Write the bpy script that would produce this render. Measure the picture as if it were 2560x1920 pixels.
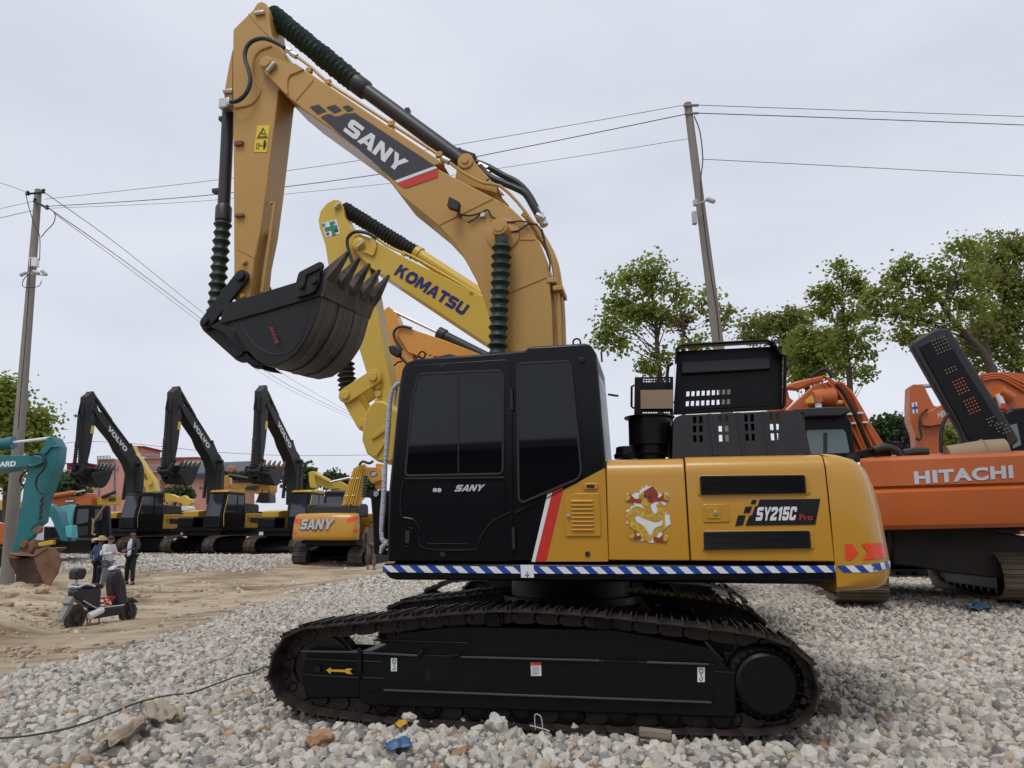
import bpy, bmesh, math, random
from mathutils import Vector, Matrix, noise
R = math.radians
S = bpy.context.scene
for o in list(bpy.data.objects): bpy.data.objects.remove(o)
# ------------------------------------------------------------------ camera
FPX = 1850.0; PITCH = math.atan(375/FPX); EYE = 1.42
cd = bpy.data.cameras.new('camera'); cam = bpy.data.objects.new('camera', cd); S.collection.objects.link(cam)
cd.sensor_width = 36; cd.lens = 36*FPX/2560; cd.clip_start = 0.1; cd.clip_end = 3000
cam.location = (0, 0, EYE); cam.rotation_euler = (R(90)+PITCH, 0, 0); S.camera = cam
S.render.resolution_x = 1024; S.render.resolution_y = 768
S.view_settings.view_transform = 'Standard'; S.view_settings.look = 'None'
S.view_settings.exposure = 0.0; S.view_settings.gamma = 1; S.view_settings.use_curve_mapping = False
# ------------------------------------------------------------------ sky
SUN_EL, SUN_AZ = R(62), R(205)
W = bpy.data.worlds.new('World'); S.world = W; W.use_nodes = True
nt = W.node_tree; nt.nodes.clear()
def N(t, **k):
    n = nt.nodes.new(t)
    for a, b in k.items(): setattr(n, a, b)
    return n
sky = N('ShaderNodeTexSky', sky_type='NISHITA', sun_disc=False, sun_elevation=SUN_EL, sun_rotation=SUN_AZ)
bg1 = N('ShaderNodeBackground'); bg1.inputs[1].default_value = 0.10
nt.links.new(sky.outputs[0], bg1.inputs[0])
tc = N('ShaderNodeTexCoord'); mp = N('ShaderNodeMapping'); mp.inputs['Scale'].default_value = (1.0, 1.0, 3.2)
nz = N('ShaderNodeTexNoise'); nz.inputs['Scale'].default_value = 1.7; nz.inputs['Detail'].default_value = 5; nz.inputs['Roughness'].default_value = .5
nt.links.new(tc.outputs['Generated'], mp.inputs[0]); nt.links.new(mp.outputs[0], nz.inputs[0])
cr = N('ShaderNodeValToRGB'); cr.color_ramp.elements[0].position = .30; cr.color_ramp.elements[1].position = .72
cr.color_ramp.elements[0].color = (.63, .67, .77, 1); cr.color_ramp.elements[1].color = (.82, .85, .94, 1)
nt.links.new(nz.outputs[0], cr.inputs[0])
bg2 = N('ShaderNodeBackground'); bg2.inputs[1].default_value = 1.0; nt.links.new(cr.outputs[0], bg2.inputs[0])
mx = N('ShaderNodeMixShader'); mx.inputs[0].default_value = .94
out = N('ShaderNodeOutputWorld')
nt.links.new(bg1.outputs[0], mx.inputs[1]); nt.links.new(bg2.outputs[0], mx.inputs[2]); nt.links.new(mx.outputs[0], out.inputs[0])
sd = bpy.data.lights.new('sun', 'SUN'); sun = bpy.data.objects.new('sun', sd); S.collection.objects.link(sun)
sd.energy = 1.5; sd.angle = R(24); sd.color = (1, .96, .9)
sun.rotation_euler = (R(90)-SUN_EL, 0, R(180)-SUN_AZ+R(180)-R(180)); sun.location = (0, 0, 30)
# aim the sun lamp the way the sky's sun direction says
_d = Vector((math.sin(SUN_AZ)*math.cos(SUN_EL), math.cos(SUN_AZ)*math.cos(SUN_EL), math.sin(SUN_EL)))
sun.rotation_euler = _d.to_track_quat('Z', 'Y').to_euler()
# ------------------------------------------------------------------ frames
CAMP = Vector((0, 0, EYE)); _c, _s = math.cos(PITCH), math.sin(PITCH)
def ray(px, py):
    a = (px-1280)/FPX; b = (960-py)/FPX
    return Vector((a, _c-b*_s, _s+b*_c))
COL = S.collection
def tag(o, label=None, cat=None, group=None, kind=None):
    if label: o['label'] = label
    if cat: o['category'] = cat
    if group: o['group'] = group
    if kind: o['kind'] = kind
    return o
class Frame:
    """A thing's own axes: local x along it, y across, z up."""
    def __init__(s, name, loc, yaw, label=None, cat=None, group=None):
        s.M = Matrix.Translation(loc) @ Matrix.Rotation(R(yaw), 4, 'Z'); s.I = s.M.inverted(); s.Ri = s.I.to_3x3()
        s.cl = s.I @ CAMP
        s.root = None
        if name:
            e = bpy.data.objects.new(name, None); COL.objects.link(e); e.matrix_world = s.M; e.empty_display_size = .3
            s.root = tag(e, label, cat, group)
    def U(s, px, py, yl=0.0):
        d = s.Ri @ ray(px, py); t = (yl-s.cl.y)/d.y
        p = s.cl+d*t
        return Vector((p.x, yl, p.z))
    def P(s, pts, yl=0.0):
        return [(v.x, v.z) for v in (s.U(a, b, yl) for a, b in pts)]
def rnd(pts, r, n=3):
    """round the corners of a 2-D outline"""
    out = []; L = len(pts)
    for i in range(L):
        p = Vector(pts[i]); a = Vector(pts[i-1])-p; b = Vector(pts[(i+1) % L])-p
        la, lb = a.length, b.length
        rr = min(r, la*.45, lb*.45)
        if rr < 1e-5: out.append(tuple(p)); continue
        A = p+a/la*rr; B = p+b/lb*rr
        for k in range(n+1):
            t = k/n
            out.append(tuple(A*(1-t)**2+p*2*t*(1-t)+B*t*t))
    return out
class MB:
    def __init__(s): s.v = []; s.f = []; s.mi = []; s.m = 0
    def add(s, vs, fs):
        b = len(s.v); s.v += [tuple(v) for v in vs]; s.f += [tuple(b+i for i in f) for f in fs]; s.mi += [s.m]*len(fs); return s
    def poly(s, pts, y0, y1):
        n = len(pts); ar = sum(pts[i][0]*pts[(i+1) % n][1]-pts[(i+1) % n][0]*pts[i][1] for i in range(n))
        if ar < 0: pts = pts[::-1]
        if y0 > y1: y0, y1 = y1, y0
        vs = [(x, y0, z) for x, z in pts]+[(x, y1, z) for x, z in pts]
        fs = [tuple(range(n)), tuple(range(2*n-1, n-1, -1))]+[(i, i+n, (i+1) % n+n, (i+1) % n) for i in range(n)]
        return s.add(vs, fs)
    def loft(s, A, B):
        """solid between two outlines of equal length (3-D points)"""
        n = len(A)
        return s.add(list(A)+list(B), [tuple(range(n)), tuple(range(2*n-1, n-1, -1))]+[(i, i+n, (i+1) % n+n, (i+1) % n) for i in range(n)])
    def box(s, c, d, M=None):
        vs = []
        for x in (-.5, .5):
            for y in (-.5, .5):
                for z in (-.5, .5):
                    v = Vector((x*d[0], y*d[1], z*d[2]))
                    if M: v = M @ v
                    vs.append(v+Vector(c))
        return s.add(vs, [(0, 1, 3, 2), (4, 6, 7, 5), (0, 4, 5, 1), (2, 3, 7, 6), (0, 2, 6, 4), (1, 5, 7, 3)])
    def bx(s, x0, x1, y0, y1, z0, z1): return s.box(((x0+x1)/2, (y0+y1)/2, (z0+z1)/2), (abs(x1-x0), abs(y1-y0), abs(z1-z0)))
    def lathe(s, p0, p1, prof, n=16, caps=True):
        """prof: [(t 0..1 or metres as t, r)] along p0->p1"""
        p0, p1 = Vector(p0), Vector(p1); ax = p1-p0; q = ax.to_track_quat('Z', 'Y'); b = len(s.v); k = len(prof)
        for t, r in prof:
            c = p0+ax*t
            for i in range(n):
                a = 2*math.pi*i/n
                s.v.append(tuple(c+q @ Vector((math.cos(a)*r, math.sin(a)*r, 0))))
        for j in range(k-1):
            for i in range(n):
                i2 = (i+1) % n
                s.f.append((b+j*n+i, b+j*n+i2, b+(j+1)*n+i2, b+(j+1)*n+i)); s.mi.append(s.m)
        if caps:
            s.f.append(tuple(b+i for i in range(n-1, -1, -1))); s.mi.append(s.m)
            s.f.append(tuple(b+(k-1)*n+i for i in range(n))); s.mi.append(s.m)
        return s
    def cyl(s, p0, p1, r, r2=None, n=16): return s.lathe(p0, p1, [(0, r), (1, r if r2 is None else r2)], n)
    def disc(s, c, r, t, n=24, ax=(0, 1, 0)):
        c = Vector(c); a = Vector(ax).normalized(); return s.cyl(c-a*t/2, c+a*t/2, r, None, n)
    def tube(s, pts, r, n=8, smooth=0):
        P = [Vector(p) for p in pts]
        if smooth:
            Q = []
            for i in range(len(P)-1):
                a, b2, c, d = P[max(i-1, 0)], P[i], P[i+1], P[min(i+2, len(P)-1)]
                for k in range(smooth):
                    t = k/smooth
                    Q.append(.5*((2*b2)+(c-a)*t+(2*a-5*b2+4*c-d)*t*t+(3*b2-a-3*c+d)*t**3))
            P = Q+[P[-1]]
        b = len(s.v); up = None; L = len(P)
        for i, p in enumerate(P):
            d = (P[min(i+1, L-1)]-P[max(i-1, 0)]).normalized()
            if up is None: up = d.orthogonal().normalized()
            up = (up-d*up.dot(d)).normalized(); sd_ = d.cross(up)
            rr = r[i] if isinstance(r, (list, tuple)) else r
            for k in range(n):
                a = 2*math.pi*k/n; s.v.append(tuple(p+(up*math.cos(a)+sd_*math.sin(a))*rr))
        for j in range(L-1):
            for i in range(n):
                i2 = (i+1) % n; s.f.append((b+j*n+i, b+j*n+i2, b+(j+1)*n+i2, b+(j+1)*n+i)); s.mi.append(s.m)
        s.f.append(tuple(b+i for i in range(n-1, -1, -1))); s.mi.append(s.m); s.f.append(tuple(b+(L-1)*n+i for i in range(n))); s.mi.append(s.m)
        return s
    def flat(s, pts, y):
        """a flat decal facing local -y"""
        n = len(pts); ar = sum(pts[i][0]*pts[(i+1) % n][1]-pts[(i+1) % n][0]*pts[i][1] for i in range(n))
        if ar < 0: pts = pts[::-1]
        return s.add([(x, y, z) for x, z in pts], [tuple(range(n))])
    def mesh(s, name, mats, sharp=35):
        me = bpy.data.meshes.new(name); me.from_pydata(s.v, [], s.f)
        for m in (mats if isinstance(mats, (list, tuple)) else [mats]): me.materials.append(m)
        me.polygons.foreach_set('material_index', s.mi); me.validate(); me.update()
        if sharp:
            me.polygons.foreach_set('use_smooth', [True]*len(me.polygons)); me.set_sharp_from_angle(angle=R(sharp))
        return me
    def build(s, name, mats, parent=None, bev=0, seg=2, sharp=35, label=None):
        o = bpy.data.objects.new(name, s.mesh(name, mats, sharp)); COL.objects.link(o)
        if parent:
            o.parent = parent.root if isinstance(parent, Frame) else parent
        if bev:
            b = o.modifiers.new('bevel', 'BEVEL'); b.width = bev; b.segments = seg; b.limit_method = 'ANGLE'; b.angle_limit = R(32); b.harden_normals = False
        if label: o['label'] = label
        return o
def put(name, me, parent, M=None):
    o = bpy.data.objects.new(name, me); COL.objects.link(o); o.parent = parent.root if isinstance(parent, Frame) else parent
    if M is not None: o.matrix_local = M
    return o
# ------------------------------------------------------------------ materials
MATS = {}
def mat(name, col, rough=.5, metal=0, var=.12, vscale=3, bump=0, bscale=40, coat=0, dirt=None, dcol=(.22, .17, .12), dscale=2.5, spec=.5, streak=False, trans=0, alpha=1, emit=None, coords='Object'):
    if name in MATS: return MATS[name]
    m = bpy.data.materials.new(name); m.use_nodes = True; t = m.node_tree; p = t.nodes['Principled BSDF']; L = t.links.new
    tc = t.nodes.new('ShaderNodeTexCoord'); src = tc.outputs[coords]
    n = t.nodes.new('ShaderNodeTexNoise'); n.inputs['Scale'].default_value = vscale; n.inputs['Detail'].default_value = 6
    if streak:
        mpn = t.nodes.new('ShaderNodeMapping'); mpn.inputs['Scale'].default_value = (6, 6, .6); L(src, mpn.inputs[0]); L(mpn.outputs[0], n.inputs[0])
    else: L(src, n.inputs[0])
    mix = t.nodes.new('ShaderNodeMix'); mix.data_type = 'RGBA'; c = Vector(col[:3])
    mix.inputs[6].default_value = (*(c*(1-var)), 1); mix.inputs[7].default_value = (*[min(1, x) for x in c*(1+var)], 1)
    L(n.outputs[0], mix.inputs[0]); last = mix.outputs[2]
    ro = rough
    p.inputs['Roughness'].default_value = rough
    if dirt:
        n2 = t.nodes.new('ShaderNodeTexNoise'); n2.inputs['Scale'].default_value = dscale; n2.inputs['Detail'].default_value = 9; n2.inputs['Roughness'].default_value = .7; L(src, n2.inputs[0])
        rp = t.nodes.new('ShaderNodeMapRange'); rp.inputs[1].default_value = 1-dirt-.12; rp.inputs[2].default_value = 1-dirt+.12; rp.inputs[4].default_value = .8; L(n2.outputs[0], rp.inputs[0])
        m2 = t.nodes.new('ShaderNodeMix'); m2.data_type = 'RGBA'; m2.inputs[7].default_value = (*dcol, 1); L(rp.outputs[0], m2.inputs[0]); L(last, m2.inputs[6]); last = m2.outputs[2]
        r2 = t.nodes.new('ShaderNodeMapRange'); r2.inputs[3].default_value = rough; r2.inputs[4].default_value = .85; L(rp.outputs[0], r2.inputs[0]); L(r2.outputs[0], p.inputs['Roughness'])
    L(last, p.inputs['Base Color']); p.inputs['Metallic'].default_value = metal; p.inputs['Specular IOR Level'].default_value = spec
    if coat: p.inputs['Coat Weight'].default_value = coat; p.inputs['Coat Roughness'].default_value = .12
    if bump:
        nb = t.nodes.new('ShaderNodeTexNoise'); nb.inputs['Scale'].default_value = bscale; nb.inputs['Detail'].default_value = 5; L(src, nb.inputs[0])
        b = t.nodes.new('ShaderNodeBump'); b.inputs['Strength'].default_value = bump; b.inputs['Distance'].default_value = .02; L(nb.outputs[0], b.inputs['Height']); L(b.outputs[0], p.inputs['Normal'])
    if trans: p.inputs['Transmission Weight'].default_value = trans; p.inputs['IOR'].default_value = 1.45
    MATS[name] = m; return m
def flatc(name, col, rough=.5, **k): return mat(name, col, rough, var=.04, **k)
M_boom = mat('tan_yellow_paint', (.47, .262, .060), .42, var=.07, vscale=1.3, coat=.12, dirt=.30, dcol=(.36, .22, .10), dscale=3)
M_body = mat('gold_yellow_paint', (.50, .25, .020), .33, var=.05, vscale=1.5, coat=.35, dirt=.26, dcol=(.42, .26, .07), dscale=4)
M_cw = mat('counterweight_paint', (.50, .25, .020), .36, var=.06, vscale=1.5, coat=.3, dirt=.33, dcol=(.40, .25, .08), dscale=3, bump=.04, bscale=14)
M_blk = mat('black_paint', (.0055, .0055, .007), .34, var=.2, vscale=6, bump=.02, bscale=60, spec=.22)
M_cab = mat('cab_black_paint', (.0045, .0045, .006), .22, var=.15, vscale=3, spec=.26)
M_under = mat('undercarriage_black', (.003, .003, .0035), .4, var=.3, vscale=5, bump=.06, bscale=30, spec=.3, dirt=.2, dcol=(.014, .012, .010))
M_track = mat('track_steel', (.008, .0075, .008), .30, var=.4, vscale=4, bump=.12, bscale=25, dirt=.42, dcol=(.050, .030, .023), dscale=1.6, spec=.6)
M_trackfar = mat('rusty_track_steel', (.075, .052, .038), .75, var=.3, vscale=3, bump=.15, bscale=25, dirt=.45, dcol=(.10, .065, .042))
M_trackgrey = mat('dark_worn_track', (.035, .032, .032), .65, var=.3, vscale=3, bump=.15, bscale=25, dirt=.45, dcol=(.10, .08, .062))
M_bucket = mat('bucket_black', (.009, .009, .0105), .5, var=.25, vscale=4, bump=.06, bscale=18, spec=.4)
M_green = mat('green_bellows', (.008, .027, .019), .5, var=.35, vscale=8, bump=.1, bscale=30)
M_rubber = mat('black_rubber', (.010, .010, .011), .55, var=.2, vscale=6)
M_bellblk = mat('black_bellows', (.014, .014, .014), .6, var=.2, vscale=8)
M_hose = mat('green_black_hose', (.012, .018, .017), .5)
M_steel = mat('bright_steel', (.55, .55, .55), .3, metal=.9, var=.15, vscale=15)
M_white = flatc('white_vinyl', (.72, .73, .75), .4)
M_grey = mat('silver_letters', (.55, .56, .60), .35, metal=.3)
M_navy = flatc('charcoal_decal', (.030, .030, .040), .4)
M_red = flatc('red_vinyl', (.55, .025, .018), .4)
M_blue = flatc('blue_vinyl', (.006, .055, .33), .4)
M_orange = flatc('orange_vinyl', (.72, .10, .015), .4)
M_reflect = mat('orange_red_reflector', (.75, .065, .02), .35, var=.15, vscale=40)
M_yvinyl = flatc('yellow_vinyl', (.75, .56, .03), .4)
M_glass = mat('tinted_glass', (.003, .0035, .005), .03, var=.05, spec=.45)
M_glassb = mat('pale_cab_glass', (.09, .14, .14), .08, var=.1, spec=.8)
M_glassd = mat('dark_far_glass', (.03, .035, .045), .1, var=.2, spec=.8, vscale=2)
M_lgreen = flatc('green_vinyl', (.02, .20, .06), .4)
M_komat = mat('lemon_yellow_paint', (.60, .40, .045), .4, var=.07, vscale=1.5, coat=.15, dirt=.3, dcol=(.52, .34, .07))
M_sany3 = mat('orange_yellow_paint', (.62, .27, .04), .42, var=.1, vscale=1.5, coat=.1, dirt=.35, dcol=(.35, .17, .05))
M_hita = mat('orange_paint', (.47, .105, .016), .4, var=.08, vscale=1.2, coat=.15, dirt=.33, dcol=(.36, .10, .04), dscale=1.5)
M_teal = mat('teal_paint', (.010, .15, .17), .42, var=.12, vscale=2, coat=.1, dirt=.35, dcol=(.03, .17, .18))
M_volvo = mat('matt_charcoal_paint', (.017, .017, .019), .5, var=.25, vscale=2)
M_vyel = mat('machine_yellow', (.62, .36, .03), .45, var=.12, vscale=2, dirt=.3, dcol=(.35, .22, .06))
M_rust = mat('rusty_bucket_steel', (.15, .075, .045), .8, var=.35, vscale=2.5, bump=.2, bscale=12, dirt=.5, dcol=(.24, .13, .075))
M_card = mat('cardboard', (.30, .22, .14), .85, var=.1)
M_wrap = mat('bubble_wrap', (.42, .45, .50), .35, var=.25, vscale=18, bump=.9, bscale=70)
M_conc = mat('pole_concrete', (.235, .215, .19), .9, var=.18, vscale=4, bump=.2, bscale=50, streak=True)
M_bark = mat('bark', (.075, .055, .04), .9, var=.3, vscale=8, bump=.5, bscale=30)
# ------------------------------------------------------------------ lettering
GL = {
 'S': (1.00, [[(0, 0), (.80, 0), (.95, .12), (.95, .50), (.82, .62), (.32, .62), (.32, .74), (.92, .74), (.92, 1), (.15, 1), (0, .88), (0, .52), (.13, .39), (.63, .39), (.63, .26), (0, .26)]]),
 'A': (1.06, [[(0, 0), (.30, 0), (.525, .72), (.525, 1), (.37, 1)], [(1.05, 0), (.68, 1), (.525, 1), (.525, .72), (.75, 0)], [(.3565, .18), (.6935, .18), (.625, .40), (.425, .40)]]),
 'N': (1.02, [[(0, 0), (.28, 0), (.28, .58), (.68, 0), (.96, 0), (.96, 1), (.68, 1), (.68, .42), (.28, 1), (0, 1)]]),
 'K': (1.04, [[(0, 0), (.30, 0), (.30, .34), (.44, .48), (.70, 0), (1.04, 0), (.66, .66), (.98, 1), (.62, 1), (.30, .64), (.30, 1), (0, 1)]]),
 'O': (1.12, [[(.30, 0), (.56, 0), (.56, .26), (.42, .26), (.31, .38), (.31, .62), (.42, .74), (.56, .74), (.56, 1), (.30, 1), (.08, .84), (0, .62), (0, .38), (.08, .16)], [(.56, 0), (.82, 0), (1.04, .16), (1.12, .38), (1.12, .62), (1.04, .84), (.82, 1), (.56, 1), (.56, .74), (.70, .74), (.81, .62), (.81, .38), (.70, .26), (.56, .26)]]),
 'M': (1.28, [[(0, 0), (.28, 0), (.28, .58), (.54, .12), (.74, .12), (1.0, .58), (1.0, 0), (1.28, 0), (1.28, 1), (.94, 1), (.64, .50), (.34, 1), (0, 1)]]),
 'T': (.94, [[(.32, 0), (.62, 0), (.62, .74), (.94, .74), (.94, 1), (0, 1), (0, .74), (.32, .74)]]),
 'U': (1.02, [[(.18, 0), (.84, 0), (1.02, .18), (1.02, 1), (.72, 1), (.72, .28), (.30, .28), (.30, 1), (0, 1), (0, .18)]]),
 '2': (1.0, [[(0, 0), (.95, 0), (.95, .26), (.36, .26), (.80, .47), (.95, .60), (.95, .88), (.80, 1), (.15, 1), (0, .88), (0, .66), (.32, .66), (.32, .76), (.63, .76), (.63, .64), (.12, .38), (0, .24)]]),
 '1': (.66, [[(.22, 0), (.56, 0), (.56, 1), (.30, 1), (0, .84), (0, .64), (.22, .70)]]),
 '5': (1.0, [[(.0, .12), (.12, 0), (.80, 0), (.95, .12), (.95, .52), (.82, .64), (.32, .64), (.32, .76), (.90, .76), (.90, 1), (.02, 1), (.02, .42), (.63, .42), (.63, .24), (.32, .24), (.32, .32), (0, .32)]]),
 'C': (1.0, [[(.15, 0), (.80, 0), (.95, .12), (.95, .38), (.63, .38), (.63, .24), (.32, .24), (.32, .76), (.63, .76), (.63, .62), (.95, .62), (.95, .88), (.80, 1), (.15, 1), (0, .88), (0, .12)]]),
 'Y': (1.0, [[(.36, 0), (.64, 0), (.64, .38), (1.02, 1), (.70, 1), (.50, .62), (.30, 1), (-.02, 1), (.36, .38)]]),
}
def sany(fr, o, ex, ey, yl, m, parent, name='lettering', gap=.03, th=.004, word='SANY'):
    """the block letters S A N Y: o = pixel of the baseline start, ex = pixel vector of the whole word, ey = letter height"""
    tot = sum(GL[c][0]+gap for c in word); x = 0
    for i, c in enumerate(word):
        mb = MB()
        for pg in GL[c][1]:
            pp = [(o[0]+ex[0]*(x+a)/tot+ey[0]*b, o[1]+ex[1]*(x+a)/tot+ey[1]*b) for a, b in pg]
            mb.poly(fr.P(pp, yl), yl-th, yl-.0005)
        mb.build(name, m, parent)
        x += GL[c][0]+gap
TXT = {}
def text2d(s, bold=0.0, space=1.0):
    k = (s, bold, space)
    if k in TXT: return TXT[k]
    c = bpy.data.curves.new('t', 'FONT'); c.body = s; c.offset = bold; c.space_character = space; c.resolution_u = 4; c.fill_mode = 'BOTH'
    o = bpy.data.objects.new('t', c); COL.objects.link(o); bpy.context.view_layer.update()
    dg = bpy.context.evaluated_depsgraph_get(); me = bpy.data.meshes.new_from_object(o.evaluated_get(dg))
    vs = [(v.co.x, v.co.y) for v in me.vertices]; fs = [tuple(p.vertices) for p in me.polygons]
    bpy.data.objects.remove(o); bpy.data.curves.remove(c); bpy.data.meshes.remove(me)
    if not vs: vs, fs = [(0, 0), (1, 0), (0, 1)], [(0, 1, 2)]
    x0 = min(v[0] for v in vs); x1 = max(v[0] for v in vs); y0 = min(v[1] for v in vs); y1 = max(v[1] for v in vs)
    r = ([((a-x0)/(x1-x0), (b-y0)/(y1-y0)) for a, b in vs], fs); TXT[k] = r; return r
def text(fr, s, o, ex, ey, yl, m, parent, name='lettering', bold=.02, space=1.0):
    """flat lettering filling the pixel parallelogram o, o+ex, o+ey"""
    vs, fs = text2d(s, bold, space)
    pts = [fr.U(o[0]+ex[0]*a+ey[0]*b, o[1]+ex[1]*a+ey[1]*b, yl) for a, b in vs]
    f2 = []
    for f in fs:
        a, b, c = pts[f[0]], pts[f[1]], pts[f[2]]
        f2.append(f if ((b-a).cross(c-a)).y < 0 else f[::-1])
    mb = MB(); mb.add(pts, f2); return mb.build(name, m, parent, sharp=0)
def textm(s, o, ex, ey, m, parent, name='lettering', bold=.02, space=1.0):
    """the same in a thing's own metres: o, ex, ey are 3-D vectors"""
    vs, fs = text2d(s, bold, space); o, ex, ey = Vector(o), Vector(ex), Vector(ey)
    mb = MB(); mb.add([o+ex*a+ey*b for a, b in vs], fs); return mb.build(name, m, parent, sharp=0)
def decal(fr, pts, yl, m, parent, name, r=0, th=None):
    p = fr.P(pts, yl)
    if r: p = rnd(p, r)
    mb = MB()
    if th: mb.poly(p, yl-th, yl-.0004)
    else: mb.flat(p, yl)
    return mb.build(name, m, parent, sharp=30)
def bellows(p0, p1, r, pitch, n=14, amp=.28, sag=0):
    p0, p1 = Vector(p0), Vector(p1); L = (p1-p0).length; k = max(3, int(L/pitch)); prof = []
    for i in range(k):
        prof += [((i+.08)/k, r*(1-amp)), ((i+.5)/k, r*random.uniform(.96, 1.05)), ((i+.92)/k, r*(1-amp))]
    return MB().lathe(p0, p1, prof, n)
# ------------------------------------------------------------------ ground
def lerp_tab(tab, v):
    if v <= tab[0][0]: return tab[0][1]
    for (a, b), (c, d) in zip(tab, tab[1:]):
        if v <= c: return b+(d-b)*(v-a)/(c-a)
    return tab[-1][1]
def sstep(a, b, v):
    t = max(0, min(1, (v-a)/(b-a))); return t*t*(3-2*t)
ROADX = [(-60, -5.8), (3, -5.6), (8.3, -5.5), (9.8, -5.05), (12.6, -5.2), (16.4, -5.5), (20.7, -5.5), (24.9, -4.4), (27, -2.8), (29, -1.2), (33, 0), (400, 0)]
def gravel_w(x, y):
    """1 where crushed stone lies, 0 on the dirt road"""
    wob = .35*noise.noise(Vector((x*.35, y*.35, 0)))+.25*noise.noise(Vector((x*1.3, y*1.3, 3)))
    g = sstep(-.35, .35, x-(lerp_tab(ROADX, y)+wob))
    back = sstep(27.0, 27.9, y+wob)*sstep(-8.6, -9.4, x+wob)*(1 if y < 70 else 0)
    return max(g, back)
def gz(x, y):
    g = gravel_w(x, y)
    left = sstep(-4, -8, x)
    zl = lerp_tab([(3, -.05), (8, -.14), (13, -.22), (22, -.21), (25.3, -.18), (27.5, .1), (30, .38), (32, .5), (60, .55)], y)
    zr = lerp_tab([(3, -.02), (7, 0), (9.5, .02), (12.5, .30), (16, .38), (32, .5), (60, .55)], y)
    if x < 3: 
        k = sstep(-2.5, 2.5, x); zr = zr*k+(1-k)*lerp_tab([(3, -.02), (9.5, -.02), (20, -.06), (28, .22), (34, .5), (60, .55)], y)
    z = zl*left+zr*(1-left)
    z += (.05 if g > .5 else .025)*noise.noise(Vector((x*.5, y*.5, 1)))+.018*noise.noise(Vector((x*2.1, y*2.1, 5)))
    if g < .5 and y < 40: z += .02*noise.noise(Vector((x*.8+y*.2, y*3.0, 9)))
    # loose spoil heaps beside the road
    for hx, hy, hr, hh in ((-9.3, 13.2, 1.6, .32), (-10.8, 15.0, 1.8, .35), (-12.6, 19.3, 2.2, .35), (-10.6, 11.0, 1.3, .2), (-9.6, 19.0, 1.0, .14)):
        d = math.hypot((x-hx)/hr, (y-hy)/(hr*.7))
        if d < 1: z += hh*(1-d*d)**2*(1+.5*noise.noise(Vector((x*3, y*3, 2))))
    return z
def axis(lo, hi, fine_lo, fine_hi, d):
    a = []; v = fine_lo
    while v < fine_hi: a.append(v); v += d
    s = d
    while v < hi: a.append(v); s *= 1.22; v += s
    a.append(hi); b = []; v = fine_lo-d; s = d
    while v > lo: b.append(v); s *= 1.22; v -= s
    return [lo]+b[::-1]+a
gx = axis(-900, 900, -16, 14, .16); gy = axis(-300, 1500, 3.0, 34, .16)
gv = [(x, y, gz(x, y)) for y in gy for x in gx]; nx = len(gx)
gf = [(j*nx+i, j*nx+i+1, (j+1)*nx+i+1, (j+1)*nx+i) for j in range(len(gy)-1) for i in range(nx-1)]
gm = bpy.data.meshes.new('ground'); gm.from_pydata(gv, [], gf); gm.update()
gm.polygons.foreach_set('use_smooth', [True]*len(gm.polygons))
at = gm.attributes.new('gravel', 'FLOAT', 'POINT'); at.data.foreach_set('value', [gravel_w(x, y) for y in gy for x in gx])
M_ground = bpy.data.materials.new('dirt_and_stone_dust'); M_ground.use_nodes = True; t = M_ground.node_tree; p = t.nodes['Principled BSDF']; L = t.links.new
def nn(ty, **k):
    n = t.nodes.new(ty)
    for a, b in k.items():
        if hasattr(n, a): setattr(n, a, b)
    return n
tcn = nn('ShaderNodeTexCoord'); mpn = nn('ShaderNodeMapping'); mpn.inputs['Rotation'].default_value = (0, 0, R(-22)); mpn.inputs['Scale'].default_value = (.55, 2.2, 1)
n1 = nn('ShaderNodeTexNoise'); n1.inputs['Scale'].default_value = 1.1; n1.inputs['Detail'].default_value = 10; n1.inputs['Roughness'].default_value = .62
n2 = nn('ShaderNodeTexNoise'); n2.inputs['Scale'].default_value = .35; n2.inputs['Detail'].default_value = 8; n2.inputs['Roughness'].default_value = .65
L(tcn.outputs['Object'], mpn.inputs[0]); L(mpn.outputs[0], n1.inputs[0]); L(tcn.outputs['Object'], n2.inputs[0])
r1 = nn('ShaderNodeValToRGB'); e = r1.color_ramp.elements; e[0].position = .33; e[0].color = (.25, .18, .115, 1); e[1].position = .66; e[1].color = (.60, .49, .355, 1)
e2 = r1.color_ramp.elements.new(.47); e2.color = (.48, .38, .265, 1); L(n1.outputs[0], r1.inputs[0])
r2 = nn('ShaderNodeValToRGB'); e = r2.color_ramp.elements; e[0].position = .38; e[0].color = (.20, .13, .08, 1); e[1].position = .56; e[1].color = (1, 1, 1, 1); L(n2.outputs[0], r2.inputs[0])
mm = nn('ShaderNodeMix', data_type='RGBA', blend_type='MULTIPLY'); mm.inputs[0].default_value = .55; L(r1.outputs[0], mm.inputs[6]); L(r2.outputs[0], mm.inputs[7])
n3 = nn('ShaderNodeTexNoise'); n3.inputs['Scale'].default_value = 9; n3.inputs['Detail'].default_value = 8; L(tcn.outputs['Object'], n3.inputs[0])
r3 = nn('ShaderNodeValToRGB'); e = r3.color_ramp.elements; e[0].position = .35; e[0].color = (.13, .11, .09, 1); e[1].position = .65; e[1].color = (.36, .31, .26, 1); L(n3.outputs[0], r3.inputs[0])
at_ = nn('ShaderNodeAttribute', attribute_name='gravel'); mg = nn('ShaderNodeMix', data_type='RGBA'); L(at_.outputs['Fac'], mg.inputs[0]); L(mm.outputs[2], mg.inputs[6]); L(r3.outputs[0], mg.inputs[7])
L(mg.outputs[2], p.inputs['Base Color']); p.inputs['Roughness'].default_value = .95; p.inputs['Specular IOR Level'].default_value = .15
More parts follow.
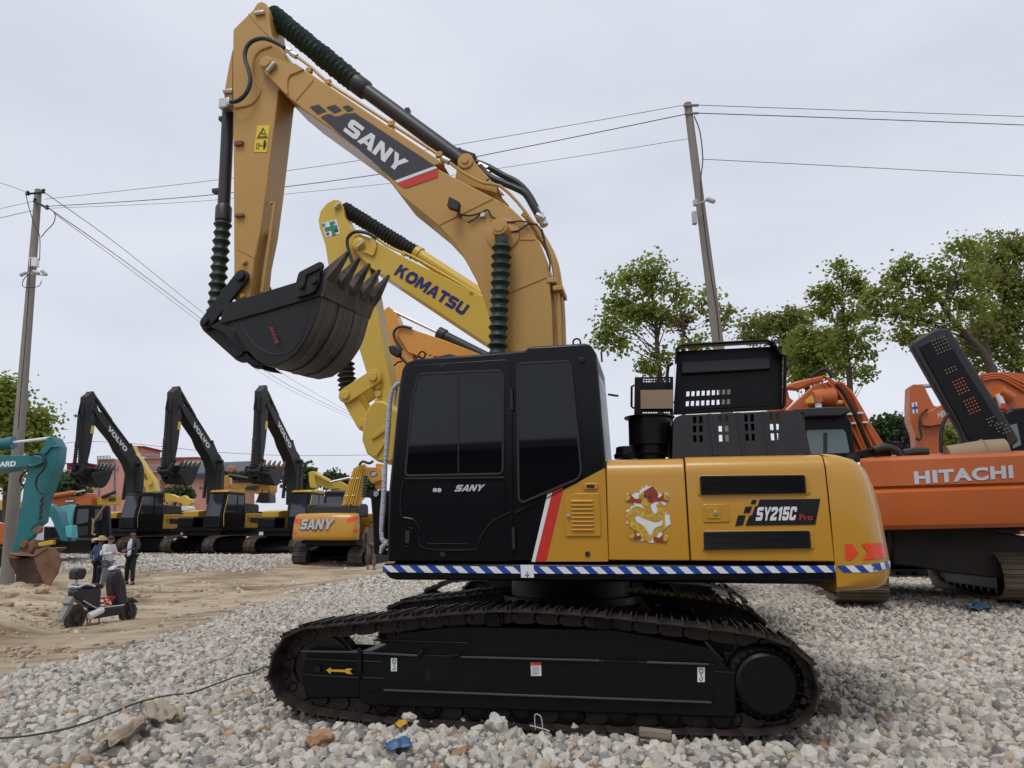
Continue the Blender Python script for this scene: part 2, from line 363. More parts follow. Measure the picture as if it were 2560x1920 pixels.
n4 = nn('ShaderNodeTexNoise'); n4.inputs['Scale'].default_value = 14; n4.inputs['Detail'].default_value = 9; n4.inputs['Roughness'].default_value = .7; L(mpn.outputs[0], n4.inputs[0])
bp = nn('ShaderNodeBump'); bp.inputs['Strength'].default_value = .9; bp.inputs['Distance'].default_value = .05; L(n4.outputs[0], bp.inputs['Height']); L(bp.outputs[0], p.inputs['Normal'])
gm.materials.append(M_ground)
ground = bpy.data.objects.new('ground', gm); COL.objects.link(ground); tag(ground, kind='structure')
# ---- loose stones: geometry nodes scatter of knobbly icospheres
M_stone = bpy.data.materials.new('crushed_limestone'); M_stone.use_nodes = True; t = M_stone.node_tree; p = t.nodes['Principled BSDF']; L = t.links.new
oi = nn('ShaderNodeObjectInfo'); rr = nn('ShaderNodeValToRGB'); rr.color_ramp.interpolation = 'LINEAR'
els = rr.color_ramp.elements; els[0].position = 0; els[0].color = (.20, .195, .19, 1); els[1].position = 1; els[1].color = (.36, .20, .12, 1)
for ps, c in ((.08, (.36, .345, .32)), (.3, (.50, .465, .41)), (.55, (.60, .555, .485)), (.80, (.70, .655, .585)), (.955, (.55, .48, .38)), (.99, (.44, .32, .21))):
    q = els.new(ps); q.color = (*c, 1)
L(oi.outputs['Random'], rr.inputs[0])
tcn = nn('ShaderNodeTexCoord'); ns = nn('ShaderNodeTexNoise'); ns.inputs['Scale'].default_value = 14; ns.inputs['Detail'].default_value = 8; ns.inputs['Roughness'].default_value = .65; L(tcn.outputs['Object'], ns.inputs[0])
rs = nn('ShaderNodeMapRange'); rs.inputs[1].default_value = .3; rs.inputs[2].default_value = .7; rs.inputs[3].default_value = .62; rs.inputs[4].default_value = 1.2; L(ns.outputs[0], rs.inputs[0])
ms = nn('ShaderNodeMix', data_type='RGBA', blend_type='MULTIPLY'); ms.inputs[0].default_value = 1; L(rr.outputs[0], ms.inputs[6]); L(rs.outputs[0], ms.inputs[7]); L(ms.outputs[2], p.inputs['Base Color'])
p.inputs['Roughness'].default_value = .92; p.inputs['Specular IOR Level'].default_value = .2
bp = nn('ShaderNodeBump'); bp.inputs['Strength'].default_value = .5; bp.inputs['Distance'].default_value = .02; L(ns.outputs[0], bp.inputs['Height']); L(bp.outputs[0], p.inputs['Normal'])
def scatter(name, region, cell, density, smin, smax, seed):
    """crushed stone lying on its own patch of ground, one geometry-nodes object"""
    x0, x1, y0, y1 = region; vs = []; at = []; nxx = int((x1-x0)/cell)+1; nyy = int((y1-y0)/cell)+1
    for j in range(nyy):
        for i in range(nxx):
            x = x0+i*cell; y = y0+j*cell; vs.append((x, y, gz(x, y)-.004))
            lim = .80*y+1.6
            w = gravel_w(x, y) if abs(x) < lim else 0
            if w < .5: w *= .35
            if y > 26.5 and x < -8: w *= .9
            at.append(max(w, .012 if abs(x) < lim else 0)*density)
    fs = [(j*nxx+i, j*nxx+i+1, (j+1)*nxx+i+1, (j+1)*nxx+i) for j in range(nyy-1) for i in range(nxx-1)
          if max(at[j*nxx+i], at[(j+1)*nxx+i+1]) > 0]
    me = bpy.data.meshes.new(name); me.from_pydata(vs, [], fs); me.update()
    a = me.attributes.new('dens', 'FLOAT', 'POINT'); a.data.foreach_set('value', at); me.materials.append(M_stone)
    o = bpy.data.objects.new(name, me); COL.objects.link(o); tag(o, kind='stuff')
    g = bpy.data.node_groups.new(name, 'GeometryNodeTree')
    g.interface.new_socket('Geometry', in_out='INPUT', socket_type='NodeSocketGeometry'); g.interface.new_socket('Geometry', in_out='OUTPUT', socket_type='NodeSocketGeometry')
    nd = g.nodes; LL = g.links.new; gi = nd.new('NodeGroupInput'); go = nd.new('NodeGroupOutput')
    dp = nd.new('GeometryNodeDistributePointsOnFaces'); dp.distribute_method = 'RANDOM'; dp.inputs['Seed'].default_value = seed
    na = nd.new('GeometryNodeInputNamedAttribute'); na.data_type = 'FLOAT'; na.inputs['Name'].default_value = 'dens'
    LL(gi.outputs[0], dp.inputs['Mesh']); LL(na.outputs['Attribute'], dp.inputs['Density'])
    gi2 = nd.new('GeometryNodeGeometryToInstance')
    for k in range(4):
        ic = nd.new('GeometryNodeMeshIcoSphere'); ic.inputs['Radius'].default_value = 1; ic.inputs['Subdivisions'].default_value = 2
        pos = nd.new('GeometryNodeInputPosition'); nz_ = nd.new('ShaderNodeTexNoise'); nz_.noise_dimensions = '4D'; nz_.inputs['W'].default_value = seed*3.1+k*7.7; nz_.inputs['Scale'].default_value = 1.3; nz_.inputs['Detail'].default_value = 2
        LL(pos.outputs[0], nz_.inputs['Vector'])
        # facets: push towards voronoi-like planes by snapping the noise colour
        vm = nd.new('ShaderNodeVectorMath'); vm.operation = 'SUBTRACT'; vm.inputs[1].default_value = (.5, .5, .5); LL(nz_.outputs['Color'], vm.inputs[0])
        vs_ = nd.new('ShaderNodeVectorMath'); vs_.operation = 'SCALE'; vs_.inputs['Scale'].default_value = 2.0; LL(vm.outputs[0], vs_.inputs[0])
        vo = nd.new('ShaderNodeTexVoronoi'); vo.voronoi_dimensions = '4D'; vo.inputs['W'].default_value = seed+k*3.3; vo.inputs['Scale'].default_value = 1.1; LL(pos.outputs[0], vo.inputs['Vector'])
        mu = nd.new('ShaderNodeMath'); mu.operation = 'MULTIPLY_ADD'; mu.inputs[1].default_value = -.75; mu.inputs[2].default_value = 1.25; LL(vo.outputs['Distance'], mu.inputs[0])
        sc = nd.new('ShaderNodeVectorMath'); sc.operation = 'SCALE'; LL(pos.outputs[0], sc.inputs[0]); LL(mu.outputs[0], sc.inputs['Scale'])
        ad = nd.new('ShaderNodeVectorMath'); ad.operation = 'ADD'; LL(sc.outputs[0], ad.inputs[0]); LL(vs_.outputs[0], ad.inputs[1])
        sp = nd.new('GeometryNodeSetPosition'); LL(ic.outputs['Mesh'], sp.inputs['Geometry']); LL(ad.outputs[0], sp.inputs['Position'])
        smt = nd.new('GeometryNodeSetMaterial'); smt.inputs['Material'].default_value = M_stone; ch = nd.new('GeometryNodeConvexHull'); LL(sp.outputs[0], ch.inputs[0]); sb = nd.new('GeometryNodeSubdivisionSurface'); sb.inputs['Level'].default_value = 0; [setattr(q_, 'default_value', .8) for q_ in sb.inputs if q_.name == 'Edge Crease']; LL(ch.outputs[0], sb.inputs[0]); LL(sb.outputs[0], smt.inputs['Geometry'])
        LL(smt.outputs[0], gi2.inputs[0])
    ip = nd.new('GeometryNodeInstanceOnPoints'); LL(dp.outputs['Points'], ip.inputs['Points']); LL(gi2.outputs[0], ip.inputs['Instance']); ip.inputs['Pick Instance'].default_value = True
    rv = nd.new('FunctionNodeRandomValue'); rv.data_type = 'FLOAT_VECTOR'; rv.inputs[0].default_value = (0, 0, 0); rv.inputs[1].default_value = (6.28, 6.28, 6.28); rv.inputs['Seed'].default_value = seed+5
    rot = nd.new('FunctionNodeEulerToRotation'); LL(rv.outputs[0], rot.inputs[0]); LL(rot.outputs[0], ip.inputs['Rotation'])
    r1_ = nd.new('FunctionNodeRandomValue'); r1_.data_type = 'FLOAT'; r1_.inputs['Seed'].default_value = seed+9
    pw = nd.new('ShaderNodeMath'); pw.operation = 'POWER'; pw.inputs[1].default_value = 2.2; LL(r1_.outputs[1], pw.inputs[0])
    mr = nd.new('ShaderNodeMapRange'); mr.inputs[3].default_value = smin; mr.inputs[4].default_value = smax; LL(pw.outputs[0], mr.inputs[0])
    r2_ = nd.new('FunctionNodeRandomValue'); r2_.data_type = 'FLOAT_VECTOR'; r2_.inputs[0].default_value = (.75, .65, .6); r2_.inputs[1].default_value = (1.25, 1.1, .95); r2_.inputs['Seed'].default_value = seed+13
    sm = nd.new('ShaderNodeVectorMath'); sm.operation = 'SCALE'; LL(r2_.outputs[0], sm.inputs[0]); LL(mr.outputs[0], sm.inputs['Scale']); LL(sm.outputs[0], ip.inputs['Scale'])
    LL(ip.outputs[0], go.inputs[0])
    mo = o.modifiers.new('scatter', 'NODES'); mo.node_group = g
    return o
scatter('gravel', (-10, 10, 2.6, 11), .1, 330, .022, .068, 1)
scatter('gravel', (-12, 17, 11, 20), .15, 260, .023, .06, 2)
scatter('gravel', (-24, 22, 20, 34), .3, 105, .035, .085, 3)
# ------------------------------------------------------------------ main excavator
random.seed(5)
MF = Frame('excavator', (0.55, 7.2, 0), -11, 'large gold and black crawler excavator in the foreground, arm raised, bucket curled', 'excavator')
# ---- undercarriage
PATH = [(-2.26, .30), (-2.25, .42), (-2.21, .56), (-2.13, .65), (-2.00, .715), (-1.75, .745), (-1.4, .785), (-1.0, .83), (-.6, .87), (-.35, .885), (-.1, .885), (.25, .87), (.6, .845), (1.0, .81), (1.35, .775), (1.6, .735), (1.77, .665), (1.87, .55), (1.91, .40), (1.90, .25), (1.81, .13), (1.65, .06), (1.4, .03), (.8, .015), (0, 0), (-.8, -.01), (-1.4, .0), (-1.8, .03), (-2.05, .075), (-2.18, .16)]
def resample(path, n):
    P = [Vector(p) for p in path]; L = [0]
    for i in range(len(P)): L.append(L[-1]+(P[(i+1) % len(P)]-P[i]).length)
    out = []
    for k in range(n):
        d = L[-1]*k/n; i = max(j for j in range(len(P)) if L[j] <= d)
        t = (d-L[i])/(L[i+1]-L[i]); out.append(P[i].lerp(P[(i+1) % len(P)], t))
    return out, L[-1]/n
def make_shoe(m, w=.6, pitch=.19):
    mb = MB(); h = w/2
    prof = [(-.5, 0), (-.44, .004), (-.43, .032), (-.38, .032), (-.37, .004), (-.05, .004), (-.04, .028), (.03, .028), (.04, .004), (.36, .004), (.37, .030), (.43, .030), (.44, .004), (.56, -.012), (.56, -.022), (.4, -.012), (-.5, -.012)]
    p = [(a*pitch, b) for a, b in prof]
    mb.poly(p, -h, h); return mb.mesh('track_shoe', m, 25)
def make_link(m, pitch=.19):
    mb = MB()
    for s in (-1, 1):
        pl = rnd([(-.62*pitch, -.085), (-.55*pitch, -.035), (-.2*pitch, -.013), (.45*pitch, -.013), (.62*pitch, -.05), (.5*pitch, -.105), (.2*pitch, -.115), (-.3*pitch, -.115)], .02, 2)
        mb.poly(pl, s*.105-.018, s*.105+.018)
        mb.disc((-.38*pitch, s*.128, -.068), .026, .012, 8); mb.disc((.2*pitch, s*.13, -.022), .012, .02, 6)
    mb.cyl((-.38*pitch, -.12, -.068), (-.38*pitch, .12, -.068), .022, n=8)
    return mb.mesh('track_link', m, 30)
def tracks(fr, M, n=49, ys=(-1.19, 1.19), shoes=True, path=PATH, w=.6, links=True, detail=True, dx=0, groups=('track', 'track')):
    pts, pitch = resample(path, n); sh = make_shoe(M['shoe'], w, pitch); lk = make_link(M['shoe'], pitch) if links else None
    for yc, nm in zip(ys, groups):
        e = bpy.data.objects.new(nm, None); COL.objects.link(e); e.parent = fr.root if isinstance(fr, Frame) else fr; e.location = (dx[0], 0, dx[1]) if isinstance(dx, tuple) else (dx, 0, 0)
        for i in range(n):
            a = pts[i]; b = pts[(i+1) % n]; z = pts[i-1]; tan = (b-z).normalized(); c = (a+b)/2; tan = (b-a).normalized()
            nrm = Vector((-tan.y, tan.x)) # outward for clockwise path starting left going up
            c = c-nrm*.028
            Mx = Matrix(((tan.x, 0, nrm.x, c.x), (0, 1, 0, yc), (tan.y, 0, nrm.y, c.y), (0, 0, 0, 1)))
            put('track_shoe', sh, e, Mx)
            if links: put('track_link', lk, e, Mx)
        # frame, idler, sprocket, rollers
        s = -1 if yc < 0 else 1
        mb = MB(); yo = yc+s*.21; yi = yc-s*.21
        mb.poly([(-1.42, .12), (1.32, .15), (1.34, .46), (-1.5, .52), (-1.5, .16)], min(yo, yi), max(yo, yi))
        mb.poly([(-1.46, .50), (-1.30, .57), (-1.20, .66), (-.75, .72), (.5, .72), (1.15, .62), (1.32, .44)], yc-.19, yc+.19)
        mb.build('track_frame', M['frame'], e, .012)
        mb = MB(); mb.poly([(-2.0, .32), (-1.95, .52), (-1.5, .515), (-1.5, .17), (-1.95, .15)], yc+s*.13, yc+s*.19); mb.poly([(-2.0, .32), (-1.95, .52), (-1.5, .515), (-1.5, .17), (-1.95, .15)], yc-s*.19, yc-s*.13)
        mb.build('idler_yoke', M['frame'], e, .01)
        mb = MB(); mb.disc((-1.87, yc, .385), .265, .12, 28); mb.disc((-1.87, yc, .385), .235, .2, 28); mb.disc((-1.87, yc, .385), .08, .26, 16); mb.build('idler_wheel', M['shoe'], e, .006)
        mb = MB(); tp = []
        for k in range(21*2):
            an = 2*math.pi*k/42; rr_ = .325 if k % 2 else .275; tp.append((1.54+rr_*math.cos(an), .385+rr_*math.sin(an)))
        mb.poly(tp, yc-.04, yc+.04); mb.build('drive_sprocket', M['shoe'], e)
        mb = MB(); mb.lathe((1.54, yc+s*.03, .385), (1.54, yc+s*.245, .385), [(0, .27), (.45, .268), (.55, .245), (.6, .215), (.93, .21), (1, .19)], 32)
        mb.build('final_drive_cover', M['frame'], e)
        if detail:
            for k in range(24):
                an = 2*math.pi*k/24; mb = MB(); mb.lathe((1.54+.232*math.cos(an), yc+s*.14, .385+.232*math.sin(an)), (1.54+.232*math.cos(an), yc+s*.175, .385+.232*math.sin(an)), [(0, .012), (1, .012)], 6)
                mb.build('cover_bolt', M['frame'], e)

        for rx in (-.42, .42):
            mb = MB(); mb.disc((rx-.02, yc, .775), .075, .34, 18); mb.disc((rx-.02, yc+s*.175, .775), .055, .03, 18); mb.bx(rx-.06, rx+.02, yc-.03, yc+.03, .6, .76); mb.build('carrier_roller', M['frame'], e, .004)
        for k in range(8):
            rx = -1.3+k*.36; mb = MB(); mb.lathe((rx, yc-.2, .135), (rx, yc+.2, .135), [(0, .06), (.06, .06), (.07, .095), (.2, .095), (.25, .075), (.75, .075), (.8, .095), (.93, .095), (.94, .06), (1, .06)], 14); mb.build('bottom_roller', M['frame'], e)
    mb = MB()
    mb.poly([(-1.0, .35), (1.0, .35), (.62, .80), (-.62, .80)], -.98, .98)
    mb.build('cross_frame', M['frame'], fr, .03)
    mb = MB(); mb.lathe((0, 0, .78), (0, 0, 1.06), [(0, .62), (.3, .62), (.3, .55), (1, .55)], 32); mb.build('slew_ring', M['frame'], fr)
MU = dict(shoe=M_track, frame=M_under)
tracks(MF, MU)
def mp_(a, b, sc, ox, oy): return (ox+a/sc, oy+b/sc)
def c6(a, b): return (640+a/2.989, 1430+b/2.989)
def c7(a, b): return (1340+a/2.836, 1430+b/2.836)
tr0 = [o for o in MF.root.children if o.name.startswith('track')][0]
# raised box panel of the near track frame with ledges, rails and stickers
YF = -1.405
mb = MB(); mb.poly(MF.P([c6(800, 605), c7(1265, 650), c7(1262, 925), c6(955, 885), c6(800, 905)], YF), YF, YF+.02); mb.build('side_plate', M_under, tr0, .006)
mb = MB()
for a, b in ((c6(335, 592), c6(770, 600)), (c6(800, 603), c6(1210, 625)), (c6(1530, 635), c7(450, 628)), (c7(785, 640), c7(1225, 655)), (c6(955, 882), c7(1245, 925))):
    p0 = MF.U(*a, YF-.012); p1 = MF.U(*b, YF-.012); mb.bx(p0.x, p1.x, YF-.022, YF, 0, .001); 
    v = mb.v[-8:]; 
    for q in range(8):
        x, y, z = mb.v[-8+q]; tt = (x-p0.x)/(p1.x-p0.x); mb.v[-8+q] = (x, y, p0.z+(p1.z-p0.z)*tt+(.007 if z > .0005 else -.007))
mb.build('ledge', mat('ledge_sky_sheen', (.045, .045, .058), .5, var=.3, vscale=12), tr0, .003)  # sky reflected on the ledge tops, painted in as a lighter bluish tone
mb = MB()
for a, b in ((c6(360, 650), c6(765, 668)), (c6(350, 768), c6(765, 792)), (c6(800, 668), c6(950, 675)), (c6(800, 792), c6(960, 797)), (c6(880, 510), c6(1590, 532))):
    mb.tube([MF.U(*a, YF-.004), MF.U(*b, YF-.004)], .006, 6)
mb.tube([MF.U(*c6(772, 570), YF-.012), MF.U(*c6(775, 760), YF-.012)], .016, 6)
mb.tube([MF.U(*c6(p, q), YF-.02) for p, q in ((1212, 625), (1225, 603), (1250, 592))], .012, 6); mb.tube([MF.U(*c6(p, q), YF-.02) for p, q in ((1465, 630), (1510, 622), (1530, 602))], .012, 6)
for k in range(9): 
    q = MF.U(1358+0, 1600, YF); c = MF.U(*c7(490+k*27, 632), YF-.01); mb.disc(c, .009, .02, 6)
mb.build('weld_rails', M_under, tr0)
mb = MB()
p0 = MF.P([c6(1266, 722), c6(1310, 722), c6(1310, 815), c6(1266, 815)], YF); mb.poly(rnd(p0, .02), YF-.003, YF-.001); p0 = MF.P([c6(430, 700), c6(482, 700), c6(480, 748), c6(430, 748)], YF); mb.poly(rnd(p0, .02), YF-.003, YF-.001); mb.build('access_hole', flatc('hole_black', (.001, .001, .001), .9), tr0)
decal(MF, [c6(525, 733), c6(560, 712), c6(560, 727), c6(665, 730), c6(680, 720), c6(722, 722), c6(700, 740), c6(722, 763), c6(680, 760), c6(665, 748), c6(560, 744), c6(558, 762)], YF-.004, flatc('arrow_yellow', (.62, .36, .02)), tr0, 'arrow_sticker', th=.002)
def hook_sticker(fr, x0, y0, x1, y1, yl):
    s = decal(fr, [(x0, y0), (x1, y0), (x1, y1), (x0, y1)], yl, M_white, tr0, 'hook_sticker', th=.002)
    w, h = x1-x0, y1-y0; mb = MB()
    cx = (x0+x1)/2
    ringp = [(cx+w*.25*math.cos(a), y0+h*.24+h*.16*math.sin(a)) for a in [2*math.pi*i/14 for i in range(15)]]
    mb.tube([fr.U(a, b, yl-.004) for a, b in ringp], .0035, 5)
    mb.tube([fr.U(a, b, yl-.004) for a, b in ((cx, y0+h*.40), (cx, y0+h*.6), (cx+w*.22, y0+h*.72), (cx+w*.15, y0+h*.87), (cx-w*.12, y0+h*.88), (cx-w*.22, y0+h*.76))], .003, 5)
    mb.build('hook_symbol', M_lgreen, tr0)
hook_sticker(MF, 977.5, 1645, 992.5, 1678, YF-.004); hook_sticker(MF, 1743.5, 1668, 1762, 1705, YF-.004)
decal(MF, [c6(2052, 674), c6(2130, 674), c6(2133, 776), c6(2056, 776)], YF-.003, M_white, tr0, 'warning_sticker', th=.002)
decal(MF, [c6(2052, 674), c6(2130, 674), c6(2131, 697), c6(2053, 697)], YF-.0055, M_orange, tr0, 'sticker_header', th=.002)
text(MF, 'WARNING', c6(2064, 693), (22*.95, .2), (0, -5), YF-.008, M_navy, tr0, 'lettering', .0)
mb = MB()
for k in range(7):
    y = 708+k*9.5; mb.poly(MF.P([c6(2062, y), c6(2062+random.uniform(45, 62), y), c6(2110, y+2.6), c6(2062, y+2.6)], YF-.005), YF-.006, YF-.005)
mb.build('printed_lines', M_navy, tr0)
# ---- deck and skirt
YD = -1.38
mb = MB(); sk = MF.P([(957, 1409), (2089, 1413), (2089, 1453), (990, 1450), (972, 1445), (960, 1432)], YD); mb.poly(sk, YD, YD+.10); mb.build('side_skirt', M_cab, MF, .02, 3)
mb = MB(); mb.bx(-1.30, 2.0, YD+.1, 1.30, 1.06, 1.20); mb.bx(-1.5, .9, -.36, .36, 1.07, 1.5); mb.build('deck', M_blk, MF, .02)
def tape(fr, name, xs, top, bot, yl, step, skew, parent):
    """blue and white barrier tape; top/bot give y for a pixel x"""
    e = MB(); e2 = MB(); x = xs[0]; k = 0
    while x < xs[1]-1:
        xa = x; xb = min(x+step, xs[1]+99)
        q = [(xa, top(xa)), (xb, top(xb)), (xb+skew, bot(xb)), (xa+skew, bot(xa))]
        q = [(max(xs[0], min(xs[1], a)), b) for a, b in q]
        (e if k % 2 else e2).poly(fr.P(q, yl), yl-.002, yl); x += step; k += 1
    q = [(xs[0], top(xs[0])), (xs[0]+skew, bot(xs[0])), (xs[0], bot(xs[0]))]; e.poly(fr.P(q, yl), yl-.002, yl)
    e.build('blue_tape_stripes', M_blue, parent); e2.build('white_tape_stripes', M_white, parent)
tape(MF, 'tape', (957, 2088), lambda x: 1413.5+3.5*math.sin((x-957)/1131*math.pi), lambda x: 1430.5+4*math.sin((x-957)/1131*math.pi), YD-.002, 21.7, 19, MF)
decal(MF, [(1301, 1412), (1334, 1412), (1335, 1444), (1303, 1444)], YD-.006, M_white, MF, 'paper_label', th=.002)
text(MF, '↓', (1312, 1443), (12, 0), (0, -14), YD-.010, M_blue, MF, 'arrow_mark', .02)
# ---- house panels
YP = -1.36
def house_profile(x0, x1, m, name, ztop=None, inner=-.35):
    zt = ztop or 2.0
    prof = [(YP, 1.225), (YP, 1.86), (YP+.012, 1.92), (YP+.04, 1.965), (YP+.085, 1.99), (YP+.14, 2.0), (inner, 2.03), (inner, 1.225)]
    prof = [(a, b+(zt-2.0)*(1 if b > 1.5 else 0)) for a, b in prof]
    A = [(x0[0] if b < 1.6 else x0[1], a, b) for a, b in prof]; B = [(x1[0] if b < 1.6 else x1[1], a, b) for a, b in prof]
    mb = MB(); mb.loft(B, A); return mb.build(name, m, MF, .008, 2)
def lx(px, py): return MF.U(px, py, YP).x
sp1 = house_profile((lx(1521, 1400), lx(1515, 1160)), (lx(1724.5, 1400), lx(1710, 1160)), M_body, 'side_panel')
sp2 = house_profile((lx(1727.5, 1400), lx(1713.5, 1160)), (lx(2087, 1400), lx(2061, 1160)), M_body, 'side_panel', 2.01)
mb = MB(); mb.bx(-.2, 2.1, -.6, 1.3, 1.2, 1.97); mb.build('engine_bay', M_blk, MF)
mb = MB(); mb.bx(-.3, 2.05, 1.3, 1.36, 1.22, 1.99); mb.bx(-.3, 2.05, .35, 1.3, 1.97, 2.02); mb.build('far_side_panel', M_body, MF, .01)
# vents
def c5(a, b): return (1500+a/2.592, 840+b/2.592)
def c4(a, b): return (920+a/2.592, 840+b/2.592)
for (x0, y0, x1, y1), (fx0, fy0, fx1, fy1) in (((645, 908, 1337, 1028), (625, 905, 1375, 1042)), ((668, 1268, 1368, 1384), (650, 1262, 1400, 1398))):
    A = MF.P([c5(fx0+14, y0-6), c5(fx1-30, y0-12), c5(fx1-8, fy1-14), c5(fx0+6, fy1-4)], YP); mb = MB(); mb.poly(rnd(A, .03), YP-.010, YP+.01); fo = mb.build('vent_surround', M_body, sp2, .006)
    A = MF.P([c5(x0, y0), c5(x1-10, y0-6), c5(x1, y1-8), c5(x0+5, y1+3)], YP); mb = MB(); mb.poly(rnd(A, .012), YP-.016, YP-.002); g = mb.build('vent_grille', M_rubber, sp2, .004)
    mb = MB(); ns_ = 15
    for k in range(ns_):
        t_ = (k+.7)/(ns_+.6); a = Vector(A[0]).lerp(Vector(A[3]), t_); b = Vector(A[1]).lerp(Vector(A[2]), t_)
        mb.add([(a.x+.012, YP-.016, a.y+.008), (b.x-.012, YP-.016, b.y+.008), (b.x-.012, YP-.024, b.y-.002), (a.x+.012, YP-.024, a.y-.002), (a.x+.012, YP-.016, a.y-.003), (b.x-.012, YP-.016, b.y-.003)], [(0, 3, 2, 1), (3, 4, 5, 2)])
    mb.build('louvre_slats', M_cab, g)
# latch
A = MF.P([c5(663, 1090), c5(830, 1088), c5(842, 1205), c5(670, 1210)], YP); mb = MB(); mb.poly(rnd(A, .02), YP-.008, YP+.01); lt = mb.build('latch_plate', M_body, sp2, .005)
A = MF.P([c5(688, 1112), c5(775, 1111), c5(779, 1182), c5(692, 1183)], YP); mb = MB(); mb.poly(rnd(A, .008), YP-.014, YP-.006); mb.build('latch_handle', M_body, sp2, .003)
q = MF.U(*c5(750, 1147), YP-.012); mb = MB(); mb.disc(q, .017, .02, 14); mb.build('key_lock', M_steel, sp2, .003)
# badge
M_badge = flatc('badge_black', (.007, .007, .009), .35)
decal(MF, [c5(1035, 1060), c5(1427, 1055), c5(1395, 1222), c5(942, 1228), c5(968, 1165), c5(985, 1160), c5(1005, 1105), c5(1022, 1100)], YP-.003, M_badge, sp2, 'model_badge', th=.002)
for q in (((985, 1063), (1016, 1062), (1006, 1088), (976, 1090)), ((942, 1106), (985, 1104), (971, 1146), (930, 1148)), ((895, 1162), (944, 1161), (926, 1226), (876, 1230))): decal(MF, [c5(*a) for a in q], YP-.003, M_badge, sp2, 'badge_square', th=.002)
sany(MF, c5(1008, 1197), (101, -1.4), (5.5, -34), YP-.006, M_white, sp2, word='SY215C', gap=.07, th=.002)
text(MF, 'Pro', c5(1293, 1194), (32.5, -.2), (0, -15), YP-.007, flatc('badge_red', (.62, .03, .03)), sp2, 'lettering', .0)
# dragon sticker: white vinyl outline, golden coiled body, four clawed feet, head with mane
def dg(a, b): return (1540+a/8.294, 1180+b/8.294)
dr = decal(MF, [dg(*p) for p in ((190, 520), (240, 440), (290, 450), (330, 480), (400, 430), (500, 430), (480, 370), (530, 370), (550, 300), (590, 350), (620, 260), (670, 310), (740, 290), (830, 340), (850, 390), (950, 470), (1010, 420), (1080, 450), (1105, 520), (1080, 600), (1020, 600), (960, 590), (1050, 660), (1000, 700), (1045, 800), (1050, 890), (1110, 880), (1120, 1000), (1135, 1080), (1040, 1140), (1000, 1210), (930, 1260), (1000, 1310), (1060, 1310), (1080, 1370), (1040, 1460), (980, 1450), (960, 1380), (880, 1380), (800, 1460), (700, 1470), (600, 1410), (510, 1440), (420, 1410), (330, 1410), (280, 1340), (290, 1270), (350, 1270), (390, 1350), (440, 1340), (430, 1280), (490, 1240), (400, 1190), (300, 1140), (270, 1070), (205, 1070), (240, 960), (205, 930), (245, 850), (200, 800), (300, 760), (310, 710), (390, 700), (340, 570), (280, 570), (240, 620), (200, 590))], YP-.003, M_white, sp1, 'dragon_sticker', th=.002)
M_gold = mat('gold_scale_print', (.62, .33, .04), .4, var=.95, vscale=48); M_dkred = mat('dark_red_print', (.28, .04, .015), .4, var=.6, vscale=30)
yd_ = YP-.0065
def strip(pts, rs, m, name, dy=0):
    mb = MB(); P_ = [MF.U(*dg(*p), yd_-dy) for p in pts]; Q = []
    for i in range(len(P_)-1):
        a, b2, c, d = P_[max(i-1, 0)], P_[i], P_[i+1], P_[min(i+2, len(P_)-1)]
        for k in range(5):
            t_ = k/5; Q.append((.5*((2*b2)+(c-a)*t_+(2*a-5*b2+4*c-d)*t_*t_+(3*b2-a-3*c+d)*t_**3), rs[i]+(rs[i+1]-rs[i])*t_))
    Q.append((P_[-1], rs[-1])); L_ = []; R_ = []
    for i, (q, r_) in enumerate(Q):
        d = (Q[min(i+1, len(Q)-1)][0]-Q[max(i-1, 0)][0]).normalized(); n_ = Vector((-d.z, 0, d.x)); L_.append(q+n_*r_); R_.append(q-n_*r_)
    k = len(Q); mb.add(L_+R_, [(i, i+1, k+i+1, k+i) for i in range(k-1)]); mb.build(name, m, sp1, sharp=0)
strip([(640, 640), (700, 880), (810, 950), (920, 900), (945, 760), (870, 650)], [.02, .030, .032, .032, .032, .02], M_gold, 'dragon_coil')
strip([(820, 960), (620, 880), (430, 800), (310, 920), (370, 1090), (520, 1180), (600, 1320), (740, 1390)], [.025, .034, .034, .032, .031, .031, .032, .02], M_gold, 'dragon_coil', .001)
strip([(540, 430), (610, 560), (640, 720)], [.025, .06, .02], M_gold, 'dragon_head', .002)
strip([(660, 350), (730, 480), (720, 640)], [.04, .055, .015], M_dkred, 'dragon_mane', .0025)
strip([(760, 1370), (850, 1200), (970, 1150), (1000, 940)], [.018, .02, .018, .003], M_gold, 'dragon_tail', .002)
for a, b in (((520, 600), (240, 520)), ((800, 560), (1040, 510)), ((520, 1360), (330, 1310)), ((780, 1380), (1020, 1370))):
    mid = ((a[0]+b[0])/2, (a[1]+b[1])/2+30); strip([a, mid, b], [.018, .014, .035], M_dkred, 'dragon_leg', .003); strip([(b[0]-30, b[1]-50), (b[0], b[1]), (b[0]-10, b[1]+70)], [.006, .022, .006], M_gold, 'dragon_claw', .0035)
mb = MB(); 
for a, b in ((600, 500), (700, 510)): mb.disc(MF.U(*dg(a, b), yd_-.005), .010, .002, 10)
mb.build('dragon_eyes', M_navy, sp1)
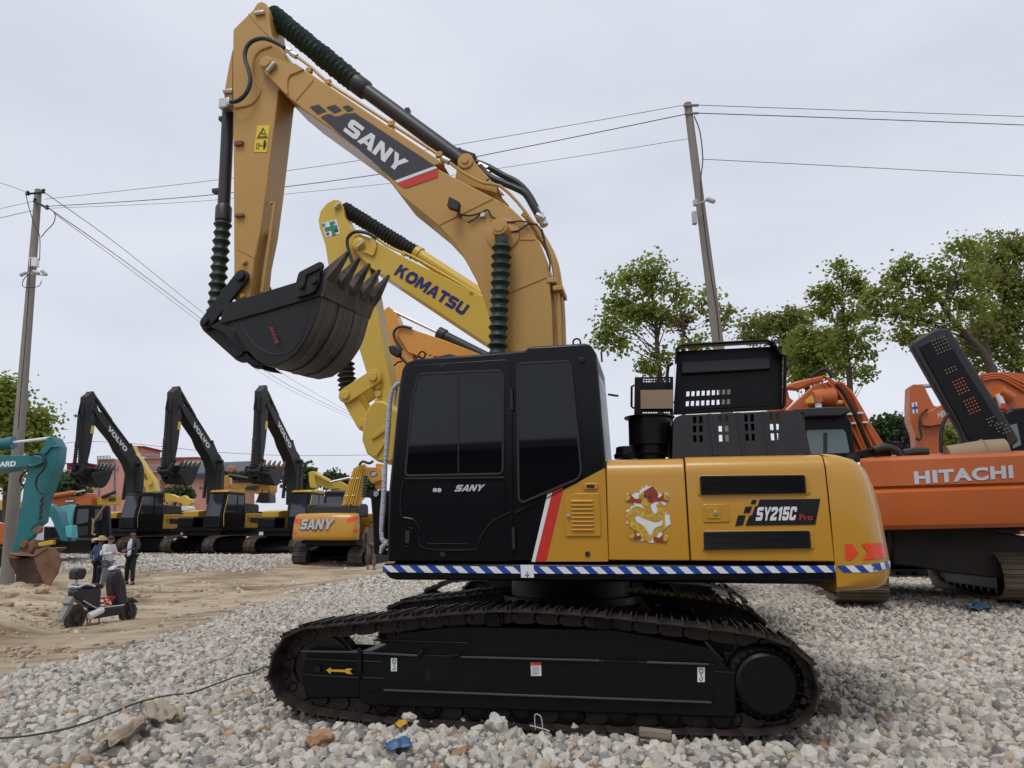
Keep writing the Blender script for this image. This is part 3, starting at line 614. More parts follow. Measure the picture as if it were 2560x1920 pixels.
# ---- counterweight
def plan(k, dz): # plan outline of the tail, scaled in
    h = [(2.07, -1.36), (2.24, -1.357), (2.34, -1.33), (2.42, -1.27), (2.47, -1.17), (2.53, -1.0), (2.62, -.7), (2.68, -.35), (2.70, 0)]
    return h+[(a, -b) for a, b in h[-2::-1]]
rings = []
for z, ins in ((1.02, .13), (1.035, .06), (1.06, .03), (1.12, .005), (1.2, 0), (1.6, .03), (1.8, .055), (1.92, .085), (1.98, .13), (2.015, .20), (2.03, .30)):
    r_ = []
    for a, b in plan(0, 0):
        f = (a-2.07)/.63
        r_.append((a-ins*(.6+.6*min(1, f*2)) if a > 2.08 else a, b-math.copysign(max(0, ins-.03 if ins < .07 else ins*.8-.03), b)*(1 if abs(b) > .3 else 0), z+(-.01 if a < 2.1 else 0)))
    rings.append(r_)
mb = MB(); k = len(rings[0])
for r_ in rings: mb.v += r_
for j in range(len(rings)-1):
    for i in range(k-1): mb.f.append((j*k+i, j*k+i+1, (j+1)*k+i+1, (j+1)*k+i)); mb.mi.append(0)
    mb.f.append((j*k+k-1, j*k, (j+1)*k, (j+1)*k+k-1)); mb.mi.append(0)
mb.f += [tuple(range(k-1, -1, -1)), tuple((len(rings)-1)*k+i for i in range(k))]; mb.mi += [0, 0]
cwt = mb.build('counterweight', M_cw, MF, 0, sharp=50)
from mathutils.bvhtree import BVHTree
def bvh_of(o, fr):
    return BVHTree.FromPolygons([v.co.copy() for v in o.data.vertices], [tuple(p.vertices) for p in o.data.polygons])
def wrap(fr, bv, quad, m, name, parent, nu=6, nv=2, off=.005):
    nu = max(nu, 14); nv = max(nv, 4)
    """a sticker laid on a curved face: quad = 4 pixel corners TL TR BR BL"""
    mb = MB(); vs = []; ok = True
    for j in range(nv+1):
        for i in range(nu+1):
            u, v = i/nu, j/nv
            a = Vector(quad[0]).lerp(Vector(quad[1]), u); b = Vector(quad[3]).lerp(Vector(quad[2]), u); p = a.lerp(b, v)
            d = (fr.Ri @ ray(p.x, p.y)).normalized(); h = bv.ray_cast(fr.cl, d)
            if h[0] is None: vs.append(None); continue
            nrm = h[1] if h[1].dot(d) < 0 else -h[1]
            vs.append(h[0]+nrm*off)
    w = nu+1; fs = [(j*w+i, (j+1)*w+i, (j+1)*w+i+1, j*w+i+1) for j in range(nv) for i in range(nu)]
    fs = [f for f in fs if all(vs[q] is not None for q in f) and (vs[f[0]]-vs[f[2]]).length < .5]
    vs = [v if v is not None else Vector((0, 0, 0)) for v in vs]
    if not fs: return None
    mb.add(vs, fs); return mb.build(name, m, parent, sharp=0)
bv = bvh_of(cwt, MF)
def rw(*q, **k): wrap(MF, bv, [c5(*p) for p in q], M_reflect, 'reflector', cwt, **k)
rw((1588, 1349), (1632, 1348), (1660, 1385), (1588, 1400), nu=3); rw((1588, 1400), (1660, 1385), (1672, 1403), (1590, 1403), nu=3); rw((1590, 1403), (1675, 1403), (1630, 1450), (1594, 1450), nu=3)
rw((1690, 1347), (1846, 1340), (1852, 1400), (1737, 1402), nu=6); rw((1737, 1402), (1852, 1400), (1856, 1436), (1700, 1451), nu=6)
rw((1738, 882), (1800, 890), (1808, 960), (1760, 960), nu=4); rw((1764, 968), (1808, 968), (1812, 1010), (1785, 1005), nu=4)
x = 2091.0; k = 0
while x < 2226:
    st = 21.5*(1 if x < 2180 else .45)
    def ty(x_): return 1414-14*max(0, (x_-2150)/80)**1.4 if x_ > 2150 else 1414
    wrap(MF, bv, [(x, ty(x)), (x+st, ty(x+st)), (min(x+st+18, x+st+18), ty(x+st)+17), (x+18, ty(x)+17)] if x < 2175 else [(x, ty(x)), (x+st, ty(x+st)), (x+st+6, ty(x+st)+17), (x+6, ty(x)+17)], M_blue if k % 2 == 0 else M_white, 'tape_stripe', cwt, 3, 1, .004)
    x += st; k += 1
# ---- cab
CY0, CY1 = -1.36, -.38
cabo = MF.P([(967, 1404), (971, 1226), (997, 965), (1004, 925), (1014, 906), (1040, 896), (1180, 886), (1312, 876), (1322, 866), (1462, 857), (1478, 862), (1491, 884), (1501, 1000), (1513, 1150), (1521, 1404)], CY0)
mb = MB(); mb.poly(cabo, CY0, CY1); cab = mb.build('cab', M_cab, MF, .045, 4)
def ring(pts, w, y0, y1):
    n = len(pts); ar = sum(pts[i][0]*pts[(i+1) % n][1]-pts[(i+1) % n][0]*pts[i][1] for i in range(n))
    if ar < 0: pts = pts[::-1]
    inn = []
    for i in range(n):
        p = Vector(pts[i]); a = (p-Vector(pts[i-1])).normalized(); b = (Vector(pts[(i+1) % n])-p).normalized()
        nrm = Vector((-a.y-b.y, a.x+b.x)); nrm = nrm.normalized() if nrm.length > 1e-6 else Vector((-a.y, a.x)); c = max(.5, nrm.dot(Vector((-a.y, a.x))))
        q = p+nrm*w/c; inn.append((q.x, q.y))
    vs = [(x, y0, z) for x, z in pts]+[(x, y0, z) for x, z in inn]+[(x, y1, z) for x, z in pts]+[(x, y1, z) for x, z in inn]
    fs = []
    for i in range(n):
        j = (i+1) % n; fs += [(i, j, n+j, n+i), (n+i, n+j, 3*n+j, 3*n+i), (j, i, 2*n+i, 2*n+j)]
    mb = MB(); mb.add(vs, fs); return mb
door = rnd(MF.P([(1019, 914), (1274, 898), (1281, 1010), (1284, 1403), (972, 1402), (977, 1228), (1003, 960)], CY0), .05)
mb = MB(); mb.poly(door, CY0-.012, CY0+.01); dobj = mb.build('cab_door', M_cab, MF, .006)
def window(pts, frm, r=.05, nm='window', split=None):
    p = rnd(MF.P(pts, CY0), r)
    mb = MB(); mb.poly(p, CY0-.017, CY0-.0135); w = mb.build(nm, M_glass, frm)
    ring(p, .018, CY0-.024, CY0-.0125).build('window_seal', M_rubber, frm, .003)
    return w
window([(1046, 934), (1250, 925), (1262, 940), (1261, 1188), (1012, 1193), (1028, 1010)], dobj)
mb = MB(); mb.tube([MF.U(1145.5, 938, CY0-.02), MF.U(1146, 1190, CY0-.02)], .006, 6); mb.tube([MF.U(1012, 1197, CY0-.02), MF.U(1261, 1194, CY0-.02)], .007, 6); mb.build('window_bar', M_rubber, dobj)
window([(1291, 908), (1421, 902), (1430, 912), (1457, 1180), (1448, 1200), (1307, 1260), (1295, 1250)], cab, .04, 'side_window')
# pressed ridges on the door and cab side
mb = MB(); yr = CY0-.012
mb.tube([MF.U(*c4(a, b), yr) for a, b in ((230, 950), (210, 1155), (290, 1190), (330, 1250), (350, 1375), (680, 1385), (715, 1350), (745, 1280), (800, 1210), (870, 1165), (940, 1138))], .009, 8, 3)
mb.tube([MF.U(*c4(a, b), yr) for a, b in ((232, 948), (885, 938), (892, 1150))], .006, 6)
mb.tube([MF.U(*c4(a, b), yr) for a, b in ((375, 1335), (385, 1346), (650, 1348))], .005, 6); mb.build('pressed_ridge', M_cab, dobj)
mb = MB(); A = [c4(955, 1132), c4(1160, 1035), c4(1262, 985), c4(1262, 997), c4(1160, 1052), c4(955, 1150)]; P_ = [MF.U(*a, CY0) for a in A]
mb.add([P_[0]+Vector((0, .0, 0)), P_[1], P_[2], P_[3]+Vector((0, -.018, 0)), P_[4]+Vector((0, -.018, 0)), P_[5]+Vector((0, -.018, 0)), P_[3], P_[4], P_[5]], [(0, 5, 4, 1), (1, 4, 3, 2), (5, 8, 7, 4), (4, 7, 6, 3)]); mb.build('side_ridge', M_blk, cab)
for nm, (a, b) in (('hinge', (930, 340)), ('hinge', (942, 1240))):
    mb = MB(); mb.tube([MF.U(*c4(a, b), CY0-.02), MF.U(*c4(a+3, b+140), CY0-.02)], .014, 8); mb.build(nm, M_rubber, cab)
mb = MB(); A = rnd(MF.P([c4(245, 1242), c4(298, 1242), c4(300, 1368), c4(240, 1368)], CY0), .02); 
ring(A, .008, CY0-.022, CY0-.012).build('handle_frame', M_cab, dobj, .002)
mb = MB(); mb.bx(MF.U(*c4(262, 1300), CY0).x-.018, MF.U(*c4(262, 1300), CY0).x+.018, CY0-.028, CY0-.013, MF.U(*c4(262, 1345), CY0).z, MF.U(*c4(262, 1262), CY0).z); mb.build('door_handle', M_rubber, dobj, .004)
mb = MB(); mb.disc(MF.U(*c4(463, 1000), CY0-.015), .018, .012, 14); mb.bx(MF.U(*c4(425, 1000), CY0).x, MF.U(*c4(450, 1000), CY0).x, CY0-.02, CY0-.012, MF.U(*c4(450, 1012), CY0).z, MF.U(*c4(450, 988), CY0).z); mb.build('door_lock', M_grey, dobj, .002)
sany(MF, c4(560, 1008), (70, -1.4), (8, -16.5), CY0-.014, M_grey, dobj, th=.006)
mb = MB()
for a, b in ((485, 205), (485, 1415), (1387, 160)): mb.lathe(MF.U(*c4(a, b), CY0-.02), MF.U(*c4(a, b), CY0+.0), [(0, .018), (.5, .026), (1, .027)], 14)
mb.build('rubber_stop', M_rubber, cab)
# roof lifting eyes, gps dot, rear wiper frame, rear window
for px, py, yl in ((1442, 862, -.9), (1055, 893, -.55)):
    q = MF.U(px, py, yl); mb = MB(); mb.tube([q+Vector((.033*math.cos(a), 0, .022+.033*math.sin(a))) for a in [2*math.pi*i/14 for i in range(15)]], .008, 6); mb.build('lifting_eye', M_blk, MF)
xr = MF.U(1503, 1000, CY0).x
mb = MB(); A = [(xr+.012, -1.22, 1.75), (xr+.012, -.52, 1.75), (xr-.02, -.52, 2.7), (xr-.02, -1.22, 2.7)]; mb.add(A, [(0, 1, 2, 3)]); mb.build('rear_window', M_glassb, cab)
mb = MB(); mb.tube([MF.U(1505, 905, -1.2), MF.U(1503, 880, -1.2)], .008, 6); mb.tube([MF.U(1520, 986, -1.15), MF.U(1546, 990, -1.15)], .009, 6); mb.build('antenna', M_rubber, MF)
# yellow quarter panel, stripes, louvred door
yp = MF.P([(1407, 1226), (1513, 1170), (1521, 1404), (1364, 1404)], CY0); mb = MB(); mb.poly(rnd(yp, .01), CY0-.008, CY0+.01); qp = mb.build('quarter_panel', M_body, MF, .004)
decal(MF, [c4(1195, 1010), c4(1263, 980), c4(1262, 1000), c4(1153, 1463), c4(1084, 1463)], CY0-.010, M_red, MF, 'red_stripe', th=.002)
decal(MF, [c4(1162, 1026), c4(1194, 1011), c4(1083, 1463), c4(1060, 1463)], CY0-.010, M_white, MF, 'white_stripe', th=.002)
mb = MB(); mb.poly(rnd(MF.P([c4(1276, 1065), c4(1335, 1019), c4(1500, 1020), c4(1511, 1299), c4(1282, 1299)], CY0), .015), CY0-.020, CY0-.005); ld = mb.build('vent_door', M_body, qp, .006)
for k in range(8):
    y = 1060+k*26.4; x0 = 1311+k*1.2; mb = MB(); a = MF.U(*c4(x0, y), CY0-.02); b = MF.U(*c4(x0+148, y+1), CY0-.02); c = MF.U(*c4(x0, y+17), CY0-.02)
    mb.add([(a.x, CY0-.02, a.z), (b.x, CY0-.02, b.z), (b.x-.01, CY0-.034, c.z+.004), (a.x+.01, CY0-.034, c.z+.004), (a.x, CY0-.02, c.z), (b.x, CY0-.02, c.z)], [(0, 3, 2, 1), (3, 4, 5, 2), (0, 4, 3), (1, 2, 5)]); mb.build('louvre', M_body, qp)
mb = MB(); mb.disc(MF.U(*c4(1298, 1168), CY0-.025), .014, .02, 12); mb.build('key_lock', M_steel, qp, .002)
A = rnd(MF.P([c4(1395, 955), c4(1490, 952), c4(1492, 995), c4(1400, 998)], CY0), .02); mb = MB(); mb.poly(A, CY0-.022, CY0-.006); mb.build('camera_mount', M_body, qp, .008)
mb = MB(); mb.poly(rnd(MF.P([c4(1418, 965), c4(1470, 965), c4(1470, 986), c4(1418, 986)], CY0), .015), CY0-.026, CY0-.021); mb.build('camera_slot', M_rubber, qp)
mb = MB(); mb.disc(MF.U(*c4(1423, 1412), CY0-.012), .020, .012, 12); mb.build('bolt', M_rubber, qp, .003)
# ---- wrapped grab rail, front mirror plate
rail = Frame('wrapped_grab_rail', (0, 0, 0), 0)
bpy.data.objects.remove(rail.root)
mb = MB(); pts = [(1001, 957), (992, 962), (981, 974), (975, 1000), (970, 1070), (964, 1152), (961, 1215), (957, 1275), (953, 1325), (955, 1347), (966, 1360)]
mb.tube([MF.U(a, b, -1.27) for a, b in pts], [.02+.004*math.sin(i*2.1) for i in range(11)], 10); gr = mb.build('grab_rail', M_wrap, MF)
mb = MB(); mb.tube([MF.U(a, b, -1.27) for a, b in ((966, 1358), (955, 1368), (951, 1384))], [.018, .022, .012], 8); mb.tube([MF.U(a, b, -1.24) for a, b in ((994, 960), (990, 985), (988, 1010))], .008, 6); mb.build('loose_wrap_end', M_wrap, gr)
mb = MB()
for a, b in ((969, 1351), (969, 1361), (968, 1374)): mb.disc(MF.U(a, b, -1.30), .009, .02, 8)
mb.build('rail_bolt', M_steel, MF)
mb = MB(); A = MF.P([(924, 1228), (966, 1225), (966, 1388), (934, 1386), (930, 1300)], .45); mb.poly(A, .45, 1.28); tb = mb.build('tool_box', M_blk, MF, .02)
mb = MB(); mb.disc(MF.U(941, 1235, .43), .03, .03, 12); mb.build('box_bolt', M_steel, tb)
# ---- engine bonnet with square holes, air cleaner, guards
def grid_wall(fr, quad, us, vs_, holes, yl, th, m, name, parent, bow=0):
    """a plate with rectangular holes; holes = set of (column, row) cells"""
    mb = MB(); nu, nv = len(us), len(vs_); P0 = []; P1 = []
    for v in vs_:
        for u in us:
            a = Vector(quad[0]).lerp(Vector(quad[1]), u); b = Vector(quad[3]).lerp(Vector(quad[2]), u); p = a.lerp(b, v)
            q = fr.U(p.x, p.y, yl); P0.append(q); P1.append(q+Vector((0, th, 0)))
    n = len(P0); fs = []; cell = lambda i, j: 0 <= i < nu-1 and 0 <= j < nv-1 and (i, j) not in holes
    for j in range(nv-1):
        for i in range(nu-1):
            if not cell(i, j): continue
            a, b, c, d = j*nu+i, j*nu+i+1, (j+1)*nu+i+1, (j+1)*nu+i
            fs += [(a, d, c, b), (a+n, b+n, c+n, d+n)]
            for (di, dj), (p, q) in (((0, -1), (a, b)), ((0, 1), (c, d)), ((-1, 0), (d, a)), ((1, 0), (b, c))):
                if not cell(i+di, j+dj): fs.append((p, q, q+n, p+n))
    mb.add(P0+P1, fs); return mb.build(name, m, parent, sharp=30)
def cb(a, b): return (1560+a/4.424, 840+b/4.424)
YB = -1.0
quad = [cb(690, 872), cb(1835, 825), cb(1890, 1345), cb(690, 1362)]
W_ = 1200.0; us = [0]; holes = set(); cols = []
for x0 in (765, 836, 1058, 1130, 1356, 1428, 1645, 1716): us += [(x0-690)/W_, (x0+40-690)/W_]; cols.append(len(us)-2)
us += [1.0]; vs_ = [0, .043, .20, .25, .40, .468, .62, 1]
for c in cols:
    for r_ in (1, 3, 5): holes.add((c, r_))
bon = Frame('x', (0, 0, 0), 0); bpy.data.objects.remove(bon.root)
bw = grid_wall(MF, quad, us, vs_, holes, YB, .02, M_blk, 'engine_bonnet', MF)
M_bon = mat('bonnet_plastic', (.028, .028, .034), .5, var=.1, vscale=5, spec=.4)
bw.data.materials.clear(); bw.data.materials.append(M_bon)
Lc = MF.P([cb(690, 872), cb(620, 878), cb(570, 900), cb(548, 935), cb(535, 1362), cb(690, 1362)], YB)
Rc = MF.P([cb(1835, 825), cb(1900, 828), cb(1950, 850), cb(1975, 885), cb(2075, 1340), cb(1890, 1345)], YB)
mb = MB(); mb.poly(Lc, YB, YB+.02); mb.poly(Rc, YB, YB+.02)
top = [MF.U(*cb(*p), YB) for p in ((535, 1332), (548, 935), (570, 900), (620, 878), (690, 872), (1835, 825), (1900, 828), (1950, 850), (1975, 885), (2068, 1300))]
for a, b in zip(top, top[1:]): mb.add([a, b, b+Vector((0, .75, 0)), a+Vector((0, .75, 0))], [(0, 1, 2, 3)])
for u0 in (.13, .36, .62, .84): 
    pass
mb.build('bonnet_shell', M_bon, bw, .0)
mb = MB()
for x0, x1 in ((905, 975), (1215, 1300), (1500, 1580)):
    y0 = 872-(x0-690)*.041; A = [MF.U(*cb(x0, y0), YB-.0), MF.U(*cb(x1, y0-3), YB), MF.U(*cb(x1+60, 1322), YB), MF.U(*cb(x0+90, 1325), YB)]
    O = Vector((0, -.02, 0)); ins = [A[0]+Vector((.03, 0, .0)), A[1]-Vector((.03, 0, 0)), A[2]-Vector((.03, 0, 0)), A[3]+Vector((.03, 0, 0))]
    mb.add([*A, *[i+O for i in ins]], [(4, 7, 6, 5), (0, 3, 7, 4), (1, 5, 6, 2), (0, 4, 5, 1)])
mb.build('bonnet_rib', M_bon, bw, .004)
mb = MB(); mb.bx(.95, 1.3, -.6, .3, 2.0, 2.35); mb.lathe((1.7, -.5, 2.0), (1.7, -.5, 2.4), [(0, .1), (1, .1)], 14); mb.build('engine_block', M_under, MF)
# air cleaner drum
q0 = MF.U(*cb(290, 1215), -.75); q1 = MF.U(*cb(280, 890), -.75); q0.x = q1.x = (q0.x+q1.x)/2
mb = MB(); mb.lathe(q0, q1, [(0, .175), (.02, .18), (.9, .18), (.93, .215), (.97, .215), (1, .17)], 26); ac = mb.build('air_cleaner', M_blk, MF)
mb = MB(); mb.lathe((q0.x, q0.y, 1.98), q0, [(0, .12), (.5, .12), (.6, .15), (1, .15)], 20); mb.build('air_cleaner_foot', M_under, ac)
q = MF.U(*cb(20, 1300), -.9); mb = MB(); mb.lathe((q.x-.0, q.y, 1.99), (q.x, q.y, 2.14), [(0, .035), (.3, .035), (.32, .095), (.55, .10), (.62, .085), (.95, .08), (1, .06)], 20); mb.build('breather_cap', M_blk, MF)
# open mesh guard behind (far side) with cardboard
us = [0, .16]+[.16+.065*k+(.045 if 0 else 0) for k in range(1, 13)]+[1]
us = [0]; c_ = []
for k in range(11): us += [.22+.065*k, .22+.065*k+.045]; c_.append(len(us)-2)
us.append(1.0); vv = [0, .03, .05, .06, .08, .42, .435, .45, .465, .48, .50, .93, .945, .96, 1]
vv = [0, .02, .035, .045, .065, .435, .452, .46, .477, .487, .505, .514, .53, 1]
hl = set((c, r_) for c in c_ for r_ in (1, 3, 5, 7, 9, 11))
gd = grid_wall(MF, [cb(118, 455), cb(545, 450), cb(545, 1340), cb(105, 1340)], us, vv, hl, .25, .02, M_blk, 'mesh_guard', MF)
mb = MB(); mb.tube([MF.U(*cb(*p), .22) for p in ((115, 545), (85, 560), (83, 780), (112, 800))], .012, 8); mb.tube([MF.U(*cb(*p), .22) for p in ((540, 300), (490, 330), (478, 420), (490, 690), (545, 745))], .016, 8); mb.build('guard_handle', M_blk, gd)
# opened engine cover standing upright
us = [0]; c_ = []
for k in range(9): us += [.11+.0475*k, .11+.0475*k+.028]; c_.append(len(us)-2)
us.append(1); vv = [0, .64, .72, .795, .875, 1]; hl = set((c, r_) for c in c_ for r_ in (1, 3))
oc = grid_wall(MF, [cb(590, 170), cb(1745, 110), cb(1750, 812), cb(545, 870)], us, vv, hl, .62, .02, M_blk, 'open_engine_cover', MF)
mb = MB(); O = [cb(570, 345), cb(575, 180), cb(640, 140), cb(1560, 88), cb(1635, 120), cb(1700, 240), cb(1760, 255), cb(1750, 812)]
P_ = [MF.U(*p, .62) for p in O]
for a, b in zip(P_, P_[1:]):
    d = Vector((0, -.16, 0)); mb.add([a, b, b+d, a+d], [(0, 1, 2, 3)])
mb.tube([p+Vector((0, -.16, 0)) for p in P_], .012, 6)
a, b = MF.U(*cb(560, 300), .62), MF.U(*cb(548, 860), .62); mb.add([a, b, b+Vector((0, -.16, 0)), a+Vector((0, -.16, 0))], [(0, 1, 2, 3)])
mb.build('cover_rim', M_blk, oc)
mb = MB(); mb.poly(MF.P([cb(630, 295), cb(1605, 245), cb(1620, 370), cb(635, 425)], .60), .56, .615); mb.build('cover_stiffener', M_bon, oc, .01)
mb = MB(); mb.tube([MF.U(*cb(*p), .5) for p in ((640, 820), (1100, 800), (1360, 785), (1620, 780))], .012, 6); mb.build('cover_hinge', M_blk, oc)
mb = MB(); mb.poly(MF.P([cb(182, 600), cb(540, 595), cb(545, 803), cb(185, 806)], .2), .19, .2); mb.build('cardboard_sheet', M_card, MF)
mb = MB(); mb.poly(MF.P([cb(470, 950), cb(525, 948), cb(518, 1230), cb(468, 1225)], .2), .19, .2); mb.build('cardboard_strip', M_card, MF)
# ------------------------------------------------------------------ boom, arm, bucket (shared by machines in the same pose)
def c1(a, b): return (460+a/3.386, b/3.386)
def c2(a, b): return (460+a/3.318, 460+b/3.318)
def c3(a, b): return (1000+a/2.962, 340+b/2.962)
def stadium(A, B, ra, rb, n=8):
    A, B = Vector(A), Vector(B); d = (B-A); L_ = d.length; a0 = math.atan2(d.y, d.x); s = math.acos(max(-1, min(1, (ra-rb)/L_)))
    p = [(A.x+ra*math.cos(a0+s+(2*math.pi-2*s)*i/n), A.y+ra*math.sin(a0+s+(2*math.pi-2*s)*i/n)) for i in range(n+1)]
    p += [(B.x+rb*math.cos(a0-s+2*s*i/n), B.y+rb*math.sin(a0-s+2*s*i/n)) for i in range(n+1)]
    return p
G = MF
def front_gear(fr, boom, bell, cyl, buck, lvl=2, tooth=None, light=True):
    yb = -.27; ya = -.19; tooth = tooth or buck
    H = lambda pts, y: G.P(pts, y)
    # arm
    A = H([c1(*p) for p in ((655, 10), (620, 25), (582, 85), (548, 118), (430, 235), (415, 252), (412, 440))]+[c1(414, 880)]+[c2(412, 400), c2(415, 962), c2(553, 942), c2(585, 620), c2(640, 360), c2(690, 0)]+[c1(750, 1180), c1(800, 770), c1(860, 640), c1(890, 520), c1(820, 400), c1(740, 300), c1(725, 200), c1(715, 70), c1(690, 25)], ya)
    mb = MB(); mb.poly(A, ya, -ya); arm = mb.build('arm', boom, fr, .012)
    mb = MB(); B = H([c1(*p) for p in ((414, 420), (385, 555), (342, 790), (345, 850), (370, 890), (414, 890))], -.12)
    mb.poly(B, -.13, -.09); mb.poly(B, .09, .13); mb.build('cylinder_bracket', boom, arm, .006)
    if lvl > 1:
        mb = MB(); mb.tube([G.U(*c1(*p), ya-.004) for p in ((745, 390), (650, 425), (595, 490), (583, 590), (600, 680), (645, 760), (620, 830), (560, 885), (430, 912))], .012, 6, 4); mb.build('weld_seam', boom, arm); mb = MB(); mb.tube([G.U(*c1(a, b), ya-.002) for a, b in ((550, 118), (600, 180), (740, 320))], .009, 6); mb.build('weld_seam', boom, arm); mb = MB(); mb.tube([G.U(*c2(a, b), ya-.002) for a, b in ((450, 540), (585, 612))], .006, 6); mb.build('weld_seam', boom, arm)
        for k, (x0, z0, z1) in enumerate(((.03, 165, 905), (.045, 210, 900), (.05, 400, 915), (.03, 430, 920))):
            y = (-.12, .12, .0, -.06)[k]; mb = MB(); a = G.U(*c2(655-(z0-300)*.15, z0), y); b = G.U(*c2(655-(z1-300)*.15, z1), y)
            a = G.U(*c2(688-z0*.135, z0), y); b = G.U(*c2(688-z1*.14, z1), y); off = Vector((.10+x0, 0, 0)); mb.tube([a+off*.6, a+off, b+off*.95], .022, 8); mb.build('arm_pipe', boom, arm)
        for a, b in ((495, 645), (482, 928)):
            q = G.U(*c2(a, b), ya-.03); mb = MB(); mb.lathe(q-Vector((0, .01, 0)), q+Vector((0, .03, 0)), [(0, .022), (.3, .03), (1, .034)], 14); mb.build('grease_boss', boom, arm)
        for a, b in ((462, 262),): mb = MB(); q = G.U(*c2(a, b), ya-.02); mb.box(q, (.10, .04, .03)); mb.build('pipe_clip', M_rust, arm)
        mb = MB(); q = G.U(*c1(465, 1215), ya-.02); mb.box(q, (.10, .04, .045)); mb.build('pipe_clip', M_rust, arm)
        for a, b, y in ((640, 108, ya-.02), (375, 770, -.15)):
            q = G.U(*c1(a, b), y); mb = MB(); mb.cyl(q-Vector((.06, 0, 0)), q+Vector((.06, 0, -.0)), .026, n=10); mb.build('pin_bolt', M_steel, arm, .004)
    # boom
    Bm = H([c1(*p) for p in ((655, 590), (640, 560), (645, 520), (670, 492), (700, 480), (760, 490), (870, 530), (950, 540), (1030, 595), (1100, 640), (1250, 740), (1700, 1045), (2190, 1375))]+[c3(*p) for p in ((240, 222), (640, 430), (740, 480), (820, 530), (900, 605), (980, 700), (1040, 800), (1085, 930), (1110, 1100), (1125, 1300), (1132, 1540))]+[(1388, 1100), (1250, 1100)]+[c3(*p) for p in ((690, 1560), (680, 1440), (655, 1320), (615, 1190), (560, 1060), (490, 930), (400, 790), (280, 662), (0, 435))]+[c1(*p) for p in ((1600, 1350), (1000, 920), (940, 868), (870, 812))], yb)
    mb = MB(); mb.poly(Bm, yb, -yb); bo = mb.build('boom', boom, fr, .012)
    if lvl > 1:
        mb = MB(); hp = H([c1(*p) for p in ((657, 592), (640, 560), (646, 520), (672, 492), (702, 482), (760, 492), (870, 535), (950, 545), (1020, 592), (960, 620), (905, 640), (882, 680), (880, 740), (885, 800), (872, 806))], yb); mb.poly(hp, yb-.018, yb+.01); mb.build('head_plate', boom, bo, .005)
        mb = MB(); q = G.U(*c1(690, 530), yb-.03); mb.lathe(q-Vector((0, .02, 0)), q+Vector((0, .03, 0)), [(0, .055), (.1, .062), (.3, .062), (.35, .08), (1, .085)], 22); mb.build('pivot_pin', boom, bo)
        q = G.U(*c1(737, 568), yb-.05); mb = MB(); mb.cyl(q-Vector((.045, 0, .055)), q+Vector((.045, 0, .055)), .028, n=10); mb.build('pin_bolt', M_steel, bo, .004)
        mb = MB()
        for a, b in ((c3(292, 658), c3(688, 464)), (c1(950, 850), c1(1095, 680)), (c3(800, 1165), c3(1085, 1045)), (c3(890, 768), c3(1000, 768))): mw = MB(); mw.tube([G.U(*a, yb-.001), G.U(*b, yb-.001)], .008, 6); mw.build('weld_seam', boom, bo)
        mb.tube([G.U(*c3(745+135*math.cos(t_), 735+118*math.sin(t_)), yb-.001) for t_ in [R(-20+ i*14) for i in range(10)]], .008, 6)
        mb.build('weld_seam', boom, bo)
        pts = [c1(890, 425), c1(960, 482), c1(1090, 580), c1(1210, 692), c1(1480, 870), c1(1740, 1040), c1(2160, 1312), c3(290, 145), c3(370, 200), c3(480, 280), c3(620, 350), c3(740, 370), c3(870, 490), c3(990, 650), c3(1060, 780)]
        mb = MB(); mb.tube([G.U(a, b, -.22) for a, b in pts], .017, 8, 2); mb.build('hydraulic_pipe', boom, bo)
        back = [c3(870, 575), c3(960, 660), c3(1040, 790), c3(1088, 900), c3(1115, 1060), c3(1135, 1250), c3(1145, 1540), (1396, 1050)]
        for k, (y, off) in enumerate(((-.20, .05), (-.08, .07), (.04, .07), (.16, .05))):
            mb = MB(); P_ = [G.U(a, b, yb)+Vector((off*.8+.04*k*.0, 0, off*.5)) for a, b in back]; mb.tube([Vector((p.x, y, p.z)) for p in P_], .024, 8, 3); mb.build('hydraulic_pipe', boom, bo)
        for a, b in (c1(1220, 700), c1(1755, 1050), c3(290, 140), c1(1060, 600)):
            q = G.U(a, b, -.22); mb = MB(); mb.box(q, (.07, .05, .06)); mb.tube([q, q+Vector((.05, .02, -.13))], .016, 6); mb.build('pipe_clamp', boom, bo, .006)
        for a, b in (c1(880, 425), c1(930, 465), c3(340, 180), c3(1040, 600)):
            q = G.U(a, b, -.22); d = Vector((.04, 0, -.028)); mb = MB(); mb.cyl(q-d, q+d, .034, n=6); mb.build('pipe_fitting', M_steel, bo, .004)
        for a, b in ((1140, 1110), (1185, 1165)):
            q = G.U(*c3(a, b), -.1); mb = MB(); mb.box(q, (.1, .36, .05)); mb.build('pipe_clamp', boom, bo, .006)
    # arm hose
    mb = MB(); mb.tube([G.U(*c1(*p), -.31) for p in ((392, 862), (450, 855), (510, 810), (550, 740), (562, 670), (545, 590), (515, 490), (528, 405), (585, 345), (680, 325), (780, 362), (850, 405))], .024, 8, 3); mb.build('arm_hose', M_hose, arm)
    if lvl > 1:
        q = G.U(*c1(360, 890), -.15); mb = MB(); mb.box(q, (.13, .12, .12)); mb.tube([q, G.U(*c1(400, 862), -.31)], .03, 8); mb.build('hose_fitting', M_steel, arm, .01)
        for pp in (((545, 190), (640, 222), (760, 290), (860, 340), (930, 405), (980, 480), (1018, 560)), ((590, 222), (650, 292), (750, 342), (860, 388), (930, 430), (985, 520), (1028, 595))):
            mb = MB(); mb.tube([G.U(*c3(*p), .0 if pp[0][0] == 545 else -.1) for p in pp], .036, 8, 3); mb.build('boom_hose', M_hose, bo)
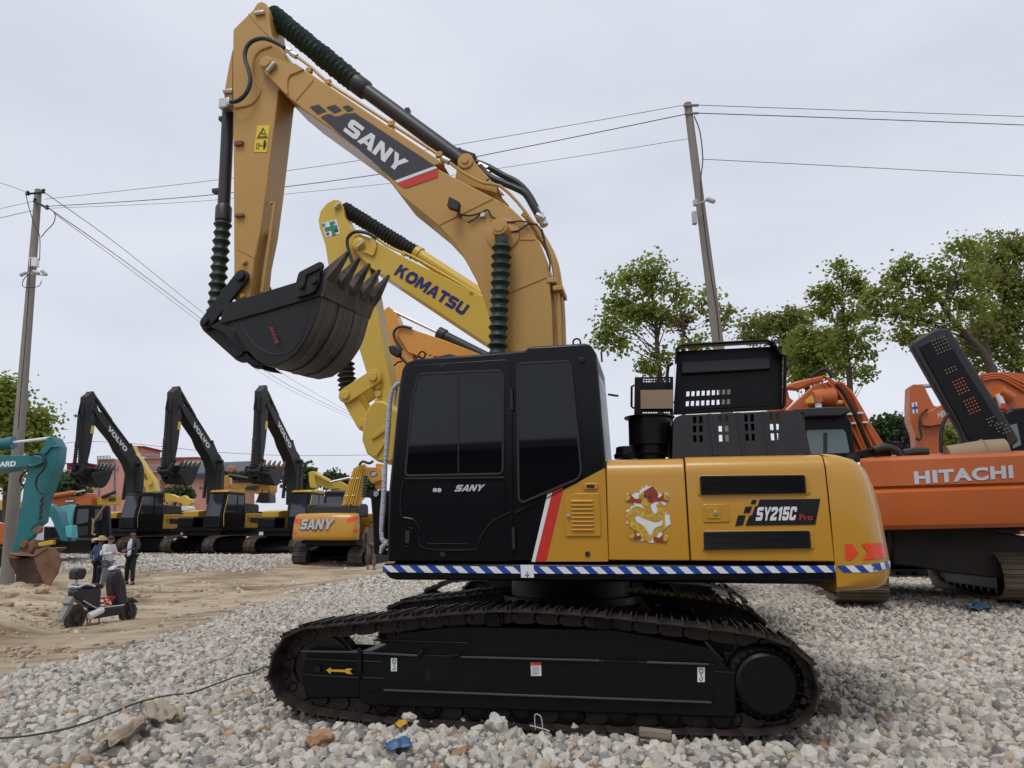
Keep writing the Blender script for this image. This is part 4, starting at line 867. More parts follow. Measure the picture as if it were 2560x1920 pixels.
        for a, b, dx, dz in ((1025, 585, .03, -.07), (615, 235, -.05, .03), (625, 268, -.05, .03), (1050, 620, .03, -.07)):
            q = G.U(*c3(a, b), -.06); mb = MB(); mb.cyl(q-Vector((dx, 0, dz)), q+Vector((dx, 0, dz)), .045, n=8); mb.build('hose_fitting', M_steel, bo, .005)
        mb = MB(); q = G.U(*c3(500, 160), 0); mb.box(q, (.18, .12, .10), Matrix.Rotation(R(25), 3, 'Y')); mb.build('cylinder_port', M_hose, bo, .01)
    # cylinders
    def cylobj(nm, a, b, c, d, rb, rc, ys, pitch):
        for y in ys:
            e = MB(); pa, pb = G.U(*b, y), G.U(*c, y); e.cyl(pa, pb, rc, n=20); o = e.build(nm, cyl, fr, .006)
            p0 = G.U(*a, y)
            if bell: bellows(p0, pa, rb, pitch, 18).build('bellows', bell, o, sharp=20)
            else: MB().cyl(p0, pa, rc*.5, n=14).build('rod', M_steel, o)
            col_ = (pb-pa).normalized(); MB().lathe(pa-col_*.02, pa+col_*.19, [(0, rc*1.05), (.1, rc*1.3), (.85, rc*1.3), (1, rc*1.05)], 20).build('collar', cyl, o)
    # arm cylinder
    cylobj('arm_cylinder', c1(735, 118), c1(1455, 705), c3(470, 195), None, .125, .086, (0,), .075)
    cylobj('bucket_cylinder', (538, 790), c2(325, 305), c1(378, 890), None, .098, .070, (0,), .10)
    if lvl > 1:
        bc = [o for o in fr.root.children if o.name.startswith('bucket_cylinder')][-1]; ac_ = [o for o in fr.root.children if o.name.startswith('arm_cylinder')][-1]
        for a, b in ((345, 1010), (290, 1620)): mb = MB(); mb.box(G.U(*c1(a, b), 0), (.12, .08, .05)); mb.build('pipe_lug', cyl, bc, .006)
        for a, b in (c1(1895, 965), c3(440, 135)): q = G.U(a, b, 0); mb = MB(); mb.box(q, (.05, .08, .12)); mb.build('pipe_lug', cyl, ac_, .006)
    # boss for arm cylinder
    q = G.U(*c3(512, 238), 0); mb = MB(); mb.disc(q, .085, .34, 22); mb.disc(q, .04, .37, 16); mb.poly([(q.x-.12, q.z-.22), (q.x-.085, q.z), (q.x+.085, q.z), (q.x+.42, q.z-.42)], -.15, -.11); mb.poly([(q.x-.12, q.z-.22), (q.x-.085, q.z), (q.x+.085, q.z), (q.x+.42, q.z-.42)], .11, .15); mb.build('cylinder_boss', boom, bo, .006)
    # boom cylinders, either side of the boom
    for s in (-1, 1):
        pt = G.U(*c3(740, 690), -.42); pt.y = .42*s
        p0 = G.U(*c3(755, 800), -.42); p0.y = .42*s; p1 = G.U(*c3(722, 1560), -.42); p1.y = .42*s; p2 = p1+(p1-p0)*.55
        if bell: o = bellows(p0, p2, .098, .088, 20).build('boom_cylinder', bell, fr, sharp=20)
        else: o = MB().cyl(p0, p2, .075, n=16).build('boom_cylinder', cyl, fr)
        mb = MB(); mb.cyl(pt+Vector((0, 0, 0)), p0, .05, n=12); mb.cyl((pt+p0)/2, p0, .062, n=12); mb.build('rod_end', cyl, o)
    q = G.U(*c3(742, 687), -.42); mb = MB(); mb.lathe((q.x, -.50, q.z), (q.x, .50, q.z), [(0, .055), (.01, .055), (.012, .085), (.2, .09), (.212, .17), (.222, .175), (.778, .175), (.788, .17), (.8, .09), (.988, .085), (.99, .055), (1, .055)], 24); mb.build('cylinder_pin_boss', boom, bo)
    # linkage
    pa, pb, pc = G.U(*c2(480, 775), -.24), G.U(*c2(190, 1150), -.24), G.U(*c2(460, 1390), -.24)
    a2, b2, c2_ = (pa.x, pa.z), (pb.x, pb.z), (pc.x, pc.z)
    for s in (-1, 1):
        mb = MB(); mb.poly(stadium(a2, b2, .085, .075), .24*s-.02, .24*s+.02); mb.disc((pa.x, .27*s, pa.z), .05, .06, 18); mb.disc((pb.x, .27*s, pb.z), .04, .06, 18); mb.build('bucket_rocker', buck, fr, .008)
    mb = MB(); mb.poly(stadium(b2, c2_, .10, .10), -.2, -.12); mb.poly(stadium(b2, c2_, .10, .10), .12, .2); mb.cyl((pb.x, -.25, pb.z), (pb.x, .25, pb.z), .075, n=18); mb.cyl((pc.x, -.26, pc.z), (pc.x, .26, pc.z), .06, n=18)
    mb.bx((pb.x+pc.x)/2-.1, (pb.x+pc.x)/2+.1, -.12, .12, (pb.z+pc.z)/2-.05, (pb.z+pc.z)/2+.05); mb.build('bucket_link', buck, fr, .008)
    # bucket
    near = [(1145, 930), (1128, 1020), (1098, 1110), (1055, 1210), (1005, 1300), (935, 1400), (850, 1470), (760, 1508), (660, 1500), (590, 1450), (520, 1370), (455, 1270), (390, 1175), (310, 1165)]
    far = [(1535, 1120), (1515, 1200), (1490, 1290), (1450, 1380), (1395, 1460), (1320, 1540), (1230, 1600), (1120, 1622), (1010, 1600), (930, 1550), (860, 1470), (800, 1370), (740, 1280), (660, 1270)]
    yn, yf = -.58, .58
    N_ = [G.U(*c2(*p), yn) for p in near]; F_ = [G.U(*c2(*p), yf) for p in far]
    th = .035; cx = sum(p.x for p in N_)/len(N_); cz = sum(p.z for p in N_)/len(N_)
    mb = MB(); k = len(N_)
    Ni = [p+(Vector((cx, p.y, cz))-p).normalized()*th for p in N_]; Fi = [p+(Vector((cx+.05, p.y, cz))-p).normalized()*th for p in F_]
    mb.add(N_+F_+Ni+Fi, [(i, i+1, k+i+1, k+i) for i in range(k-1)]+[(2*k+i, 3*k+i, 3*k+i+1, 2*k+i+1) for i in range(k-1)])
    bk = mb.build('bucket', M_scr if buck is M_bucket else buck, fr, sharp=50)
    # side plates
    tn = [(350, 1000), (640, 910), (930, 822), (1185, 740)]; tf = [(720, 1130), (1000, 1060), (1300, 1010), (1598, 950)]
    Np = [G.U(*c2(*p), yn) for p in tn]; Fp = [G.U(*c2(*p), yf) for p in tf]
    for nm, loop, s in (('bucket_side', [(p.x, p.z) for p in N_[::-1]+[]]+[], -1),):
        pass
    o2 = [(p.x, p.z) for p in N_]+[(p.x, p.z) for p in Np]; mb = MB(); mb.poly(o2, yn-.004, yn+.022); sd1 = mb.build('bucket_side', buck, bk, .006)
    o2 = [(p.x, p.z) for p in F_]+[(p.x, p.z) for p in Fp]; mb = MB(); mb.poly(o2, yf-.022, yf+.004); mb.build('bucket_side', buck, bk, .006)
    mb = MB(); mb.poly([(p.x, p.z) for p in (G.U(*c2(*q_), yn) for q_ in ((300, 1170), (350, 1000), (930, 822), (1185, 740), (1145, 930), (700, 1060)))], yn-.025, yn-.002); mb.build('rim_band', buck, bk, .008)
    # cutting lip
    a, b, c, d = G.U(*c2(1185, 740), yn-.02), G.U(*c2(1600, 950), yf+.02), G.U(*c2(1535, 1122), yf+.02), G.U(*c2(1145, 932), yn-.02)
    o_ = (b-a).cross(d-a).normalized()*.03; o_ = o_ if o_.x < 0 else -o_
    mb = MB(); mb.loft([a-o_*.4, b-o_*.4, c-o_*.4, d-o_*.4], [a+o_, b+o_, c+o_, d+o_]); mb.build('cutting_lip', M_scr2 if buck is M_bucket else buck, bk, .005)
    T = [((1250, 725), (1345, 588)), ((1345, 778), (1430, 648)), ((1425, 822), (1510, 703)), ((1505, 872), (1590, 758)), ((1570, 925), (1665, 808))]
    for i, (bs, tp) in enumerate(T):
        y = yn+.06+(yf-yn-.12)*i/4; b0 = a.lerp(b, .06+.22*i)+o_*.2; t0 = G.U(*c2(*tp), b0.y+.0); dn = (t0-b0).normalized(); t0 = b0+dn*.31
        sd_ = (b-a).normalized(); up = dn.cross(sd_).normalized()
        Q = lambda c_, w_, h_: [c_+sd_*w_+up*h_, c_-sd_*w_+up*h_, c_-sd_*w_-up*h_, c_+sd_*w_-up*h_]
        mb = MB(); s0, s1, s2 = Q(b0-dn*.14, .078, .045), Q(b0+dn*.02, .074, .05), Q(t0, .026, .01)
        mb.add(s0+s1+s2, [(3, 2, 1, 0), (0, 1, 5, 4), (1, 2, 6, 5), (2, 3, 7, 6), (3, 0, 4, 7), (4, 5, 9, 8), (5, 6, 10, 9), (6, 7, 11, 10), (7, 4, 8, 11), (8, 9, 10, 11)]); mb.build('tooth', M_scr2 if buck is M_bucket else tooth, bk, .008)
    # ear plates where the arm and link are pinned
    p1 = G.U(*c2(330, 1070), -.2); 
    for s in (-1, 1): mb = MB(); mb.poly([(p.x, p.z) for p in (G.U(*c2(*q_), -.24) for q_ in ((400, 1390), (450, 1335), (505, 1380), (560, 1440), (640, 1500), (520, 1480), (430, 1450)))], .22*s-.02, .22*s+.02); mb.build('bucket_ear', buck, bk, .006)
    for s in (-1, 1): mb = MB(); mb.poly([(p.x, p.z) for p in (G.U(*c2(*q_), -.24) for q_ in ((230, 1190), (300, 1150), (420, 1200), (560, 1390), (500, 1400), (330, 1230)))], .26*s-.02, .26*s+.02); mb.build('bucket_bracket', buck, bk, .006)
    if lvl > 1:
        mb = MB(); sc_ = [(935, 935), (930, 825), (955, 735), (1130, 645), (1155, 655), (1160, 685), (1130, 750), (1125, 820), (1090, 890), (1060, 910), (950, 945)]
        mb.poly(rnd([(p.x, p.z) for p in (G.U(*c2(*q_), yn-.05) for q_ in sc_)], .02, 2), yn-.065, yn-.028)
        mb.poly(rnd([(p.x, p.z) for p in (G.U(*c2(*q_), yn-.07) for q_ in ((965, 800), (980, 745), (1110, 680), (1135, 700), (1110, 720), (1020, 760), (1000, 870), (970, 870)))], .01, 2), yn-.085, yn-.06)
        for q_ in ((975, 845), (1080, 805)): mb.disc(G.U(*c2(*q_), yn-.08), .035, .04, 8)
        mb.build('side_cutter', buck, bk, .008)
        mb = MB(); mb.tube([G.U(*c2(*q_), yn-.004) for q_ in ((468, 1135), (530, 1260), (640, 1372), (760, 1415), (880, 1392), (970, 1280), (1020, 1120), (1045, 1030))], .006, 6, 4); mb.build('weld_seam', M_bon, bk)
        for i in range(2):
            u = (i+1)/3; mb = MB(); L_ = [N_[j].lerp(F_[j], u) for j in range(k)]
            mb.tube([p+(p-Vector((cx, p.y, cz))).normalized()*.002 for p in L_], .006, 5); mb.build('wear_seam', M_rubber, bk)
    return arm, bo, bk
M_scr = mat('scraped_bucket_steel', (.02, .018, .018), .42, var=.4, vscale=3, bump=.5, bscale=9, dirt=.52, dcol=(.19, .165, .14), dscale=1.3)
M_scr2 = mat('scraped_tooth_steel', (.018, .017, .017), .5, var=.5, vscale=8, bump=.5, bscale=14, dirt=.47, dcol=(.20, .155, .12), dscale=3.5)
# lengthwise scratches on the bucket shell
for m_ in (M_scr,):
    t = m_.node_tree; nzs = [n for n in t.nodes if n.type == 'TEX_NOISE']
    mpn = t.nodes.new('ShaderNodeMapping'); mpn.inputs['Scale'].default_value = (1.1, 13, 1.1); tcn = [n for n in t.nodes if n.type == 'TEX_COORD'][0]; t.links.new(tcn.outputs['Object'], mpn.inputs[0])
    for n in nzs: t.links.new(mpn.outputs[0], n.inputs['Vector'])
arm, boom, bucket = front_gear(MF, M_boom, M_green, M_navycyl if 'M_navycyl' in globals() else mat('gunmetal_cylinder', (.022, .022, .028), .42, var=.15), M_bucket)
# boom decal
yd = -.273
decal(MF, [c1(*p) for p in ((1157, 990), (1212, 966), (1240, 965), (1272, 985), (1310, 985), (1368, 960), (1392, 962), (1445, 955), (2128, 1405), (1783, 1528))], yd-.002, M_navy, boom, 'boom_decal', th=.002)
for q in (((1065, 905), (1140, 885), (1205, 940), (1130, 965)), ((1205, 907), (1280, 886), (1335, 932), (1270, 957)), ((1340, 905), (1388, 888), (1438, 925), (1388, 945))): decal(MF, [c1(*p) for p in q], yd-.002, M_navy, boom, 'decal_square', th=.002)
decal(MF, [c1(*p) for p in ((1783, 1530), (2122, 1406), (2146, 1422), (1806, 1548))], yd-.002, M_white, boom, 'white_stripe', th=.002)
decal(MF, [c1(*p) for p in ((1806, 1550), (2150, 1427), (2148, 1495), (2130, 1505), (1885, 1590), (1855, 1588))], yd-.002, M_red, boom, 'red_stripe', th=.002)
sany(MF, c1(1347, 1108), (142, 108), (23, -31), yd-.003, M_white, boom)
# warning sticker on the arm
ya_ = -.193
decal(MF, [c1(*p) for p in ((620, 1062), (727, 1061), (701, 1289), (592, 1286))], ya_, M_yvinyl, arm, 'warning_sticker', th=.002)
mb = MB(); T3 = [MF.U(*c1(*p), ya_-.005) for p in ((670, 1085), (700, 1155), (625, 1160), (670, 1085))]; mb.tube(T3, .006, 5); mb.tube([MF.U(*c1(*p), ya_-.005) for p in ((612, 1170), (712, 1166))], .003, 4)
mb.tube([MF.U(*c1(*p), ya_-.005) for p in ((655, 1140), (662, 1120), (675, 1140), (684, 1135))], .005, 4)
mb.tube([MF.U(*c1(*p), ya_-.005) for p in ((617, 1215), (636, 1213), (631, 1258), (612, 1258), (617, 1215))], .004, 4); mb.tube([MF.U(*c1(*p), ya_-.005) for p in ((636, 1232), (665, 1232))], .004, 4)
mb.tube([MF.U(*c1(*p), ya_-.006) for p in ((684, 1205), (682, 1232))], .016, 6); mb.tube([MF.U(*c1(*p), ya_-.006) for p in ((676, 1232), (672, 1260))], .005, 5); mb.tube([MF.U(*c1(*p), ya_-.006) for p in ((685, 1232), (684, 1260))], .005, 5); mb.disc(MF.U(*c1(684, 1193), ya_-.006), .012, .003, 10)
mb.build('warning_pictogram', M_navy, arm)
# faded word on the bucket
text(MF, 'SANY', c2(787, 1318), (-17, -45), (-9, 2), -.62, mat('faded_red_print', (.22, .025, .015), .6, var=.8, vscale=30), bucket, 'lettering', .05)
# work light and cable
mb = MB(); mb.poly(rnd(MF.P([c3(378, 472), c3(456, 512), c3(440, 572), c3(362, 545)], -.36), .015), -.44, -.36); wl = mb.build('work_light', M_rubber, boom, .012)
mb = MB(); mb.tube([MF.U(*c3(440, 560), -.37), MF.U(*c3(430, 585), -.32), MF.U(*c3(450, 600), -.28)], .018, 6); mb.build('light_bracket', M_rust, boom)
for pp in (((432, 565), (450, 582), (520, 590), (600, 568), (650, 548), (680, 598), (760, 633), (830, 636), (900, 630), (1000, 655), (1042, 695), (1062, 760)), ((810, 712), (880, 700), (950, 655), (1020, 655)), ((600, 568), (560, 610), (500, 640)), ((1050, 690), (1070, 770), (1085, 860), (1110, 930), (1108, 1000)), ((640, 330), (660, 318)), ((722, 378), (730, 420), (752, 455))):
    mb = MB(); mb.tube([MF.U(*c3(*p), -.30) for p in pp], .009, 6, 3); mb.build('cable', M_rubber, boom)
mb = MB(); mb.box(MF.U(*c3(612, 585), -.29), (.05, .03, .05)); mb.build('cable_clip', M_steel, boom, .004)
# ------------------------------------------------------------------ helpers for machines set out by their distance
WF = Frame(None, (0, 0, 0), 0)
def attach(o, th):
    r = th.root if isinstance(th, Frame) else th
    o.parent = r; m = r.matrix_world if r.parent is None else r.parent.matrix_world @ r.matrix_local
    o.matrix_parent_inverse = m.inverted(); return o
def plate(pts, Y, th, name, m, thing, bev=.01, r=0, yaw=0, ref=None, par=None):
    """a solid cut to the outline seen, standing at distance Y, th metres thick"""
    if yaw:
        F = Frame(None, ((ref if ref else 0), Y, 0), yaw); p = F.P(pts, 0); M = F.M; y0 = 0
    else: p = WF.P(pts, Y); M = None; y0 = Y
    if r: p = rnd(p, r)
    mb = MB(); mb.poly(p, y0, y0+th)
    if M is not None: mb.v = [tuple(M @ Vector(v)) for v in mb.v]
    o = mb.build(name, m, None, bev); return attach(o, par or thing)
def wtube(pts, Y, r, name, m, thing, n=8, sm=0, par=None, dy=0):
    mb = MB(); mb.tube([WF.U(a, b, Y)+Vector((0, dy*i, 0)) for i, (a, b) in enumerate(pts)], r, n, sm); return attach(mb.build(name, m, None), par or thing)
def wdisc(c, Y, r, t, name, m, thing, par=None):
    mb = MB(); mb.disc(WF.U(*c, Y), r, t, 18); return attach(mb.build(name, m, None, .004), par or thing)
def wtext(s, o, ex, ey, Y, m, thing, bold=.02, sp=1.0, par=None): return attach(text(WF, s, o, ex, ey, Y, m, None, 'lettering', bold, sp), par or thing)
def wbell(a, b, Y, r, pitch, name, m, thing, par=None): return attach(bellows(WF.U(*a, Y), WF.U(*b, Y), r, pitch, 14).build(name, m, None, sharp=20), par or thing)
def thing(name, loc, yaw, label, cat, group=None): return Frame(name, loc, yaw, label, cat, group)
def TPATH(): 
    return [(-2.1, .35), (-2.08, .5), (-1.98, .65), (-1.8, .76), (-1.5, .82), (-.8, .86), (.8, .86), (1.5, .82), (1.8, .76), (1.98, .65), (2.08, .5), (2.1, .35), (2.05, .18), (1.9, .07), (1.6, .01), (.8, 0), (-.8, 0), (-1.6, .01), (-1.9, .07), (-2.05, .18)]
def body(fr, c, cab=True, bonnet=True, cw=True, roof=None, grille=True, tr=True, trm=None, n=44, side=None, dx=0, rops=None):
    """house of a mid-size machine: local -x is forward, cab on the -y side"""
    col = M_volvo
    if tr: tracks(fr, dict(shoe=trm or M_trackfar, frame=M_under), n, path=TPATH(), links=False, detail=False, dx=dx)
    mb = MB(); mb.bx(-1.35, 2.0, -1.36, 1.36, 1.02, 1.2); mb.build('deck', M_blk, fr, .02)
    mb = MB(); mb.bx(-1.1, 1.8, -1.1, 1.1, .80, 1.035); mb.build('dark_gap_filler', M_under, fr, .03)  # added filler box, keeps the pale gap under the deck dark
    if cab:
        mb = MB(); A = [(-1.42, 1.2), (-1.45, 1.75), (-1.18, 2.85), (-1.05, 2.95), (.05, 2.98), (.15, 2.9), (.30, 1.9), (.30, 1.2)]; mb.poly(A, -1.36, -.36); cb_ = mb.build('cab', M_blk, fr, .05, 3)
        if roof: mb = MB(); mb.poly([(-1.22, 2.86), (-1.05, 2.97), (.06, 3.0), (.17, 2.92), (.15, 2.84)], -1.375, -.345); mb.build('cab_roof', roof, cb_, .03)
        mb = MB(); mb.add([(-1.475, -1.26, 1.72), (-1.475, -.46, 1.72), (-1.235, -.46, 2.78), (-1.235, -1.26, 2.78)], [(0, 3, 2, 1)]); mb.build('windscreen', M_glassd, cb_)
        mb = MB(); mb.add([(-1.35, -1.367, 1.9), (-.45, -1.367, 1.9), (-.45, -1.367, 2.75), (-1.12, -1.367, 2.75)], [(0, 1, 2, 3)]); mb.build('door_window', M_glassd, cb_)
        mb = MB(); mb.add([(-.35, -1.367, 1.9), (.18, -1.367, 1.9), (.05, -1.367, 2.75), (-.35, -1.367, 2.75)], [(0, 1, 2, 3)]); mb.build('side_window', M_glassd, cb_)
        mb = MB(); mb.add([(.335, -1.22, 1.95), (.335, -.5, 1.95), (.19, -.5, 2.75), (.19, -1.22, 2.75)], [(0, 1, 2, 3)]); mb.build('rear_window', M_glassd, cb_)
        if grille:
            for k in range(9):
                y = -1.28+k*.105; mb = MB(); mb.bx(-1.50, -1.47, y, y+.03, 1.22, 1.68); mb.build('guard_bar', M_bon, cb_)
        mb = MB(); mb.tube([(-1.30, -1.40, 1.25), (-1.38, -1.42, 1.8), (-1.16, -1.42, 2.7)], .018, 6); mb.build('grab_rail', side if side else M_bon, cb_)
    mb = MB(); mb.poly([(-1.25, 1.2), (-1.25, 1.62), (-1.15, 1.7), (-.35, 1.7), (-.35, 1.2)], .42, 1.34); mb.build('tool_box', M_blk, fr, .03)
    if c:
        mb = MB(); mb.poly([(-.9, 1.7), (-.9, 1.98), (-.35, 2.05), (.3, 2.05), (.3, 1.2), (-.35, 1.2), (-.35, 1.7)], .45, 1.36); mb.build('fuel_tank', c, fr, .03)
        mb = MB(); mb.poly([(.30, 1.2), (.34, 1.9), (2.0, 1.95), (2.0, 1.2)], -1.36, -.9); sp_ = mb.build('side_panel', c, fr, .02)
        mb = MB(); mb.bx(.7, 1.7, -1.375, -1.35, 1.45, 1.7); mb.build('vent_grille', M_rubber, sp_)
    if bonnet: mb = MB(); mb.poly([(.5, 1.9), (.55, 2.35), (.7, 2.42), (1.9, 2.4), (2.0, 2.3), (2.02, 1.9)], -.85, .9); mb.build('engine_bonnet', M_volvo, fr, .05)
    if cw: o = bpy.data.objects.new('counterweight', cwt.data.copy()); o.data.materials[0] = cw; COL.objects.link(o); o.parent = fr.root; return o
def gear(fr, boom_m, bell, cyl, buck, lvl=1, tooth=None, letter=None, lm=None, cut=None, sticker=True):
    a, b, k = front_gear(fr, boom_m, bell, cyl, buck, lvl, tooth)
    if letter: text(MF, letter, c1(1160, 1010), (262, 190), (33, -44), yb_, lm, b, 'lettering', .07, 1.1)
    if sticker: decal(MF, [c1(*p) for p in ((640, 1062), (760, 1061), (740, 1320), (610, 1320))], -.196, M_yvinyl, a, 'warning_sticker', th=.002)
yb_ = -.276
# ---- Volvo-type black booms in the back row
VG = 'black-armed excavators parked in the back row'
vs_list = [((-18.9, 38.0), 70, 'leftmost of the three black-armed excavators, behind the three standing people', .48),
           ((-14.45, 37.0), 72, 'middle one of the three black-armed excavators, yellow cab roof and side panel', .52),
           ((-10.5, 36.7), 75, 'rightmost of the three black-armed excavators, beside the machine with the lettered counterweight', .5)]
for i, ((x, y), yaw, lab, z) in enumerate(vs_list):
    f = thing('excavator', (x, y, z), yaw, lab, 'excavator', VG)
    body(f, M_vyel, roof=(None, M_vyel, M_vyel)[i], cw=M_volvo, side=M_vyel if i else M_card)
    gear(f, M_volvo, M_bellblk, M_volvo, M_volvo, 1, (None, None, M_rust)[i], 'VOLVO', M_white)
    textm('EC210', (.45, -1.372, 1.55), (.45, 0, 0), (0, 0, .15), M_navy, f.root, 'lettering', .02)
# ---- the yellow machine seen from behind, with SANY on its counterweight
f = thing('excavator', (-6.4, 30.6, .17), -107, 'yellow excavator seen from behind, large grey lettering across its counterweight, beside the walking person', 'excavator')
cw2 = body(f, M_body, roof=M_blk, cw=M_body, grille=False, trm=M_trackgrey)
s2 = f
def rearword(fr, y0, y1, z0, z1, x0, m, parent, gly='SANY'):
    tot = sum(GL[c][0]+.03 for c in gly); x = 0
    for c in gly:
        mb = MB()
        for pg in GL[c][1]:
            pl = []
            for a, b in pg:
                t_ = (x+a+.28*b)/(tot+.28); yy = y0+(y1-y0)*t_; pl.append((yy, z0+(z1-z0)*b))
            n = len(pl); vs = [(x0-.30*(yy/1.3)**2, yy, zz) for yy, zz in pl]+[(x0+.03-.30*(yy/1.3)**2, yy, zz) for yy, zz in pl]
            mb.add(vs, [tuple(range(2*n-1, n-1, -1)), tuple(range(n))]+[(i, i+n, (i+1) % n+n, (i+1) % n) for i in range(n)])
        mb.build('lettering', m, parent); x += GL[c][0]+.03
rearword(f, -.90, .62, 1.39, 1.80, 2.69, M_navy, cw2); rearword(f, -.86, .63, 1.42, 1.805, 2.70, M_grey, cw2)
bv2 = BVHTree.FromPolygons([f.M @ v.co for v in cw2.data.vertices], [tuple(p.vertices) for p in cw2.data.polygons])
def wwrap(quad, m, name, par, bvh, nu=4, nv=2, off=.01): attach(wrap(WF, bvh, quad, m, name, None, nu, nv, off) or MB().build(name, m), par)
def cc(a, b): return (640+a/4.88, 1100+b/4.88)
for q in (((462, 955), (555, 965), (555, 1025), (470, 1010)), ((440, 1128), (490, 1122), (510, 1150), (440, 1152)), ((1125, 950), (1248, 930), (1240, 970), (1110, 1005)), ((1200, 1092), (1285, 1085), (1285, 1118), (1175, 1122))): wwrap([cc(*p) for p in q], M_reflect, 'reflector', f, bv2)
plate([cc(*p) for p in ((1040, 800), (1065, 700), (1190, 345), (1240, 315), (1320, 290), (1345, 330), (1530, 335), (1535, 490), (1400, 520), (1340, 430), (1290, 690), (1235, 805))], 28.5, .5, 'boom', M_body, f, .02)
for k in range(5): wtube([cc(*p) for p in ((1062+k*34, 800-(k % 2)*20), (1100+k*30, 720), (1205+k*24, 350), (1260+k*18, 310))], 28.42, .022, 'hydraulic_pipe', M_komat, f)
for a, b in ((1165, 470), (1235, 468), (1105, 680), (1185, 675)): wtube([cc(a-20, b), cc(a+20, b-2)], 28.37, .02, 'pipe_clamp', M_white, f, 6)
wbell(cc(1340, 430), cc(1310, 700), 28.3, .09, .1, 'boom_cylinder', M_green, f)
wtube([cc(*p) for p in ((1260, 310), (1300, 262), (1380, 285), (1430, 255))], 28.3, .05, 'boom_hose', M_hose, f, 8, 3)
plate([cc(*p) for p in ((1460, 285), (1540, 290), (1535, 600), (1450, 590))], 28.9, .35, 'arm', M_sany3, f, .02)
sp_ = plate([cc(*p) for p in ((1395, 385), (1475, 378), (1480, 430), (1400, 450))], 28.48, .01, 'badge_plate', M_navy, f, 0); sany(WF, cc(1405, 440), (13.5, -2.4), (1.5, -9.5), 28.475, M_white, None)
for o in [o for o in COL.objects if o.parent is None and o.name.startswith('lettering')]: attach(o, f)
plate([cc(*p) for p in ((640, 790), (760, 775), (800, 780), (940, 785), (975, 800), (1235, 815), (1240, 885), (610, 895), (615, 795))], 28.9, .8, 'engine_bonnet', M_volvo, f, .03)
# ---- Komatsu
def kk(a, b): return (700+a/2.127, 480+b/2.127)
KF = Frame('excavator', (1.05, 10.75, .05), -11, 'lemon yellow excavator boom, arm and bucket just behind the black cab', 'excavator')
def kp(pts, y0, y1, nm, m, par=None, bev=.01, r=0):
    p = KF.P([kk(*q) for q in pts], y0)
    if r: p = rnd(p, r)
    mb = MB(); mb.poly(p, y0, y1); return mb.build(nm, m, par or KF, bev)
ka = kp([(250, 58), (285, 40), (315, 42), (332, 75), (342, 130), (380, 190), (430, 222), (462, 262), (478, 400), (512, 600), (552, 820), (592, 1040), (606, 1150), (545, 1140), (500, 1080), (455, 945), (415, 815), (345, 600), (262, 420), (240, 280), (210, 190), (204, 150), (215, 100)], -.18, .18, 'arm', M_komat)
kb = kp([(390, 300), (380, 265), (398, 235), (425, 225), (470, 240), (520, 268), (560, 288), (620, 325), (1060, 545), (1200, 640), (1350, 800), (1380, 1000), (1150, 1000), (1120, 820), (1010, 750), (560, 452), (480, 400), (440, 360)], -.26, .26, 'boom', M_komat)
sany(KF, kk(604, 437), (175, 105), (18, -25), -.262, mat('navy_vinyl', (.012, .014, .13), .4), kb, word='KOMATSU', gap=.09)
c_ = kp([(340, 82), (352, 70), (730, 305), (710, 345)], 0, .02, 'cylinder_rod', M_rubber); bpy.data.objects.remove(c_)
o = MB().cyl(KF.U(*kk(725, 325), 0), KF.U(*kk(1100, 568), 0), .105, n=20).build('arm_cylinder', M_komat, KF)
bellows(KF.U(*kk(335, 85), 0), KF.U(*kk(722, 325), 0), .125, .068, 16).build('bellows', M_bellblk, o, sharp=20)
MB().cyl(KF.U(*kk(722, 322), 0), KF.U(*kk(745, 336), 0), .125, n=20).build('cylinder_end', M_komat, o)
kp([(222, 165), (300, 146), (320, 220), (245, 243)], -.185, -.181, 'safety_sticker', M_white, ka, 0)
for q in (((262, 160), (280, 156), (296, 228), (278, 232)), ((236, 190), (302, 175), (306, 196), (240, 211))): kp(q, -.189 if q[0][0] == 262 else -.190, -.186, 'green_cross', flatc('cross_green', (.01, .22, .12)), ka, 0)
for s_, a, b in (('安', 226, 188), ('全', 278, 174), ('第', 246, 236), ('一', 292, 216)): text(KF, s_, kk(a, b), (9, -2.4), (-2, -9), -.188, M_navy, ka, 'lettering', .01)
mb = MB(); mb.tube([KF.U(*kk(*p), -.30) for p in ((388, 385), (365, 310), (358, 250), (395, 213), (450, 215), (488, 230), (510, 245))], .028, 8, 3); mb.build('arm_hose', M_hose, ka)
mb = MB(); mb.tube([KF.U(*kk(*p), -.24) for p in ((510, 245), (560, 280), (640, 318), (720, 350), (1080, 560))], .02, 8, 2); mb.build('hydraulic_pipe', M_komat, kb)
for a, b, r_ in ((412, 272, .11), (300, 72, .06)): q = KF.U(*kk(a, b), -.30 if a == 412 else -.20); mb = MB(); mb.lathe(q, q+Vector((0, .06, 0)), [(0, r_*.7), (.3, r_), (1, r_*1.1)], 20); mb.build('pivot_pin', M_komat, kb if a == 412 else ka)
for a, b, y in ((428, 283, -.32), (305, 75, -.22)): q = KF.U(*kk(a, b), y); mb = MB(); mb.cyl(q-Vector((.05, 0, .04)), q+Vector((.05, 0, .04)), .03, n=8); mb.build('pin_bolt', M_steel, ka)
kp([(478, 240), (505, 245), (512, 285), (500, 330), (490, 340), (440, 318), (440, 310), (475, 315), (485, 290)], -.30, -.26, 'head_plate', M_komat, kb, .005)
kp([(655, 310), (670, 320), (660, 340), (640, 330)], -.26, -.2, 'pipe_clamp', M_komat, kb)
kp([(1010, 520), (1035, 530), (1025, 560), (1000, 545)], -.26, -.2, 'pipe_clamp', M_komat, kb)
